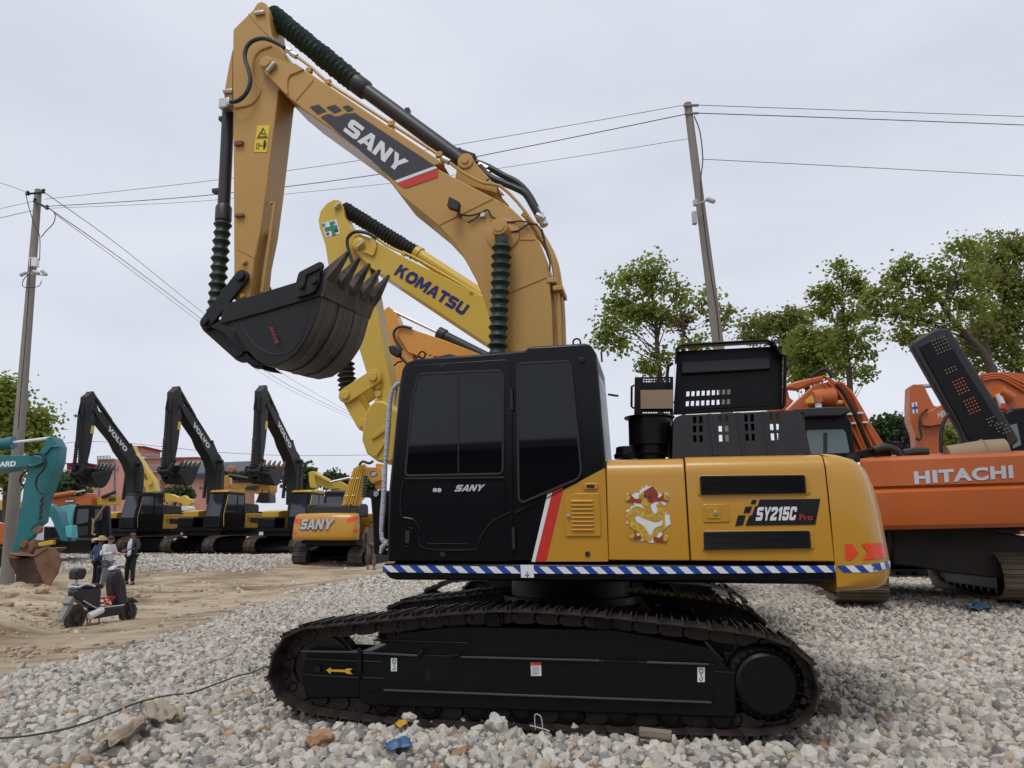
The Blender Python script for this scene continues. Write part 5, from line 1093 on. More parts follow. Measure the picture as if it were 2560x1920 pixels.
# linkage and bucket
def kst(a, b, ra, rb, y0, y1, nm):
    A, B = KF.U(*kk(*a), -.25), KF.U(*kk(*b), -.25); mb = MB(); mb.poly(stadium((A.x, A.z), (B.x, B.z), ra, rb), y0, y1); mb.poly(stadium((A.x, A.z), (B.x, B.z), ra, rb), -y1, -y0)
    mb.disc((A.x, y0-.01, A.z), ra*.55, .06, 14); mb.disc((B.x, y0-.01, B.z), rb*.55, .06, 14); mb.build(nm, M_komat, KF, .008)
kst((500, 985), (352, 1082), .12, .12, -.27, -.22, 'bucket_rocker'); kst((360, 1085), (440, 1228), .12, .12, -.21, -.16, 'bucket_link')
bellows(KF.U(*kk(345, 905), 0), KF.U(*kk(362, 1062), 0), .15, .07, 16).build('bucket_cylinder', M_bellblk, KF, sharp=20)
kbk = kp([(470, 1140), (500, 1112), (545, 1108), (585, 1130), (640, 1180), (650, 1300), (630, 1400), (590, 1438), (520, 1436), (460, 1390), (434, 1320), (438, 1240), (452, 1180)], -.6, .6, 'bucket', M_komat, None, .03)
kp([(482, 1300), (560, 1238), (575, 1262), (492, 1318)], -.63, -.59, 'wear_strip', M_komat, kbk, .01); kp([(500, 1400), (560, 1310), (570, 1320), (515, 1405)], -.63, -.59, 'wear_strip', M_komat, kbk, .01)
for a, b in ((520, 1032), (522, 1072), (520, 1118)): q = KF.U(*kk(a, b), -.2); mb = MB(); mb.disc(q, .05, .05, 14); mb.build('grease_boss', M_komat, ka)
body(KF, M_komat, bonnet=False, cw=M_komat, cab=True, trm=M_trackgrey)
# ---- third machine behind: orange-yellow boom
SF = Frame('excavator', (1.6, 14.6, .25), -11, 'orange yellow excavator behind the lemon yellow one, thin black cylinder above its patterned boom', 'excavator')
def sp__(pts, y0, y1, nm, m, par=None, bev=.01):
    mb = MB(); mb.poly(SF.P(pts, y0), y0, y1); return mb.build(nm, m, par or SF, bev)
sa = sp__([(945, 802), (962, 772), (972, 766), (986, 778), (1000, 812), (1025, 845), (1034, 900), (1022, 990), (985, 1010), (965, 940), (950, 870)], -.18, .18, 'arm', M_sany3)
sb = sp__([(992, 835), (998, 820), (1012, 815), (1045, 828), (1110, 850), (1250, 905), (1330, 1010), (1250, 1010), (1220, 960), (1130, 930), (1060, 895), (1020, 880)], -.25, .25, 'boom', M_sany3)
for k in range(5): sp__([(1062+k*11, 884+k*3.4), (1069+k*11, 882+k*3.4), (1067+k*11, 886+k*3.4), (1060+k*11, 888+k*3.4)], -.253, -.25, 'decal_square', M_navy, sb, 0)
sp__([(1085, 893), (1125, 885), (1150, 892), (1240, 925), (1200, 930)], -.253, -.251, 'boom_decal', M_navy, sb, 0)
MB().cyl(SF.U(983, 778, 0), SF.U(1100, 834, 0), .035, n=12).build('cylinder_rod', M_steel, SF); o = MB().cyl(SF.U(1096, 832, 0), SF.U(1215, 892, 0), .11, n=16).build('arm_cylinder', M_volvo, SF); MB().cyl(SF.U(1096, 832, 0), SF.U(1112, 840, 0), .14, n=16).build('collar', M_volvo, o)
mb = MB(); mb.tube([SF.U(*kk(*p), -.3) for p in ((650, 840), (615, 790), (605, 750), (625, 722), (660, 715), (700, 725))], .03, 8, 3); mb.build('arm_hose', M_hose, sa)
body(SF, M_sany3, bonnet=False, cw=M_sany3, trm=M_trackgrey)
# mirror on the front cab post of the main machine
mb = MB(); mb.poly(MF.P([c2(1700, 1350), c2(1760, 1340), c2(1810, 1370), c2(1815, 1420), c2(1780, 1450), c2(1715, 1410)], -.2), -.24, -.2); mi = mb.build('mirror', M_rubber, MF, .02)
mb = MB(); mb.tube([MF.U(*c2(*p), -.2) for p in ((1790, 1430), (1830, 1470), (1850, 1490))], .015, 6); mb.tube([MF.U(*c2(*p), -.2) for p in ((1740, 1510), (1770, 1480), (1810, 1470))], .008, 6); mb.build('mirror_arm', M_rubber, mi)
# ---- Hitachi seen from behind, right
def hr(a, b): return (2180+a/3.071, 1020+b/3.071)
def hb(a, b): return (1960+a/6.38, 900+b/6.38)
HY = 11.4
HF = Frame('excavator', (7.35, 14.1, .47), -104, 'orange excavator seen from behind at the right, big lettered counterweight and tilted open black hood', 'excavator')
HP = Frame(None, (6.7, HY, 0), -11)
def hp(pts, y0, y1, nm, m, par=None, bev=.01, r=0, fr=HP):
    p = fr.P(pts, y0)
    if r: p = rnd(p, r)
    mb = MB(); mb.poly(p, y0, y1); mb.v = [tuple(fr.M @ Vector(v)) for v in mb.v]; return attach(mb.build(nm, m, None, bev), par or HF)
# counterweight: swept section, bulging rearward in plan
def sweep(px0, px1, prof, nseg, bulge, ycen, nm, m):
    mb = MB(); K = len(prof)
    for i in range(nseg+1):
        u = i/nseg; off = bulge*(2*u-1)**2
        for (dy, top, bot, v) in prof:
            x = px0+(px1-px0)*u; y_ = top[0]+(top[1]-top[0])*u if v is None else 0
            a = HP.U(x, top[0]+(top[1]-top[0])*u, ycen+off+dy); mb.v.append(tuple(HP.M @ a))
    for i in range(nseg):
        for j in range(K-1): mb.f.append((i*K+j, i*K+j+1, (i+1)*K+j+1, (i+1)*K+j)); mb.mi.append(0)
    mb.f.append(tuple(range(K-1, -1, -1))); mb.f.append(tuple(nseg*K+j for j in range(K))); mb.mi += [0, 0]
    return attach(mb.build(nm, m, None, 0, sharp=28), HF)
prof = [(1.2, (1141, 1122), 0, None), (.10, (1143, 1126), 0, None), (.04, (1146, 1128), 0, None), (0, (1154, 1135), 0, None), (-.01, (1217, 1202), 0, None), (.05, (1219, 1204), 0, None), (.05, (1221, 1206), 0, None), (-.04, (1234, 1216), 0, None), (-.03, (1290, 1280), 0, None), (.0, (1315, 1305), 0, None), (.06, (1325, 1314), 0, None), (.18, (1327, 1315), 0, None), (1.2, (1327, 1315), 0, None)]
hcw = sweep(2150, 2680, prof, 14, .5, 0, 'counterweight', M_hita)
bv3 = BVHTree.FromPolygons([v.co.copy() for v in hcw.data.vertices], [tuple(p.vertices) for p in hcw.data.polygons])
def wraptext(s, o, ex, ey, m, par, bvh, bold=.04, sp=1.1, off=.012):
    vs, fs = text2d(s, bold, sp); pts = []
    for a, b in vs:
        d = ray(o[0]+ex[0]*a+ey[0]*b, o[1]+ex[1]*a+ey[1]*b).normalized(); h = bvh.ray_cast(CAMP, d); n_ = h[1] if h[1].dot(d) < 0 else -h[1]; pts.append(h[0]+n_*off)
    mb = MB(); mb.add(pts, fs); return attach(mb.build('lettering', m, None, sharp=0), par)
wraptext('HITACHI', hr(328, 588), (246, -16), (-2.5, -33), M_grey, HF, bv3, .05, 1.12)
# cab at the left of its boom
hc = hp([hb(*p) for p in ((330, 860), (1000, 850), (1080, 1000), (1140, 1480), (1140, 1600), (330, 1600))], 1.2, 2.2, 'cab', M_blk, None, .03)
hp([hb(*p) for p in ((150, 775), (700, 745), (1000, 745), (1075, 800), (1060, 830), (900, 890), (330, 900), (320, 855), (160, 850))], 1.0, 2.1, 'cab_visor', M_volvo, hc, .03)
hp([hb(*p) for p in ((365, 1120), (940, 1105), (985, 1150), (1050, 1480), (365, 1500))], 1.185, 1.195, 'rear_window', M_glassb, hc, 0, .03)
hp([hb(*p) for p in ((630, 1160), (690, 1160), (690, 1480), (630, 1480))], 1.17, 1.18, 'window_bar', M_volvo, hc, 0)
o = hp([hb(*p) for p in ((865, 640), (945, 640), (945, 700), (870, 700))], 1.1, 1.22, 'beacon_lamp', M_sany3, hc, .01); hp([hb(*p) for p in ((875, 700), (940, 700), (935, 790), (885, 790))], 1.1, 1.2, 'beacon_base', M_rubber, hc, .01)
M_hbm = M_hita
hbm = hp([hb(*p) for p in ((-60, 850), (50, 780), (430, 430), (530, 380), (640, 360), (760, 340), (900, 370), (1090, 480), (1250, 750), (1430, 1080), (1620, 1370), (1560, 1480), (1140, 1480), (1060, 900), (860, 740), (400, 800))], 1.7, 2.4, 'boom', M_hbm, None, .02)
for k, pts in enumerate((((640, 400), (760, 520), (860, 720), (1000, 900), (1130, 1180), (1250, 1440)), ((680, 355), (800, 440), (900, 560), (1000, 730), (1120, 1000), (1300, 1430)), ((730, 345), (860, 420), (960, 540), (1080, 760), (1200, 980), (1410, 1400)), ((850, 340), (960, 410), (1100, 580), (1200, 800), (1330, 1090), (1500, 1390)), ((620, 255), (720, 310), (800, 360), (900, 380)))):
    mb = MB(); mb.tube([HP.M @ HP.U(*hb(*p), 1.62-.0*k) for p in pts], .03, 8, 3); attach(mb.build('hydraulic_pipe', M_hita, None), HF)
mb = MB(); mb.tube([HP.M @ HP.U(*hb(*p), 1.60) for p in ((820, 390), (920, 480), (1010, 640), (1100, 800), (1220, 1050), (1370, 1400))], .035, 8, 3); attach(mb.build('boom_hose', M_rubber, None), HF)
mb = MB(); mb.tube([HP.M @ HP.U(*hb(*p), 1.60) for p in ((430, 280), (520, 200), (640, 150), (720, 200), (770, 290))], .03, 8, 3); attach(mb.build('boom_hose', M_rubber, None), HF)
for a, b in ((1225, 845), (1105, 1010), (1305, 995), (1045, 860)): hp([hb(a-45, b-15), hb(a+45, b-15), hb(a+45, b+12), hb(a-45, b+12)], 1.54, 1.6, 'pipe_clamp', M_white, None, .005)
hp([hb(*p) for p in ((-200, 430), (0, 410), (180, 340), (440, 280), (620, 250), (640, 330), (440, 380), (230, 470), (100, 460), (-200, 480))], 1.9, 2.1, 'arm_cylinder', M_hita, None, .03)
hp([hb(*p) for p in ((-250, 480), (60, 480), (90, 600), (160, 650), (20, 800), (-250, 860))], 2.0, 2.3, 'arm', M_hita, None, .02)
mb = MB(); a, b = HP.M @ HP.U(*hb(440, 610), 1.55), HP.M @ HP.U(*hb(750, 600), 1.7); mb.cyl(a, b, .13, .2, 18); attach(mb.build('cylinder_pin_boss', M_hita, None), HF)
mb = MB(); mb.cyl(HP.M @ HP.U(*hb(530, 600), 1.5), HP.M @ HP.U(*hb(545, 680), 1.5), .09, n=14); attach(mb.build('rod_end', M_hita, None), HF); mb = MB(); mb.cyl(HP.M @ HP.U(*hb(538, 670), 1.5), HP.M @ HP.U(*hb(560, 800), 1.5), .06, n=14); attach(mb.build('cylinder_rod', M_white, None), HF)
hp([hb(*p) for p in ((345, 640), (440, 560), (510, 640), (490, 690), (350, 700))], 1.45, 1.5, 'work_light', M_vyel, None, .01)
# engine clutter and hoses on top of the counterweight
hp([hb(*p) for p in ((1100, 1470), (1300, 1420), (1700, 1390), (1720, 1560), (1300, 1560))], .5, 1.3, 'engine_block', M_under)
mb = MB(); mb.tube([HP.M @ HP.U(*hb(*p), .4) for p in ((1440, 1440), (1550, 1400), (1700, 1400), (1800, 1450), (1850, 1500), (1900, 1530))], .06, 10, 3); attach(mb.build('air_pipe', M_volvo, None), HF)
mb = MB(); mb.tube([HP.M @ HP.U(*hr(*p), .4) for p in ((240, 350), (330, 335), (430, 335))], .07, 10, 2); attach(mb.build('air_pipe', M_volvo, None), HF)
mb = MB(); q = HP.U(*hr(860, 320), .5); mb.lathe(HP.M @ (q+Vector((-.55, 0, -.1))), HP.M @ (q+Vector((.3, 0, -.02))), [(0, .17), (.6, .2), (.62, .22), (.66, .2), (1, .19)], 20); attach(mb.build('exhaust_silencer', M_card, None), HF)
# open hood standing tilted
def ce(a, b): return (1940+a/2.242, 800+b/2.242)
hood = hp([ce(*p) for p in ((760, 150), (765, 120), (880, 55), (905, 45), (970, 45), (1000, 85), (1362, 660), (1362, 680), (1300, 725), (1130, 725), (1050, 690), (1030, 620))], .55, .72, 'open_hood', M_volvo, None, .035, .03)
hp([ce(*p) for p in ((800, 150), (900, 95), (960, 110), (1300, 650), (1290, 700), (1140, 715), (1070, 660), (1040, 590))], .53, .56, 'hood_inner_panel', M_blk, hood, .01, .03)
M_hole = flatc('daylit_hole', (.16, .2, .10))
for (x0, y0, nx_, ny_) in ((868, 118, 5, 5), (945, 280, 4, 2), (988, 345, 4, 5), (1050, 455, 4, 5), (1180, 555, 3, 3), (1225, 590, 4, 4)):
    for j in range(ny_):
        for i in range(nx_):
            x = x0+i*17+j*9; y = y0+j*17-i*7
            if (x0 in (1180, 1225)) and (i+j) % 4 == 3: continue
            hp([ce(x, y), ce(x+8, y-3), ce(x+10, y+3), ce(x+2, y+6)], .52, .526, 'vent_hole', M_hole if x0 not in (988, 1050) else flatc('orange_hole', (.45, .11, .03)), hood, 0)
mb = MB(); mb.tube([HP.M @ HP.U(*ce(*p), .5) for p in ((972, 525), (940, 570), (925, 650), (925, 740))], .03, 8, 3); attach(mb.build('hood_stay', M_rubber, None), HF)
# undercarriage of that machine
tracks(HF, dict(shoe=mat('muddy_track', (.11, .085, .06), .85, var=.3, vscale=3, bump=.3, bscale=20, dirt=.5, dcol=(.16, .12, .085)), frame=M_under), 44, path=TPATH(), links=False, detail=False, w=.7, ys=(1.19,), dx=(0, -.1))
tracks(HF, dict(shoe=MATS['muddy_track'], frame=M_under), 44, path=TPATH(), links=True, detail=False, w=.74, ys=(-1.30,), dx=(.55, -.14))
mb = MB(); mb.bx(-1.3, 2.1, -1.3, 1.3, 1.0, 1.18); mb.build('deck', M_under, HF, .02)
hp([hr(*p) for p in ((150, 900), (800, 900), (1000, 955), (1300, 1000), (1300, 1330), (1100, 1320), (900, 1300), (600, 1270), (370, 1225), (160, 1205))], 1.0, 1.3, 'frame_plate', mat('dusty_black_frame', (.008, .007, .007), .6, var=.4, vscale=2, dirt=.45, dcol=(.05, .035, .027), dscale=1.2), None, .03)
# ---- second orange machine further right
H2 = Frame('excavator', (10.2, 19.5, .4), -11, 'second orange excavator at the right edge, its arm with blue cross sticker behind the hood', 'excavator')
HP2 = Frame(None, (9, 17.5, 0), -11)
def h2(pts, y0, y1, nm, m, par=None, bev=.01, r=0): 
    p = HP2.P(pts, y0); p = rnd(p, r) if r else p
    mb = MB(); mb.poly(p, y0, y1); mb.v = [tuple(HP2.M @ Vector(v)) for v in mb.v]; return attach(mb.build(nm, m, None, bev), par or H2)
ha = h2([ce(*p) for p in ((752, 375), (770, 360), (830, 365), (845, 400), (885, 480), (970, 500), (970, 560), (925, 600), (925, 760), (790, 760), (780, 640), (750, 560), (748, 480))], 0, .4, 'arm', M_hita)
hbm2 = h2([ce(*p) for p in ((815, 560), (830, 530), (880, 500), (1000, 440), (1150, 300), (1300, 290), (1460, 310), (1460, 500), (1290, 510), (1200, 440), (1040, 560), (870, 595), (825, 590))], -.15, .55, 'boom', M_hita)
for k in range(3): mb = MB(); mb.tube([HP2.M @ HP2.U(*ce(*p), -.2) for p in ((1160, 310+k*14), (1250, 300+k*12), (1330, 330+k*16), (1400, 360+k*22))], .03, 8, 2); attach(mb.build('hydraulic_pipe', M_hita, None), H2)
mb = MB(); mb.cyl(HP2.M @ HP2.U(*ce(1240, 400), -.3), HP2.M @ HP2.U(*ce(1310, 440), -.2), .16, n=16); attach(mb.build('cylinder_pin_boss', M_hita, None), H2)
mb = MB(); mb.cyl(HP2.M @ HP2.U(*ce(1243, 415), -.35), HP2.M @ HP2.U(*ce(1275, 490), -.35), .07, n=12); attach(mb.build('cylinder_rod', M_white, None), H2)
h2([ce(*p) for p in ((760, 465), (790, 460), (796, 520), (768, 526))], -.01, -.002, 'cross_sticker', M_white, ha, 0); h2([ce(*p) for p in ((774, 468), (782, 467), (786, 520), (778, 521))], -.016, -.011, 'blue_cross', M_blue, ha, 0); h2([ce(*p) for p in ((764, 488), (794, 484), (795, 496), (765, 500))], -.018, -.017, 'blue_cross', M_blue, ha, 0)
o = attach(text(HP2, 'HIT', ce(908, 550), (23, -5), (-1, -15), -.155, M_grey, None, 'lettering', .03), H2); o.data.transform(HP2.M)
mb = MB(); mb.tube([HP2.M @ HP2.U(*ce(*p), -.2) for p in ((850, 500), (810, 540), (805, 600), (815, 650), (800, 672), (785, 660))], .03, 8, 3); attach(mb.build('arm_hose', M_hose, None), H2)
h2([ce(*p) for p in ((1280, 520), (1330, 495), (1500, 480), (1500, 760), (1330, 760))], -1.6, -.6, 'cab', M_blk, None, .04); h2([ce(*p) for p in ((1310, 590), (1350, 580), (1375, 700), (1330, 720))], -1.62, -1.605, 'cab_window', M_glassb, None, 0)
mb = MB(); mb.tube([HP2.M @ HP2.U(*ce(*p), -1.1) for p in ((1275, 500), (1278, 470))], .06, 10); attach(mb.build('beacon_lamp', M_red, None), H2)
mb = MB(); mb.cyl(HP2.M @ HP2.U(*ce(800, 372), .2), HP2.M @ HP2.U(*ce(900, 368), .2), .05, n=10); attach(mb.build('cylinder_rod', M_steel, None), H2)
body(H2, M_hita, cab=False, bonnet=False, cw=M_hita, trm=M_trackfar)
# ---- left side: teal excavator with a rusty bucket
def ll(a, b): return (a/3.95, 1080+b/3.95)
TY = 21.2
TF = thing('excavator', (-19.5, 21.8, -.1), 0, 'teal excavator at the left edge with its rusty bucket resting on the dirt', 'excavator')
ta = plate([ll(*p) for p in ((460, 55), (500, 45), (525, 48), (575, 140), (560, 290), (500, 470), (440, 620), (400, 760), (385, 890), (330, 930), (215, 1110), (180, 1210), (115, 1200), (200, 800), (230, 560), (280, 350), (370, 215), (430, 140))], TY, .45, 'arm', M_teal, TF, .02)
plate([ll(*p) for p in ((430, 230), (400, 200), (500, 130), (580, 135), (575, 150), (505, 150))], TY-.06, .08, 'arm_rib', M_teal, TF, .01, par=ta)
tb_ = plate([ll(*p) for p in ((-400, 250), (0, 232), (300, 225), (380, 235), (425, 260), (410, 300), (330, 345), (270, 340), (0, 375), (-400, 460))], TY-.12, .66, 'boom', M_teal, TF, .02)
wtext('ARD', ll(-8, 346), (41.5, -2.2), (1, -13.5), TY-.125, M_white, TF, .05, 1.0, tb_)
mb = MB(); mb.tube([WF.U(*ll(*p), TY-.16) for p in ((270, 300), (310, 335), (390, 310), (430, 285))], .02, 6, 3); attach(mb.build('weld_seam', M_teal, None), tb_)
wtube([ll(130, 105), ll(500, 60)], TY+.22, .045, 'cylinder_rod', M_white, TF, 12)
o = wtube([ll(-300, 130), ll(120, 112)], TY+.22, .16, 'arm_cylinder', M_teal, TF, 16); wtube([ll(75, 113), ll(135, 108)], TY+.22, .19, 'collar', M_teal, TF, 16, par=o)
wtube([ll(*p) for p in ((290, 230), (390, 215), (440, 245), (455, 290), (430, 370), (370, 440), (355, 530), (390, 590), (430, 610))], TY-.2, .03, 'arm_hose', M_rubber, TF, 8, 4); wtube([ll(*p) for p in ((275, 380), (215, 430), (200, 490), (240, 545))], TY+.3, .028, 'arm_hose', M_rubber, TF, 8, 4)
for k in range(4): wtube([ll(430-k*8, 640+k*60), ll(400-k*4, 690+k*60)], TY-.03, .04, 'hose_clip', M_navy, TF, 6)
mb = MB(); mb.poly([(p.x, p.z) for p in (WF.U(*ll(*q), TY-.1) for q in ((215, 1110), (200, 1080), (260, 1000), (350, 950), (395, 945), (400, 980), (360, 1000), (290, 1060), (250, 1130)))], TY-.12, TY-.02); attach(mb.build('bucket_rocker', M_teal, None, .01), TF)
plate([ll(*p) for p in ((180, 1200), (225, 1120), (330, 1060), (340, 1130), (300, 1200), (230, 1250))], TY-.15, .2, 'bucket_link', M_rust, TF, .02)
for a, b in ((380, 965), (240, 1105), (205, 1210)): wdisc(ll(a, b), TY-.16, .10, .12, 'link_pin', M_rust, TF)
# bucket, opening to the left and towards the road
YB0 = TY-.75
fr_ = [(80, 1230), (330, 1225), (360, 1160), (440, 1140), (530, 1155), (585, 1210), (597, 1290), (560, 1400), (500, 1490), (455, 1590), (425, 1570), (430, 1500), (360, 1340)]
bk_ = plate([ll(*p) for p in ((330, 1225), (350, 1165), (430, 1142), (530, 1152), (582, 1205), (598, 1290), (565, 1400), (505, 1490), (465, 1580), (440, 1575), (430, 1490), (360, 1340))], YB0+.05, .05, 'bucket', M_rust, TF, .01)
mb = MB(); A = [WF.U(*ll(*p), YB0+.05) for p in ((330, 1228), (365, 1340), (430, 1490), (445, 1575))]; B = [WF.U(*ll(*p), YB0+.35) for p in ((80, 1235), (110, 1320), (160, 1420), (150, 1545))]; n = 4
th_ = Vector((0, .05, 0)); mb.add(A+B+[a+th_ for a in A]+[b+th_ for b in B], [(i, i+1, n+i+1, n+i) for i in range(3)]+[(2*n+i, 3*n+i, 3*n+i+1, 2*n+i+1) for i in range(3)]); attach(mb.build('bucket_shell', mat('brown_bucket_inside', (.06, .032, .024), .85, var=.3, vscale=3, bump=.2, bscale=10, dirt=.35, dcol=(.13, .07, .045)), None), bk_)
plate([ll(*p) for p in ((80, 1215), (95, 1190), (180, 1215), (240, 1240), (330, 1215), (350, 1165), (450, 1140), (470, 1150), (340, 1235), (85, 1250))], YB0+.02, .9, 'bucket_top', M_rust, TF, .02, par=bk_)
for k in range(5):
    x = 170+k*62; mb = MB(); a = WF.U(*ll(x, 1500), YB0+.3-.05*k); b = WF.U(*ll(x-12, 1590), YB0+.25-.05*k); mb.lathe(a, b, [(0, .09), (.5, .08), (1, .03)], 6); attach(mb.build('tooth', M_rust, None), bk_)
plate([ll(*p) for p in ((-60, 1135), (110, 1130), (105, 1300), (70, 1330), (-60, 1340))], TY+1.6, 2, 'track', M_under, TF, .05)
# orange and white machine end behind the pole
f = thing('excavator', (-17.5, 26, .2), 0, 'orange counterweight with a white side box at the left edge behind the teal boom', 'excavator')
o = plate([ll(*p) for p in ((-80, 897), (50, 897), (52, 1110), (-80, 1110))], 25, 1.5, 'counterweight', M_hita, f, .03); plate([ll(*p) for p in ((47, 892), (165, 890), (160, 1075), (40, 1078))], 25.2, 1.5, 'side_box', M_white, f, .02); wdisc(ll(62, 990), 25.18, .04, .03, 'box_lock', M_rubber, f)
plate([ll(*p) for p in ((-80, 1105), (110, 1105), (95, 1330), (-80, 1335))], 25.3, 1.5, 'track', M_under, f, .05)
f = thing('excavator', (-21, 33, .3), 0, 'yellow excavator roof with teal tank at the far left, behind the orange counterweight', 'excavator')
plate([ll(*p) for p in ((-60, 672), (60, 668), (145, 680), (150, 770), (-60, 790))], 32, 1.2, 'cab_roof', M_komat, f, .04); plate([ll(*p) for p in ((45, 740), (140, 745), (140, 885), (45, 885))], 31.5, .6, 'fuel_tank', M_teal, f, .03); plate([ll(*p) for p in ((-60, 770), (50, 765), (50, 890), (-60, 890))], 31.8, .8, 'engine_cover', M_volvo, f, .03)
# lattice: yellow boom behind left tree
f = thing('excavator_boom', (-24, 38, .5), 0, 'upright amber yellow boom standing behind the left pole under the teal boom', 'excavator')
plate([ll(*p) for p in ((105, 360), (165, 355), (150, 560), (140, 700), (90, 700), (120, 540))], 37, .5, 'boom', M_vyel, f, .02); wtube([ll(128, 370), ll(118, 690)], 36.9, .05, 'hydraulic_pipe', M_sany3, f)
# ---- teal second machine, light blue one, orange one, black cab
f = thing('excavator', (-16.2, 30, .2), 0, 'dark teal excavator boom bent down beside the black cab, behind the rusty bucket machine', 'excavator')
plate([ll(*p) for p in ((425, 730), (470, 712), (540, 745), (580, 800), (610, 900), (650, 1000), (680, 1080), (600, 1075), (560, 980), (500, 850), (425, 800))], 29, .5, 'boom', M_teal, f, .02)
plate([ll(*p) for p in ((345, 930), (520, 940), (525, 1080), (345, 1085))], 29.3, 1.2, 'engine_cover', M_blk, f, .03); plate([ll(*p) for p in ((640, 930), (705, 920), (715, 1050), (650, 1040))], 28.9, .4, 'fuel_tank', mat('pale_teal', (.08, .42, .45), .4), f, .03)
plate([ll(*p) for p in ((520, 1040), (700, 1060), (680, 1200), (560, 1190), (340, 1150), (345, 1080))], 29.2, 1.5, 'undercarriage', M_under, f, .04)
plate([ll(*p) for p in ((330, 1100), (520, 1065), (525, 1110), (340, 1138))], 28.8, .2, 'yellow_step', M_vyel, f, .02)
f = thing('excavator', (-17.5, 44, .5), 0, 'orange excavator boom lying flat with a dark label, left of the leftmost black bucket', 'excavator')
ob = plate([ll(*p) for p in ((455, 655), (560, 640), (800, 635), (850, 600), (905, 610), (905, 720), (790, 725), (760, 700), (560, 730), (500, 700))], 43, .6, 'boom', M_hita, f, .02); wtube([ll(490, 640), ll(740, 598)], 42.9, .14, 'arm_cylinder', M_hita, f, 12); wtube([ll(740, 598), ll(835, 578)], 42.9, .06, 'cylinder_rod', M_steel, f, 10)
plate([ll(*p) for p in ((638, 675), (732, 668), (732, 690), (638, 697))], 42.95, .02, 'label_plate', M_navy, f, 0, par=ob); plate([ll(*p) for p in ((642, 679), (728, 673), (728, 686), (642, 692))], 42.93, .01, 'label_panel', M_white, f, 0, par=ob)
f = thing('excavator', (-15.5, 41, .5), 0, 'pale turquoise excavator boom between the orange boom and the black cab', 'excavator')
plate([ll(*p) for p in ((548, 742), (600, 735), (700, 715), (725, 780), (705, 860), (695, 960), (660, 950), (665, 850), (650, 790), (590, 780))], 40, .5, 'boom', mat('turquoise_paint', (.10, .42, .44), .45, dirt=.3), f, .02); plate([ll(*p) for p in ((560, 775), (660, 790), (665, 930), (620, 930))], 40.3, 1, 'cab', M_blk, f, .03)
# black cab with beige rails
f = thing('excavator', (-15.1, 34.5, .4), 0, 'black excavator cab with beige handrails behind the person in the straw hat', 'excavator')
bc_ = plate([ll(*p) for p in ((735, 735), (760, 722), (900, 720), (930, 722), (1060, 724), (1075, 1040), (705, 1050), (715, 860))], 33.5, .3, 'cab', M_blk, f, .05)
plate([ll(*p) for p in ((770, 762), (880, 758), (870, 890), (745, 915))], 33.46, .03, 'door_window', M_glassd, f, 0, .03, par=bc_); plate([ll(*p) for p in ((940, 760), (1015, 760), (1015, 870), (935, 880))], 33.46, .03, 'side_window', M_glassd, f, 0, .03, par=bc_)
plate([ll(*p) for p in ((750, 935), (870, 935), (870, 1020), (735, 1030))], 33.47, .02, 'door_panel', M_volvo, f, .01, par=bc_)
wtube([ll(*p) for p in ((1040, 720), (930, 880), (915, 960), (912, 1005), (945, 1015))], 33.2, .04, 'handrail', M_card, f, 8, 2); wtube([ll(915, 850), ll(925, 980)], 33.25, .04, 'handrail', M_card, f, 8)
# ---- yellow lettered boom behind the first black machine
f = thing('excavator', (-17.5, 47, .5), 0, 'yellow excavator with dark lettering on its boom, rising behind the leftmost black boom', 'excavator')
def mm_(a, b): return (100+a/5.821, 1080+b/5.821)
yb2 = plate([mm_(*p) for p in ((1280, 205), (1345, 190), (1360, 260), (1400, 320), (1480, 430), (1560, 560), (1650, 690), (1690, 860), (1560, 880), (1500, 760), (1400, 560), (1340, 360), (1300, 280))], 45, .6, 'boom', M_komat, f, .02)
wtext('KOMATSU', mm_(1408, 470), (22.5, 40), (5.5, -4.2), 44.97, M_navy, f, .04, 1, yb2); wdisc(mm_(1600, 745), 44.9, .12, .1, 'pivot_pin', M_komat, f)
wtube([mm_(*p) for p in ((1270, 235), (1310, 240), (1340, 290), (1310, 330))], 44.9, .05, 'arm_hose', M_rubber, f, 8, 3)
f = thing('excavator', (-19.5, 45, .5), 0, 'amber yellow excavator boom with small lettering, low behind the leftmost black boom', 'excavator')
ab = plate([mm_(*p) for p in ((760, 1010), (800, 970), (900, 935), (1110, 925), (1110, 1060), (760, 1060))], 43.5, .5, 'boom', M_vyel, f, .02); wtube([mm_(900, 950), mm_(1100, 870)], 43.4, .10, 'arm_cylinder', M_volvo, f); sp2_ = plate([mm_(*p) for p in ((1000, 965), (1100, 955), (1100, 1000), (1000, 1010))], 43.46, .02, 'badge_plate', M_navy, f, 0, par=ab)
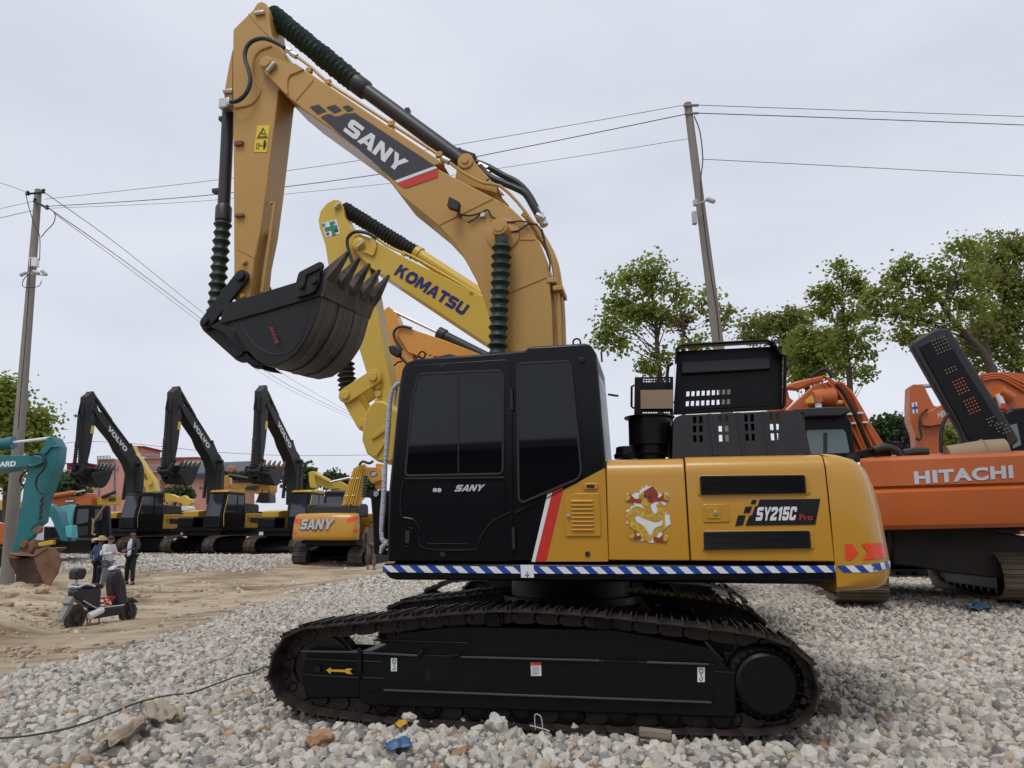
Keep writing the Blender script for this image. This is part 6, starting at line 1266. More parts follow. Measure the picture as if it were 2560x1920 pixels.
# yellow machines between black ones
f = thing('excavator', (-14.6, 48, .5), 0, 'yellow excavator arms and white capped cab between the leftmost and middle black booms', 'excavator')
plate([mm_(*p) for p in ((1810, 890), (1900, 900), (2020, 950), (2100, 920), (2130, 960), (2212, 990), (2212, 1030), (2130, 1070), (2000, 1020), (1820, 1020))], 46, .5, 'boom', M_komat, f, .02); plate([mm_(*p) for p in ((2055, 1085), (2160, 1075), (2185, 1100), (2180, 1140), (2060, 1150))], 45.5, .8, 'cab_roof', M_white, f, .03); plate([mm_(*p) for p in ((1800, 1080), (2050, 1075), (2050, 1160), (1800, 1160))], 45.8, .8, 'engine_cover', M_volvo, f, .03)
def rr__(a, b): return (540+a/5.027, 1100+b/5.027)
f = thing('excavator', (-12.3, 42, .5), 0, 'yellow excavator with a black lettered decal on its level boom, between two black booms', 'excavator')
zb = plate([rr__(*p) for p in ((175, 560), (200, 548), (440, 540), (650, 520), (735, 520), (735, 640), (690, 700), (520, 680), (330, 640), (180, 600))], 40, .5, 'boom', M_body, f, .02); plate([rr__(*p) for p in ((92, 450), (165, 435), (175, 560), (170, 600), (92, 605))], 40.1, .4, 'arm', M_body, f, .02)
wtube([rr__(170, 445), rr__(650, 530)], 39.9, .11, 'arm_cylinder', M_volvo, f, 12); plate([rr__(*p) for p in ((390, 578), (545, 575), (505, 628), (360, 622))], 39.96, .02, 'boom_decal', M_navy, f, 0, par=zb); sany(WF, rr__(388, 612), (25, 2.4), (1.5, -6), 39.95, M_white, zb)
plate([rr__(*p) for p in ((540, 578), (550, 578), (515, 628), (505, 628))], 39.95, .02, 'red_stripe', M_red, f, 0, par=zb)
zo = plate([rr__(*p) for p in ((540, 660), (660, 655), (665, 780), (500, 785))], 39.5, 1.2, 'engine_cover', M_volvo, f, .03); wtube([rr__(*p) for p in ((500, 790), (590, 620), (665, 620), (670, 780))], 39.3, .035, 'handrail', M_bon, f, 6)
for o in [o for o in COL.objects if o.parent is zb and o.name.startswith('lettering')]: o.matrix_parent_inverse = zb.matrix_world.inverted() @ f.root.matrix_world.inverted() if False else (f.M.inverted())
f = thing('excavator', (-8.7, 46, .5), 0, 'pair of lemon yellow excavator arms behind the right black machine, in front of dark trees', 'excavator')
qa = plate([rr__(*p) for p in ((1165, 405), (1200, 392), (1240, 392), (1245, 470), (1275, 600), (1180, 600), (1165, 500))], 44, .5, 'arm', M_komat, f, .03)
plate([rr__(*p) for p in ((1245, 420), (1300, 450), (1420, 520), (1540, 510), (1600, 540), (1650, 570), (1650, 640), (1470, 640), (1270, 560), (1260, 500))], 44.1, .5, 'boom', M_komat, f, .02)
wtext('KOMATSU', rr__(1455, 635), (19.5, -1), (0, -5), 44.05, M_navy, f, .03)
wtube([rr__(1430, 530), rr__(1700, 470)], 43.8, .07, 'cylinder_rod', M_steel, f); wtube([rr__(1250, 425), rr__(1430, 520)], 43.9, .12, 'arm_cylinder', M_komat, f, 10)
# ------------------------------------------------------------------ poles and wires
def P3(px, py, Y): return WF.U(px, py, Y)
def pole(px_top, Yt, bot, r0, r1, label):
    top = P3(*px_top, Yt); b = Vector(bot); e = thing('utility_pole', tuple(b), 0, label, 'pole', 'concrete utility poles'); mb = MB()
    mb.lathe(b-Vector((0, 0, .3)), top, [(0, r1), (1, r0)], 20); o = attach(mb.build('pole_shaft', M_conc, None), e); return e, top
lp, lt = pole((96, 475), 23, (-14.9, 22.6, -.15), .105, .19, 'concrete utility pole with security cameras, behind the teal excavator on the left')
rp, rt = pole((1719, 259), 17, (5.25, 16.9, .3), .095, .165, 'concrete utility pole standing behind the open engine cover at the right')
def gp(a, b): return (a/3.318, 440+b/3.318)
mb = MB(); mb.tube([P3(*gp(215, 150), 22.9), P3(*gp(370, 135), 22.9)], .035, 6); mb.tube([P3(*gp(285, 210), 22.8), P3(*gp(400, 270), 22.6)], .04, 6); attach(mb.build('cross_arm', M_green, None), lp)
for a, b in ((230, 145), (360, 128), (390, 262), (290, 205)): mb = MB(); q = P3(*gp(a, b), 22.8); mb.lathe(q-Vector((0, 0, .06)), q+Vector((0, 0, .09)), [(0, .05), (.3, .06), (.5, .035), (.7, .06), (1, .03)], 10); attach(mb.build('insulator', M_rubber, None), lp)
plate([gp(*p) for p in ((240, 672), (305, 675), (302, 748), (240, 745))], 22.7, .15, 'junction_box', M_white, lp, .01)
M_cam = mat('grey_camera_housing', (.42, .43, .45), .4)
for (a, b, c, d, nm) in ((165, 825, 222, 800, 0), (345, 785, 390, 825, 0), (270, 790, 330, 810, 0)):
    mb = MB(); mb.lathe(P3(*gp(a, b), 22.6), P3(*gp(c, d), 22.65), [(0, .05), (.1, .06), (.9, .055), (1, .03)], 10); e_ = thing('security_camera', tuple(P3(*gp(a, b), 22.6)), 0, {165: 'left one of the security cameras on the left utility pole', 345: 'right one of the security cameras on the left utility pole', 270: 'middle security camera on the front of the left utility pole'}[a], 'camera', 'security cameras on the left pole'); attach(mb.build('camera_housing', M_cam, None), e_); wtube([gp(c, d), gp(275, 815)], 22.66, .018, 'camera_bracket', M_cam, e_, 6)
wtube([gp(*p) for p in ((250, 800), (195, 860), (190, 915), (240, 925), (320, 915), (345, 870))], 22.7, .012, 'loose_cable', M_rubber, lp, 6, 3); wtube([gp(*p) for p in ((410, 272), (455, 310), (445, 390), (380, 460), (340, 510))], 22.6, .014, 'loose_cable', M_rubber, lp, 6, 3)
wtube([gp(*p) for p in ((210, 135), (240, 260), (290, 420), (330, 500), (328, 700))], 22.6, .013, 'loose_cable', M_rubber, lp, 6, 3); wtube([gp(*p) for p in ((255, 680), (230, 1100), (200, 1500), (180, 1700), (150, 2100))], 22.3, .013, 'loose_cable', M_rubber, lp, 6, 3)
e_ = thing('security_camera', tuple(P3(1770, 500, 16.6)), 0, 'small white security camera on the right utility pole', 'camera')
mb = MB(); mb.lathe(P3(1766, 497, 16.6), P3(1786, 504, 16.5), [(0, .04), (.1, .06), (.9, .06), (1, .05)], 10); attach(mb.build('camera_housing', M_cam, None), e_); wtube([(1745, 510), (1768, 500)], 16.65, .02, 'camera_bracket', M_cam, e_, 6)
plate([(1731, 527), (1742, 527), (1744, 558), (1733, 558)], 16.6, .12, 'junction_box', M_cam, rp, .01); plate([(1734, 498), (1744, 498), (1745, 512), (1735, 512)], 16.65, .1, 'junction_box', M_cam, rp, .01)
mb = MB(); mb.tube([P3(1709, 265, 16.9), P3(1746, 263, 16.9)], .035, 6); mb.tube([P3(1712, 285, 16.9), P3(1746, 283, 16.9)], .03, 6); attach(mb.build('cross_arm', M_conc, None), rp)
wtube([(1735, 290), (1750, 330), (1757, 400), (1752, 470), (1770, 640), (1792, 780), (1798, 850)], 16.7, .014, 'loose_cable', M_rubber, rp, 6, 3)
def wire(pts, r, lab, sm=6):
    """pts: (px, py, distance)"""
    mb = MB(); mb.tube([P3(a, b, c) for a, b, c in pts], r*.68, 5, sm); o = mb.build('overhead_wire', M_rubber, None); tag(o, lab, 'cable', 'overhead wires'); return o
wire([(111, 498, 22.8), (500, 455, 21), (893, 402, 19.6), (1300, 335, 18.2), (1709, 263, 17)], .011, 'topmost wire strung between the two utility poles')
wire([(119, 516, 22.6), (500, 490, 21), (940, 437, 19.5), (1300, 370, 18.2), (1712, 286, 17)], .017, 'thick middle wire strung between the two utility poles')
wire([(119, 521, 22.6), (500, 503, 21), (960, 460, 19.5), (1300, 413, 18.2), (1722, 347, 17)], .009, 'lowest thin wire strung between the two utility poles')
wire([(1746, 263, 17), (2150, 277, 17.5), (2750, 298, 18)], .012, 'upper of two wires running right from the right utility pole top')
wire([(1746, 283, 17), (2150, 297, 17.5), (2750, 320, 18)], .017, 'lower of two wires running right from the right utility pole top')
wire([(1755, 398, 17), (2150, 418, 17.5), (2750, 450, 18)], .012, 'single lower wire running right from the right utility pole')
wire([(-150, 410, 22), (0, 457, 22.5), (66, 480, 23)], .011, 'wire sloping down from the upper left corner to the left pole top')
wire([(-150, 560, 22), (0, 522, 22.5), (86, 503, 23)], .011, 'upper of two wires reaching the left pole from the left edge')
wire([(-150, 582, 22), (0, 545, 22.5), (84, 526, 23)], .014, 'lower of two wires reaching the left pole from the left edge')
wire([(111, 481, 22.9), (300, 616, 33), (500, 776, 48), (700, 930, 62), (890, 1040, 80)], .02, 'upper service wire falling from the left pole behind the black bucket')
wire([(125, 523, 22.7), (300, 645, 33), (497, 793, 48), (690, 945, 62), (890, 1045, 80)], .024, 'middle service wire falling from the left pole behind the black bucket')
wire([(135, 533, 22.7), (300, 655, 33), (492, 800, 48), (680, 950, 62), (880, 1047, 80)], .016, 'lowest service wire falling from the left pole behind the black bucket')
wire([(147, 1112, 70), (200, 1104, 70), (320, 1108, 70), (540, 1130, 70), (740, 1139, 70), (1000, 1136, 70)], .03, 'distant thin wire hanging across the sky above the pink buildings')
# ------------------------------------------------------------------ trees
M_leaf = mat('fresh_leaf', (.25, .30, .06), .55, var=.45, vscale=1.4, spec=.3)
M_leafd = mat('dark_leaf', (.06, .10, .035), .6, var=.4, vscale=1.2, spec=.3)
M_leafo = mat('olive_leaf', (.235, .26, .065), .6, var=.4, vscale=1.3, spec=.3)
M_leafbr = mat('dead_brown_leaf', (.09, .05, .025), .8, var=.4, vscale=2)
M_leafpu = mat('plum_leaf', (.035, .018, .025), .7, var=.4, vscale=2)
for m_ in (M_leaf, M_leafd, M_leafo):
    t = m_.node_tree; p = t.nodes['Principled BSDF']
    p.inputs['Subsurface Weight'].default_value = 0
    tr_ = t.nodes.new('ShaderNodeBsdfTranslucent'); mxs = t.nodes.new('ShaderNodeMixShader'); mxs.inputs[0].default_value = .5
    src = p.inputs['Base Color'].links[0].from_socket; t.links.new(src, tr_.inputs[0]); o_ = t.nodes['Material Output']
    t.links.new(p.outputs[0], mxs.inputs[1]); t.links.new(tr_.outputs[0], mxs.inputs[2]); t.links.new(mxs.outputs[0], o_.inputs[0])
def tree(label, Y, trunk, blobs, leaf, nclump=16, nleaf=45, size=.11, cr=.34, tr=.11, group='trees behind the machines', seed=0, limbs=True, name='leafy_tree', extra=None):
    rs = random.Random(seed*77+3); T = [P3(a, b, Y) for a, b in trunk]; base = T[0].copy()
    e = thing(name, tuple(base), 0, label, 'tree', group)
    mb = MB(); L_ = len(T); mb.tube(T, [tr*(1-.75*i/(max(1, L_-1))) for i in range(L_)], 9); cl = []
    sc = Y/FPX
    for (cx, cy, rx, ry, *w) in blobs:
        c = P3(cx, cy, Y); n = max(4, int(2.1*nclump*(w[0] if w else 1)*(rx*ry)**.5*sc/1.4*((rx*ry)**.5*sc/1.4)**.6))
        for _ in range(n):
            while True:
                v = Vector((rs.uniform(-1, 1), rs.uniform(-1, 1), rs.uniform(-1, 1)))
                if .12 < v.length < 1: break
            v = v*(.62+.38*rs.random())/max(v.length, .6) if v.length > .6 else v
            cl.append(c+Vector((v.x*rx*sc, v.y*min(rx, ry)*sc*.9, v.z*ry*sc)))
    # limbs reach from the trunk towards groups of clumps
    for i, c in enumerate(cl):
        if i % 3: continue
        k = min(range(1, L_), key=lambda q: (T[q]-c).length+(.8 if T[q].z > c.z else 0)) if L_ > 1 else 0
        s = T[max(k-1, 0)].lerp(T[k], rs.random()) if L_ > 1 else T[0]
        if s.z > c.z: s = Vector((s.x, s.y, min(s.z, max(T[0].z, c.z-.3))))
        m_ = s.lerp(c, .5)+Vector((rs.uniform(-.15, .15), rs.uniform(-.15, .15), rs.uniform(0, .25)))
        mb.tube([s, m_, c], [tr*.20, tr*.11, tr*.04], 5)
    attach(mb.build('trunk', M_bark, None), e)
    vs = []; fs = []
    for c in cl:
        cr_ = cr*rs.uniform(.65, 1.35); n = int(1.7*nleaf*rs.uniform(.6, 1.3))
        for _ in range(n):
            d = Vector((rs.gauss(0, .5), rs.gauss(0, .5), rs.gauss(0, .40)))*cr_; q = c+d
            a = Vector((rs.uniform(-1, 1), rs.uniform(-1, 1), rs.uniform(-.9, .25))).normalized(); u = a.cross(Vector((rs.uniform(-1, 1), rs.uniform(-1, 1), rs.uniform(-1, 1)))).normalized()
            s_ = size*rs.uniform(.7, 1.35); w_ = s_*.42; b0 = len(vs)
            vs += [q, q+a*s_*.5+u*w_, q+a*s_, q+a*s_*.5-u*w_]; fs.append((b0, b0+1, b0+2, b0+3))
    mb = MB(); mb.add(vs, fs); attach(mb.build('crown', leaf, None, sharp=0), e); return e
def F_(a, b): return (1480+a/2.048, 600+b/2.048)
def fb(l): return [(*F_(a, b), c/2.048, d/2.048, *w) for a, b, c, d, *w in l]
tree('round leafy tree rising behind the cab roof corner, left of the right pole', 21, [F_(360, 1150), F_(345, 690), F_(335, 560), F_(325, 400), F_(300, 200)], fb([(300, 150, 75, 65), (190, 230, 110, 65), (330, 230, 110, 80), (260, 320, 190, 80), (150, 350, 80, 90), (380, 360, 110, 90), (90, 430, 70, 60), (60, 500, 50, 50, .8), (240, 420, 120, 60, .7), (130, 520, 110, 40, .5), (340, 600, 110, 60, .6), (280, 660, 60, 30, .6), (460, 280, 45, 60)]), M_leaf, 19, 50, seed=1)
tree('thin sparse tree with a dead brown patch just left of the right pole', 20, [F_(475, 1150), F_(465, 690), F_(462, 540), F_(470, 400), F_(560, 320)], fb([(560, 330, 90, 60, .45), (640, 400, 60, 60, .6), (520, 520, 90, 40, .6), (620, 280, 40, 40, .5), (700, 380, 30, 40, .4), (530, 560, 60, 30, .6)]), M_leaf, 12, 26, cr=.3, tr=.06, seed=2)
tree('clump of dead brown leaves on a twig left of the right pole', 20.2, [F_(465, 500), F_(468, 400)], fb([(465, 420, 35, 50, 2.5)]), M_leafbr, 14, 45, size=.09, cr=.22, tr=.03, seed=22, name='dead_branch')
tree('olive green bushy tree right of the right pole, above the open engine cover', 26, [F_(960, 1150), F_(985, 700), F_(980, 560), F_(960, 450)], fb([(850, 430, 95, 55), (930, 430, 90, 60), (1040, 420, 80, 60), (820, 500, 70, 30), (1010, 500, 100, 50), (1020, 590, 90, 70), (970, 640, 50, 60)]), M_leafo, 26, 60, seed=3, cr=.36)
tree('broad bright green tree between the open engine cover and the slender tree', 24, [F_(1090, 1150), F_(1100, 800), F_(1120, 620), F_(1130, 520)], fb([(1110, 500, 90, 60), (1160, 560, 110, 90), (1060, 580, 70, 80), (1200, 640, 110, 80), (1090, 670, 80, 50), (1240, 500, 90, 60), (1050, 690, 60, 50)]), M_leaf, 28, 60, seed=4, cr=.36)
tree('tall slender tree with a tufted top, between the open cover and the tilted black hood', 22, [F_(1340, 1150), F_(1320, 737), F_(1305, 560), F_(1292, 430), F_(1278, 300), F_(1290, 160)], fb([(1290, 150, 60, 45), (1200, 240, 70, 50), (1320, 210, 60, 60), (1150, 290, 50, 40), (1240, 310, 70, 40), (1180, 360, 60, 30), (1375, 260, 30, 30), (1380, 390, 60, 50), (1260, 390, 50, 30, .7), (1420, 470, 70, 50, .6), (1300, 500, 80, 50, .7), (1360, 600, 80, 60, .5), (1400, 680, 50, 50, .7), (1250, 580, 60, 60)]), M_leaf, 20, 46, cr=.3, seed=5, tr=.10)
tree('large spreading tree at the right edge above the tilted black hood', 19, [F_(2080, 1200), F_(2050, 660), F_(1990, 560), F_(1850, 420), F_(1770, 290), F_(1680, 240)], fb([(1480, 280, 70, 50), (1600, 200, 80, 60), (1540, 350, 110, 70), (1700, 300, 90, 50, .7), (1650, 400, 120, 70), (1620, 490, 90, 40), (1780, 130, 80, 60), (1900, 60, 110, 70), (1880, 200, 140, 70, .8), (1800, 420, 90, 60, .7), (1440, 340, 40, 60), (1600, 140, 50, 30), (1930, 330, 120, 60), (1720, 210, 60, 50)]), M_leaf, 19, 48, seed=6, tr=.14)
tree('dense yellow green tree at the right edge, rightmost of the tree row', 21.5, [F_(2200, 1200), F_(2185, 660), F_(2150, 500), F_(2110, 380), F_(2100, 200)], fb([(2050, 60, 120, 80), (2150, 40, 110, 80), (2120, 170, 130, 80), (2030, 240, 110, 60), (2170, 300, 110, 80), (2080, 390, 130, 80), (2190, 430, 80, 80), (1990, 440, 100, 70), (2100, 520, 120, 60), (1960, 540, 80, 60), (2150, 610, 100, 60), (1980, 640, 80, 50), (2260, 200, 90, 200)]), M_leafo, 24, 58, seed=7, tr=.13)
tree('narrow tree with an upright trunk just behind the tilted black hood', 20.5, [F_(2040, 1200), F_(2035, 620), F_(2010, 500), F_(2000, 330), F_(1985, 200)], fb([(1980, 180, 90, 70), (1990, 330, 80, 70, .8), (2010, 430, 90, 60, .7)]), M_leafo, 16, 50, seed=8, tr=.10)
# far dark trees between orange boom and arm
def dk(a, b): return ce(a, b)
tree('dark green pine-like tree far away between the two orange booms', 60, [ce(650, 900), ce(650, 760), ce(650, 640)], [(*ce(a, b), c/2.242, d/2.242) for a, b, c, d in ((590, 610, 30, 40), (650, 590, 50, 35), (620, 660, 55, 45), (690, 650, 50, 45), (740, 640, 40, 40), (660, 700, 90, 40), (760, 690, 40, 30))], M_leafd, 14, 70, size=.35, cr=.8, seed=9, tr=.25)
tree('dark plum coloured shrub far away beside the orange arm', 55, [ce(760, 900), ce(760, 740)], [(*ce(a, b), c/2.242, d/2.242) for a, b, c, d in ((735, 710, 45, 35), (780, 700, 30, 35), (990, 690, 60, 40), (940, 720, 50, 25))], M_leafpu, 14, 60, size=.3, cr=.7, seed=10, tr=.15, name='shrub')
tree('light green shrub seen between the orange arm and the tilted hood', 50, [ce(985, 900), ce(985, 660)], [(*ce(a, b), c/2.242, d/2.242) for a, b, c, d in ((970, 610, 40, 30), (1000, 640, 40, 40))], M_leaf, 14, 60, size=.28, cr=.6, seed=11, tr=.12, name='shrub')
# left trees
def A_(a, b): return (a/3.19, 920+b/3.19)
tree('broad leafy tree behind the left pole above the teal boom', 33, [A_(60, 1300), A_(70, 700), A_(60, 500), A_(40, 350)], [(*A_(a, b), c/3.19, d/3.19) for a, b, c, d in ((20, 130, 70, 60), (90, 180, 70, 60), (10, 260, 90, 60), (110, 280, 80, 70), (290, 400, 80, 50), (330, 390, 45, 40), (270, 480, 60, 50), (300, 560, 50, 50), (50, 400, 110, 70), (100, 480, 90, 70), (30, 560, 90, 60), (280, 640, 60, 30), (140, 600, 80, 60))], M_leaf, 22, 50, size=.2, cr=.6, seed=12, tr=.2)
tree('low tree in front of the yellow boom at the far left under the teal boom', 31, [A_(40, 1300), A_(40, 900), A_(40, 800)], [(*A_(a, b), c/3.19, d/3.19) for a, b, c, d in ((20, 830, 60, 30), (30, 900, 60, 40), (70, 850, 40, 40))], M_leafo, 14, 40, size=.18, cr=.5, seed=13, tr=.12)
tree('green bush in front of the pink building, right of the teal arm', 60, [A_(500, 1300), A_(500, 950)], [(*A_(a, b), c/3.19, d/3.19) for a, b, c, d in ((440, 900, 60, 40), (420, 950, 60, 50), (500, 930, 80, 40), (560, 950, 70, 35), (620, 965, 50, 25), (480, 990, 100, 30))], M_leafd, 22, 60, size=.35, cr=.8, seed=14, tr=.2)
def R5(l): return [(*rr__(a, b), c/5.027, d/5.027) for a, b, c, d in l]
tree('low dark bush against the pink building, behind the middle black bucket', 70, [mm_(1960, 1100), mm_(1960, 950)], [(*mm_(a, b), c/5.82, d/5.82) for a, b, c, d in ((1930, 900, 60, 30), (2020, 910, 80, 30), (2110, 890, 50, 30))], M_leafd, 18, 60, size=.35, cr=.7, seed=15, tr=.2, name='shrub')
for i, (l, bl) in enumerate((('row of dark green treetops behind the right black boom', ((1010, 440, 50, 40), (1060, 410, 50, 25), (1000, 520, 60, 60), (1080, 480, 50, 60), (1090, 560, 60, 40))), ('small dark tree above the lemon yellow arms', ((1455, 480, 45, 30), (1440, 510, 50, 25), (1500, 530, 50, 25))), ('low dark tree line right of the small dark tree', ((1560, 510, 50, 20), (1620, 550, 60, 25), (1930, 560, 50, 30), (1900, 600, 60, 30))), ('slim dark tree behind the lemon yellow arm', ((1140, 430, 30, 35), (1150, 500, 30, 60), (1130, 560, 40, 50))))):
    tree(l, 75, [rr__(bl[0][0], 900), rr__(bl[0][0], bl[0][1])], R5(bl), M_leafd, 26, 60, size=.4, cr=.8, seed=30+i, tr=.2)
# ------------------------------------------------------------------ buildings
M_pink = mat('salmon_render', (.50, .25, .205), .9, var=.12, vscale=.5, dirt=.3, dcol=(.36, .2, .17), dscale=.4)
M_maroon = mat('maroon_cladding', (.22, .032, .035), .6, var=.15)
M_greyc = mat('grey_concrete_trim', (.26, .25, .26), .85, var=.15, vscale=1)
M_beige = mat('beige_wall', (.48, .42, .30), .85, var=.1)
M_win = mat('window_pane', (.05, .06, .07), .1, var=.4, vscale=1, spec=.8)
M_blueroof = mat('blue_metal_roof', (.035, .058, .115), .8, var=.15, vscale=1)
M_palewall = mat('whitewash', (.55, .54, .52), .85, var=.1)
BY = 88
bd = thing('building', (-52, 92, .5), 0, 'pink three storey building with white window frames behind the leftmost black machine', 'building')
def bp_(pts, Y, th, nm, m, par=None, thg=None): return plate([mm_(*p) for p in pts], Y, th, nm, m, thg or bd, 0, par=par)
bp_([(200, 640), (380, 630), (620, 620), (620, 1500), (200, 1500)], BY+1, 10, 'wing_wall', M_pink)
bp_([(830, 400), (1060, 395), (1060, 400), (1490, 380), (1745, 375), (1745, 1500), (600, 1500), (600, 620), (830, 600)], BY, 12, 'wall', M_pink)
bp_([(1745, 560), (1900, 550), (2212, 560), (2400, 560), (2400, 1500), (1745, 1500)], BY+.5, 2, 'wing_wall', M_pink)
bp_([(390, 455), (620, 450), (620, 600), (390, 600)], BY+3, 6, 'roof_room', M_maroon); bp_([(350, 452), (640, 440), (640, 455), (350, 462)], BY+2.5, 7, 'roof', M_maroon)
bp_([(585, 490), (625, 488), (625, 590), (585, 590)], BY+2.4, .6, 'door_surround', M_palewall)
bp_([(1360, 215), (1480, 215), (1480, 330), (1360, 330)], BY+4, 5, 'stair_tower', M_pink); bp_([(1340, 200), (1515, 203), (1500, 218), (1340, 215)], BY+3.5, 6, 'roof', M_maroon); bp_([(1380, 255), (1415, 255), (1415, 310), (1380, 310)], BY+3.9, .2, 'window', M_win)
bp_([(1750, 385), (1900, 370), (2300, 362), (2300, 400), (1900, 405), (1750, 430)], BY+2, 6, 'roof', M_maroon); bp_([(1750, 430), (1900, 405), (2080, 400), (2080, 560), (1750, 560)], BY+2.2, 6, 'roof_room', M_pink); bp_([(2090, 400), (2300, 395), (2300, 560), (2090, 560)], BY+2.1, 6, 'roof_room', M_beige)
for (x0, y0, x1, y1) in ((200, 625, 620, 640), (830, 388, 1060, 402), (1480, 372, 1750, 385), (200, 600, 390, 610), (1530, 560, 1900, 585)): bp_([(x0, y0), (x1, y0-4), (x1, y1), (x0, y1+3)], BY-.4, 1, 'cornice', M_greyc)
def rail(x0, y0, x1, y1, h):
    wtube([mm_(x0, y0), mm_(x1, y1)], BY-.3, .05, 'roof_rail', M_greyc, bd, 5); wtube([mm_(x0, y0+h/2), mm_(x1, y1+h/2)], BY-.3, .035, 'roof_rail', M_greyc, bd, 5); n = max(2, int((x1-x0)/45))
    for i in range(n+1):
        x = x0+(x1-x0)*i/n; y = y0+(y1-y0)*i/n; wtube([mm_(x, y), mm_(x, y+h)], BY-.3, .05, 'rail_post', M_greyc, bd, 5)
rail(200, 572, 385, 562, 40); rail(400, 560, 590, 555, 50); rail(835, 355, 1020, 348, 40); rail(1440, 325, 1745, 338, 42); rail(1530, 500, 1740, 492, 50); rail(1750, 495, 1880, 490, 55)
def win(x0, y0, x1, y1, nb=2, Y=BY):
    o = bp_([(x0, y0), (x1, y0-2), (x1, y1-2), (x0, y1)], Y-.12, .2, 'window', M_win)
    for (a, b, c, d) in [(x0, y0, x1, y0+6), (x0, y1-7, x1, y1), (x0, y0, x0+6, y1), (x1-6, y0, x1, y1), (x0, (y0+y1)/2-12, x1, (y0+y1)/2-6)]+[(x0+(x1-x0)*k/nb-3, y0, x0+(x1-x0)*k/nb+3, y1) for k in range(1, nb)]: bp_([(a, b), (c, b), (c, d), (a, d)], Y-.2, .06, 'window_frame', M_palewall, par=o)
win(878, 450, 1000, 535); win(445, 665, 570, 745, 3, BY+1); win(265, 665, 345, 740, 2, BY+1); win(1590, 620, 1650, 690, 2, BY); win(1735, 765, 1765, 850, 1, BY); win(1745, 620, 1825, 665, 2, BY-.6); win(1400, 640, 1430, 700, 1, BY); win(1090, 500, 1130, 530, 1, BY)
bp_([(480, 750), (540, 748), (540, 780), (480, 780)], BY+.2, .6, 'air_conditioner', M_palewall); bp_([(1725, 690), (1830, 655), (1830, 668), (1740, 700)], BY-1.2, 1.2, 'window_canopy', M_greyc)
for x in (620, 830, 1060, 1490): bp_([(x, 420), (x+16, 420), (x+16, 1400), (x, 1400)], BY-.25, .3, 'pilaster', M_greyc)
bd2 = thing('building', (-33, 80, .5), 0, 'pink building with a ribbed blue metal roof behind the middle and right black booms', 'building')
def bq(pts, Y, th, nm, m, par=None): return plate([rr__(*p) for p in pts], Y, th, nm, m, bd2, 0, par=par)
bq([(-380, 470), (0, 450), (440, 430), (440, 900), (-380, 900)], 74, 1, 'wall', M_pink)
# sloping roof
mb = MB(); a, b, c, d = P3(*rr__(-390, 425), 73.5), P3(*rr__(480, 420), 73.5), P3(*rr__(480, 262), 80), P3(*rr__(-390, 300), 80); mb.loft([a, b, c, d], [p-Vector((0, 0, .3)) for p in (a, b, c, d)]); rf = attach(mb.build('roof', M_blueroof, None), bd2)
for k in range(1, 12):
    t_ = k/12; o = Vector((0, -.02, .05)); mb = MB(); mb.tube([a.lerp(d, t_)+o, b.lerp(c, t_)+o], .06, 4); attach(mb.build('roof_rib', M_navycl if 'M_navycl' in globals() else M_greyc, None), rf)
win2 = bq([(60, 480), (95, 480), (95, 560), (60, 560)], 73.9, .2, 'window', M_win); bq([(420, 500), (520, 497), (520, 560), (420, 560)], 73.9, .2, 'window', M_win)
mb = MB(); q = P3(*rr__(195, 372), 73.0); mb.lathe(q-Vector((0, .15, 0)), q+Vector((0, .1, 0)), [(0, .25), (.5, .42), (1, .45)], 14)
so = attach(mb.build('roof_ornament', mat('terracotta', (.38, .14, .09), .8), None), bd2); so.scale = (1, 1, 1)
# ivy and hedge along the eaves
tree('ivy hedge running along the eaves under the blue roof', 72.5, [rr__(300, 600), rr__(300, 460)], R5([(x, 445+10*math.sin(x), 40, 22) for x in range(20, 460, 55)]+[(480, 450, 60, 50), (560, 470, 60, 50), (660, 470, 60, 60), (720, 480, 50, 60), (590, 440, 60, 30)]), M_leafd, 60, 40, size=.22, cr=.28, seed=40, tr=.1, name='hedge', group=None)
# low boundary band closing the yard at the horizon
f = thing('boundary_wall', (0, 120, .5), 0, 'long pale boundary wall closing the yard far behind the machines', 'wall'); mb = MB(); mb.bx(-130, 160, 120, 120.4, 0, 2.6); attach(mb.build('wall_panel', M_palewall, None), f)
# the long low shed behind the photographer whose roof line shows in the cab windows
f = thing('warehouse', (0, -15, 0), 0, 'long low dark shed, its roof line mirrored in the black cab windows', 'building'); mb = MB(); mb.bx(-45, 45, -19, -15, 0, 4.6); attach(mb.build('wall', mat('dark_shed_wall', (.07, .06, .055), .9), None), f); mb = MB(); mb.bx(-45.5, 45.5, -19.5, -14.6, 4.62, 4.9); attach(mb.build('roof', M_greyc, None), f)
# ------------------------------------------------------------------ people
M_skin = mat('skin', (.36, .19, .12), .55, var=.08); M_skind = mat('tanned_skin', (.21, .10, .065), .5, var=.08)
M_hair = mat('black_hair', (.012, .010, .010), .6, var=.3, vscale=40)
M_denim = mat('denim_jacket', (.045, .075, .15), .9, var=.2, vscale=8); M_wshirt = mat('white_shirt', (.62, .62, .64), .85, var=.05, vscale=6, bump=.4, bscale=9)
M_blkcloth = mat('black_trousers', (.012, .012, .016), .9, var=.2, vscale=8); M_suit = mat('dark_suit', (.03, .03, .045), .85, var=.15, vscale=8, bump=.3, bscale=9); M_greycl = mat('grey_trousers', (.16, .17, .19), .9, var=.35, vscale=14)
M_camo = mat('camouflage_cloth', (.14, .115, .08), .9, var=.5, vscale=9, dirt=.5, dcol=(.055, .05, .035), dscale=12); M_straw = mat('straw', (.48, .33, .16), .9, var=.2, vscale=30, bump=.3, bscale=60); M_shoe = mat('white_shoe', (.6, .6, .6), .6)
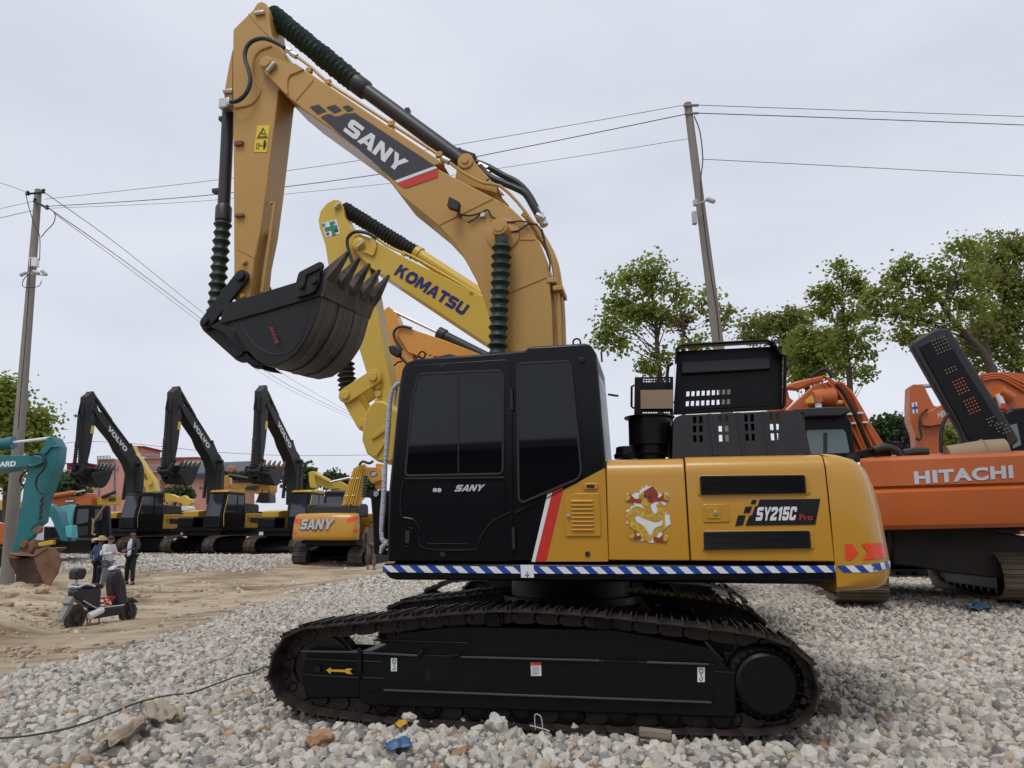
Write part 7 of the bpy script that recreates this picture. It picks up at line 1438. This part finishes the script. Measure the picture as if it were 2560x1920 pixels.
def skin(name, pts, edges, radii, m, parent, root=0, sub=2):
    me = bpy.data.meshes.new(name); me.from_pydata([tuple(p) for p in pts], edges, []); me.materials.append(m)
    o = bpy.data.objects.new(name, me); COL.objects.link(o)
    md = o.modifiers.new('skin', 'SKIN'); md.use_smooth_shade = True
    for i, v in enumerate(me.skin_vertices[0].data): v.radius = radii[i] if isinstance(radii[i], tuple) else (radii[i], radii[i]); v.use_root = (i == root)
    s = o.modifiers.new('sub', 'SUBSURF'); s.levels = sub; s.render_levels = sub
    o.parent = parent; return o
def person(loc, yaw, label, J, cloth, h=1.70, hat=None, hair=True, skinm=None, shoes=M_blkcloth, sleeves=True, jacket=None, tuck=.86):
    """J: joints in metres for a 1.70 m figure facing local -y"""
    s = h/1.70; e = thing('person', loc, yaw, label, 'person'); r = e.root; r.scale = (s, s, s); skinm = skinm or M_skin
    V = lambda k: Vector(J[k])
    names = ['pelvis', 'waist', 'chest', 'neck', 'head0', 'head1', 'shR', 'elR', 'wrR', 'shL', 'elL', 'wrL', 'hipR', 'knR', 'anR', 'hipL', 'knL', 'anL', 'toR', 'toL']
    pts = [V(n) for n in names]; I = {n: i for i, n in enumerate(names)}
    ed = [('pelvis', 'waist'), ('waist', 'chest'), ('chest', 'neck'), ('neck', 'head0'), ('head0', 'head1'), ('chest', 'shR'), ('shR', 'elR'), ('elR', 'wrR'), ('chest', 'shL'), ('shL', 'elL'), ('elL', 'wrL'), ('pelvis', 'hipR'), ('hipR', 'knR'), ('knR', 'anR'), ('anR', 'toR'), ('pelvis', 'hipL'), ('hipL', 'knL'), ('knL', 'anL'), ('anL', 'toL')]
    rd = dict(pelvis=(.14, .105), waist=(.125, .09), chest=(.15, .10), neck=.05, head0=(.068, .078), head1=(.07, .085), shR=.058, elR=.04, wrR=.028, shL=.058, elL=.04, wrL=.028, hipR=.08, knR=.055, anR=.036, hipL=.08, knL=.055, anL=.036, toR=.035, toL=.035)
    ra = [rd[n] for n in names]; ee = [(I[a], I[b]) for a, b in ed]
    for w in ('wrR', 'wrL'):
        el = V('el'+w[2]); wr = V(w); d = (wr-el).normalized(); sd = d.cross(Vector((0, 0, 1))); sd = sd.normalized() if sd.length > .1 else Vector((1, 0, 0)); pk = len(pts); pts.append(wr+d*.06); ra.append((.034, .02)); ee.append((I[w], pk))
        for k in range(5):
            off = (k-1.5)*.017 if k < 4 else -.045; L_ = (.07, .08, .075, .06, .045)[k]; st = .035 if k < 4 else .0
            b0 = len(pts); curl = Vector((0, 0, -.3)); pts.append(wr+d*(.06+st)+sd*off); pts.append(wr+d*(.06+st+L_*.5)+sd*off*(1.1 if k < 4 else 1.5)+curl*.03); pts.append(wr+d*(.06+st+L_*.8)+sd*off*(1.1 if k < 4 else 1.7)+curl*.10)
            ra += [.009, .0085, .007]; ee += [(pk, b0), (b0, b0+1), (b0+1, b0+2)]
    bdy = skin('body', pts, ee, ra, skinm, r)
    # face
    hd = (V('head0')+V('head1'))/2; fw = Vector(J.get('face', (0, -1, 0))).normalized(); sdv = fw.cross(Vector((0, 0, 1)))
    mb = MB(); mb.lathe(hd+fw*.085+Vector((0, 0, .0)), hd+fw*.115+Vector((0, 0, -.02)), [(0, .02), (1, .009)], 8); mb.build('nose', skinm, r)
    for q in (-1, 1):
        mb = MB(); mb.lathe(hd+sdv*q*.085, hd+sdv*q*.10-fw*.01, [(0, .03), (1, .02)], 8); mb.build('ear', skinm, r)
        mb = MB(); mb.lathe(hd+fw*.088+sdv*q*.03+Vector((0, 0, .018)), hd+fw*.096+sdv*q*.03+Vector((0, 0, .018)), [(0, .011), (1, .006)], 8); mb.build('eye', M_hair, r)
    mb = MB(); mb.tube([hd+fw*.088+sdv*a*.025+Vector((0, 0, -.05)) for a in (-1, 0, 1)], .006, 5); mb.build('mouth', mat('lips', (.25, .08, .06)), r)
    if hair:
        mb = MB(); c = hd+Vector((0, 0, .045))-fw*.018; k = [(0, .105), (.25, .108), (.5, .098), (.75, .072), (.93, .035), (1, .005)]; mb.lathe(c-Vector((0, 0, .02)), c+Vector((0, 0, .095)), k, 16); mb.build('hair', M_hair, r)
    if hat:
        c = hd+Vector((0, 0, .05)); mb = MB(); mb.lathe(c-Vector((0, 0, .02)), c+Vector((0, 0, .13)), [(0, .235), (.07, .23), (.16, .125), (.5, .115), (.85, .10), (1, .05)], 22); mb.build('straw_hat', hat, r)
    # top
    jn = ['waist0', 'waist', 'chest', 'collar', 'shR', 'elR', 'wrR', 'shL', 'elL', 'wrL']; P_ = [V('pelvis')+Vector((0, 0, tuck-.93)), V('waist'), V('chest'), V('neck')-Vector((0, 0, .03)), V('shR'), V('elR'), V('elR').lerp(V('wrR'), .92), V('shL'), V('elL'), V('elL').lerp(V('wrL'), .92)]
    skin('jacket' if jacket else 'shirt', P_, [(0, 1), (1, 2), (2, 3), (2, 4), (4, 5), (5, 6), (2, 7), (7, 8), (8, 9)], [(.185, .135), (.165, .125), (.18, .13), (.075, .075), .08, .06, .05, .08, .06, .05], cloth[0], r, 1)
    P_ = [V('pelvis')+Vector((0, 0, .03)), V('hipR'), V('knR'), V('anR')+Vector((0, 0, .02)), V('hipL'), V('knL'), V('anL')+Vector((0, 0, .02))]
    skin('trousers', P_, [(0, 1), (1, 2), (2, 3), (0, 4), (4, 5), (5, 6)], [(.155, .12), .105, .08, .062, .105, .08, .062], cloth[1], r, 0)
    for q in ('R', 'L'):
        a, t_ = V('an'+q), V('to'+q); skin('shoe', [Vector((a.x, a.y, .05)), Vector((t_.x, t_.y, .035)), a-(t_-a)*.25+Vector((0, 0, -.04))], [(0, 1), (0, 2)], [(.05, .045), (.045, .03), .04], shoes, r, 0)
    return e
def joints(**k):
    J = dict(pelvis=(0, 0, .93), waist=(0, .01, 1.08), chest=(0, .02, 1.28), neck=(0, .0, 1.47), head0=(0, -.015, 1.56), head1=(0, -.015, 1.63), shR=(-.19, .01, 1.40), elR=(-.24, .03, 1.12), wrR=(-.23, -.08, .88), shL=(.19, .01, 1.40), elL=(.24, .03, 1.12), wrL=(.23, -.08, .88), hipR=(-.09, 0, .88), knR=(-.10, -.01, .48), anR=(-.11, .02, .08), hipL=(.09, 0, .88), knL=(.10, -.01, .48), anL=(.11, .02, .08), toR=(-.12, -.14, .03), toL=(.12, -.14, .03))
    J.update(k); return J
def feet(px, py, Y): p = P3(px, py, Y); return (p.x, p.y, p.z)
PYD = 24.6
person(feet(238, 1473, PYD), 150, 'person in a straw hat, blue denim jacket and black trousers, hands behind the back', joints(elR=(-.26, .10, 1.14), wrR=(-.08, .18, .98), elL=(.26, .10, 1.14), wrL=(.06, .19, .97), head0=(0, -.03, 1.56), head1=(0, -.05, 1.62)), (M_denim, M_blkcloth), 1.62, M_straw, False, M_skind, M_shoe, jacket=True)
person(feet(262, 1477, PYD-.4), 75, 'person in a loose white shirt and grey trousers with both hands raised in front', joints(elR=(-.25, -.06, 1.14), wrR=(-.14, -.30, 1.18), elL=(.25, -.06, 1.14), wrL=(.12, -.30, 1.16), head0=(0, -.04, 1.56), head1=(0, -.06, 1.62)), (M_wshirt, M_greycl), 1.68, None, True, M_skin, M_blkcloth, tuck=.80)
e = person(feet(322, 1463, PYD+.3), -25, 'person in a dark suit jacket over a white shirt, hand at the waist', joints(elR=(-.30, .04, 1.14), wrR=(-.16, -.17, 1.08), elL=(.30, .0, 1.14), wrL=(.02, -.2, 1.08), anR=(-.2, .06, .08), toR=(-.24, -.1, .03), knR=(-.15, .0, .48), anL=(.18, -.02, .08), toL=(.24, -.15, .03), knL=(.13, -.02, .48)), (M_suit, M_blkcloth), 1.74, None, False, M_skind, M_blkcloth, jacket=True, tuck=.78)
mb = MB(); mb.add([(-.075, -.17, 1.44), (.075, -.17, 1.44), (.10, -.185, 1.2), (.09, -.18, .92), (-.09, -.18, .92), (-.10, -.185, 1.2)], [(0, 5, 4, 3, 2, 1)]); 
mb = MB(); mb.lathe((0, -.01, .9), (0, -.005, 1.45), [(0, .10), (.5, .11), (.8, .10), (1, .05)], 14); mb.v = [(x*.8, y*1.35-.02, z) for x, y, z in mb.v]; mb.build('white_shirt_front', M_wshirt, e.root)
person(feet(926, 1424, 27.5), 20, 'person walking in camouflage clothes past the black cab', joints(elR=(-.25, .08, 1.14), wrR=(-.23, .16, .92), elL=(.25, -.02, 1.14), wrL=(.22, -.14, .95), knR=(-.09, -.12, .50), anR=(-.09, .10, .14), toR=(-.09, -.02, .05), knL=(.09, -.06, .48), anL=(.10, -.16, .08), toL=(.10, -.32, .03)), (M_camo, M_camo), 1.74, None, True, M_skind, M_greycl)
# ------------------------------------------------------------------ scooter
M_scoot = mat('dark_violet_plastic', (.018, .016, .028), .35, var=.1, coat=.2, dirt=.3, dcol=(.08, .07, .07)); M_camgrey = mat('dull_grey_plate', (.22, .22, .21), .6); M_tyre = mat('dusty_tyre', (.085, .068, .055), .85, var=.25, vscale=12, bump=.3)
sl = feet(183, 1578, 13.9)
SC = Frame('electric_scooter', sl, 70, 'dark violet electric scooter parked on the dirt road in front of the three people', 'scooter')
def wheel(x, r, nm):
    e = bpy.data.objects.new(nm, None); COL.objects.link(e); e.parent = SC.root; e.location = (x, 0, r)
    mb = MB(); n = 30; m = 8
    for i in range(n):
        for j in range(m):
            a = 2*math.pi*i/n; b = 2*math.pi*j/m; rr_ = r-.045+.045*math.cos(b); mb.v.append((rr_*math.cos(a), .05*math.sin(b), rr_*math.sin(a)))
    mb.f = [(i*m+j, ((i+1) % n)*m+j, ((i+1) % n)*m+(j+1) % m, i*m+(j+1) % m) for i in range(n) for j in range(m)]; mb.mi = [0]*len(mb.f); mb.build('tyre', M_tyre, e)
    mb = MB(); mb.disc((0, 0, 0), r*.66, .05, 24); mb.disc((0, 0, 0), r*.3, .12, 16); mb.build('rim', mat('dusty_rim', (.05, .042, .036), .7, var=.3, vscale=9), e, .004)
    for k in range(5):
        a = 2*math.pi*k/5; mb = MB(); mb.tube([(0, -.035, 0), (r*.62*math.cos(a), -.035, r*.62*math.sin(a))], .014, 5); mb.build('spoke', M_bon, e)
SC.root.scale = (.92, 1, 1); wheel(0, .23, 'rear_wheel'); wheel(1.27, .215, 'front_wheel')
def sp(pts, y0, nm, m, bev=.02, par=None): mb = MB(); mb.poly(pts, -y0, y0); return mb.build(nm, m, par or SC, bev, 3)
sp([(-.12, .56), (-.14, .72), (-.05, .76), (.40, .74), (.46, .70), (.47, .38), (.38, .34), (.15, .42), (0, .53)], .115, 'rear_body', M_scoot, .04)
sp([(-.02, .75), (.02, .80), (.42, .81), (.50, .76), (.47, .71), (.2, .74)], .13, 'seat', M_rubber, .03)
sp([(.36, .18), (.30, .34), (.45, .36), (1.02, .37), (1.02, .26), (.92, .2)], .13, 'floorboard', M_scoot, .03)
mb = MB(); mb.tube([(.02, -.14, .53), (.35, -.14, .37), (1.02, -.14, .38)], .012, 6); mb.build('trim_strip', M_grey, SC)
sp([(.98, .30), (.78, .60), (.70, .82), (.72, 1.02), (.90, 1.05), (1.06, .78), (1.12, .55), (1.18, .42), (1.05, .36)], .11, 'leg_shield', M_scoot, .05)
sp([(.80, .55), (.75, .7), (.78, .98), (.84, 1.0), (.92, .75), (.9, .5)], .115, 'inner_panel', M_rubber, .02)
sp([(.70, 1.03), (.72, 1.08), (.82, 1.12), (.94, 1.08), (.94, 1.04)], .07, 'instrument_pod', M_grey, .02)
mb = MB(); mb.tube([(.72, -.34, 1.08), (.80, -.2, 1.10), (.84, 0, 1.09), (.80, .2, 1.10), (.72, .34, 1.08)], .016, 8, 2); mb.build('handlebar', M_rubber, SC)
for s in (-1, 1):
    mb = MB(); mb.tube([(.78, s*.26, 1.10), (.84, s*.30, 1.24), (.80, s*.33, 1.32)], .008, 6); o = mb.build('mirror_stalk', M_rubber, SC)
    mb = MB(); mb.poly(rnd([(.70, 1.30), (.70, 1.38), (.88, 1.42), (.90, 1.33)], .03), s*.35-.012, s*.35+.012); mb.v = [((x-.8)*.75+.8, y+(x-.8)*.4, z) for x, y, z in mb.v]; mb.build('mirror', M_white, o, .006)
sp([(1.02, .40), (1.06, .49), (1.30, .50), (1.48, .40), (1.42, .38), (1.28, .44), (1.1, .42)], .07, 'front_mudguard', M_scoot, .015)
for s in (-1, 1): mb = MB(); mb.tube([(1.12, s*.07, .52), (1.27, s*.07, .215)], .018, 8); mb.build('front_fork', M_bon, SC)
mb = MB(); mb.lathe((.16, -.17, .25), (.50, -.15, .34), [(0, .05), (.05, .065), (.9, .06), (1, .03)], 12); mb.build('swingarm_cover', M_white, SC)
sp([(-.20, .50), (-.36, .22), (-.30, .2), (-.10, .48)], .07, 'number_plate_guard', M_camgrey, .006)
sp([(-.17, .62), (-.26, .50), (-.18, .46), (-.10, .55)], .09, 'number_plate', M_camgrey, .006)
mb = MB(); mb.tube([(-.10, -.12, .77), (.02, -.16, .82), (.24, -.15, .77)], .022, 8, 3); mb.tube([(-.10, -.12, .77), (-.14, 0, .78), (-.10, .12, .77), (.02, .16, .82), (.24, .15, .77)], .02, 8, 3); mb.build('grab_rail', M_grey, SC)
sp([(-.16, .90), (-.17, 1.07), (-.10, 1.11), (.06, 1.10), (.09, 1.02), (.04, .90)], .10, 'backrest', M_scoot, .035); mb = MB(); mb.tube([(-.04, 0, .76), (-.06, 0, .92)], .02, 8); mb.build('backrest_post', M_grey, SC)
mb = MB(); mb.tube([(.2, -.08, .26), (.18, -.14, .02), (.45, -.14, .02), (.48, -.08, .24)], .014, 6); mb.tube([(.2, .08, .26), (.18, .14, .02), (.45, .14, .02), (.48, .08, .24)], .014, 6); mb.build('centre_stand', M_bark, SC)
mb = MB(); rs = random.Random(4)
pts = [(.60+.13*math.cos(a*1.9), -.05+.08*math.sin(a*2.7), .44+.08*math.sin(a*1.3)+.03) for a in [i*.55 for i in range(22)]]; mb.tube(pts, .012, 6, 3); o = mb.build('red_cord', M_red); attach(o, SC) ; o.matrix_parent_inverse = Matrix.Identity(4); tag(o, 'tangled red cord lying on the floorboard of the scooter', 'cord')
w_ = o.matrix_world.copy(); o.parent = None; o.matrix_world = SC.M
# ------------------------------------------------------------------ litter and loose things
def blob(name, c, rad, seed, m, lab, cat, sq=(1, 1, 1), sub=2, rough=.35, grp=None):
    bm = bmesh.new(); bmesh.ops.create_icosphere(bm, subdivisions=sub, radius=1)
    for v in bm.verts:
        k = 1+rough*noise.noise(v.co*1.3+Vector((seed, seed*2, 0)))+rough*.5*noise.noise(v.co*3+Vector((seed, 0, 5))); v.co = Vector((v.co.x*sq[0], v.co.y*sq[1], v.co.z*sq[2]))*rad*k
    me = bpy.data.meshes.new(name); bm.to_mesh(me); bm.free(); me.materials.append(m); me.polygons.foreach_set('use_smooth', [True]*len(me.polygons)); me.set_sharp_from_angle(angle=R(32))
    o = bpy.data.objects.new(name, me); COL.objects.link(o); o.location = c; tag(o, lab, cat, grp); return o
def gnd(px, py, dz=0):
    d = ray(px, py); t = 3
    while t < 60:
        p = CAMP+d*t
        if p.z <= gz(p.x, p.y): break
        t += .02
    return Vector((p.x, p.y, p.z+dz))
M_rockw = mat('pale_limestone', (.50, .47, .42), .9, var=.25, vscale=6, bump=.5, bscale=20); M_rocko = mat('ochre_stone', (.36, .21, .11), .9, var=.3, vscale=6, bump=.5, bscale=20)
blob('rock', gnd(803, 1868, .05), .075, 1, M_rocko, 'orange brown stone lying on the gravel in front of the left track end', 'stone', (1.2, 1, .85), 3, .5)
blob('rock', gnd(1243, 1836, .05), .075, 2, M_rockw, 'pointed white stone against the bottom middle of the track', 'stone', (1, 1, 1.1), 3, .6)
blob('rock', MF.M @ MF.U(1022, 1793, -1.45), .045, 5, M_rockw, 'grey pebble resting on the track shoes', 'stone', (1.2, 1, .8), 3, .5)
blob('rock', gnd(2075, 1790, .05), .085, 6, mat('brown_stone', (.12, .085, .065), .9, var=.3), 'dark brown stone on the gravel right of the sprocket', 'stone', (1.2, 1, .8), 3, .5)
def cloth(name, corners, n, amp, seed, m, lab, cat, lift=.05):
    """a crumpled sheet lying over the ground between four ground pixels"""
    g = [gnd(*c) for c in corners]; mb = MB()
    for j in range(n+1):
        for i in range(n+1):
            u, v = i/n, j/n; p = g[0].lerp(g[1], u).lerp(g[3].lerp(g[2], u), v); ed = 1+.25*noise.noise(Vector((u*4, v*4, seed)))
            c = (g[0]+g[1]+g[2]+g[3])/4; p = c+(p-c)*ed; k = noise.noise(Vector((u*3.2, v*3.2, seed)))+.6*noise.noise(Vector((u*8, v*8, seed+3)))
            mb.v.append((p.x, p.y, max(gz(p.x, p.y)+.03, gz(p.x, p.y)+lift+amp*k)))
    mb.f = [(j*(n+1)+i, j*(n+1)+i+1, (j+1)*(n+1)+i+1, (j+1)*(n+1)+i) for j in range(n) for i in range(n)]; mb.mi = [0]*len(mb.f)
    o = mb.build(name, m, None, sharp=0); s = o.modifiers.new('sub', 'SUBSURF'); s.levels = 1; s.render_levels = 1; sl_ = o.modifiers.new('thick', 'SOLIDIFY'); sl_.thickness = .006
    o.data.polygons.foreach_set('use_smooth', [True]*len(o.data.polygons)); tag(o, lab, cat); return o
M_sack = mat('tan_sackcloth', (.32, .26, .19), .95, var=.2, vscale=5, bump=.3, bscale=60); M_bluebag = mat('blue_plastic', (.06, .13, .25), .4, var=.3, vscale=9, bump=.5, bscale=14)
cloth('sackcloth', [(225, 1885), (345, 1822), (368, 1845), (270, 1905)], 14, .07, 1, M_sack, 'crumpled tan sackcloth lying on the gravel at the lower left', 'cloth', .09)
cloth('sackcloth', [(362, 1795), (460, 1800), (455, 1822), (360, 1840)], 12, .09, 4, M_sack, 'smaller folded tan sackcloth piece beside the larger one', 'cloth', .09)
cloth('blue_rag', [(955, 1880), (1022, 1870), (1030, 1890), (965, 1900)], 12, .035, 7, M_bluebag, 'crumpled blue plastic rag on the gravel in front of the track', 'plastic rag', .06)
cloth('blue_rag', [(2415, 1522), (2480, 1524), (2476, 1532), (2425, 1537)], 10, .06, 9, M_bluebag, 'blue plastic scrap on the gravel at the right, before the orange machine', 'plastic rag', .07)
mb = MB(); mb.tube([gnd(a, b, .055) for a, b in ((-40, 1868), (60, 1862), (180, 1838), (270, 1805), (340, 1775), (420, 1755), (478, 1748), (540, 1725), (590, 1705), (630, 1695), (665, 1678))], .008, 6, 4); o = mb.build('cable', mat('grey_cable', (.06, .058, .05), .7)); tag(o, 'long thin cable snaking over the gravel from the left edge to the track', 'cable')
mb = MB(); mb.tube([gnd(1600, 1862, .08), gnd(1680, 1868, .07)], .04, 7); o = mb.build('wood_piece', mat('grey_wood', (.20, .16, .12), .9, var=.3, bump=.4)); tag(o, 'short grey wooden stick on the gravel below the track', 'wood')
q = MF.M @ MF.U(1342, 1806, -1.53); mb = MB(); mb.tube([q+Vector((-.01, 0, -.05)), q+Vector((-.015, 0, .04)), q+Vector((.0, 0, .055)), q+Vector((.03, -.02, .04)), q+Vector((.04, -.03, -.04)), q+Vector((.02, -.03, -.13))], .004, 5, 3); mb.tube([q+Vector((-.05, 0, -.02)), q+Vector((.05, -.02, -.04)), q+Vector((.09, -.04, -.05))], .005, 5, 2); o = mb.build('wire_scrap', M_cam); tag(o, 'bent piece of grey wire leaning on the track bottom', 'wire')
cloth('foam_scrap', [(985, 1830), (1012, 1812), (1018, 1826), (1000, 1838)], 5, .03, 12, M_vyel, 'small yellow scrap lying against the track bottom', 'scrap', .05)
rs = random.Random(9)
vs = MB()
M_clod = mat('dirt_clod', (.37, .28, .19), .95, var=.3, vscale=4, bump=.4)
bm = bmesh.new()
for i in range(900):
    hx, hy, hr, hh = rs.choice(((-9.3, 13.2, 1.6, .32), (-10.8, 15.0, 1.8, .35), (-12.6, 19.3, 2.2, .35), (-10.6, 11.0, 1.3, .2), (-8.3, 16, 4, 0), (-9, 22, 3, 0), (-7.3, 10, 1.5, 0))); x = hx+rs.gauss(0, .6)*hr; y = hy+rs.gauss(0, .6)*hr*.7
    if gravel_w(x, y) > .6: continue
    r_ = rs.uniform(.015, .05)*(1+3*rs.random()**8); m4 = Matrix.Translation((x, y, gz(x, y)+r_*.2)) @ Matrix.Rotation(rs.random()*6, 4, 'Z') @ Matrix.Diagonal((r_*rs.uniform(.8, 1.5), r_, r_*rs.uniform(.5, .9), 1)); bmesh.ops.create_icosphere(bm, subdivisions=1, radius=1, matrix=m4)
me = bpy.data.meshes.new('dirt_clods'); bm.to_mesh(me); bm.free(); me.materials.append(M_clod); o = bpy.data.objects.new('dirt_clods', me); COL.objects.link(o); tag(o, kind='stuff')
for m_ in list(bpy.data.meshes):
    if m_.users == 0: bpy.data.meshes.remove(m_)
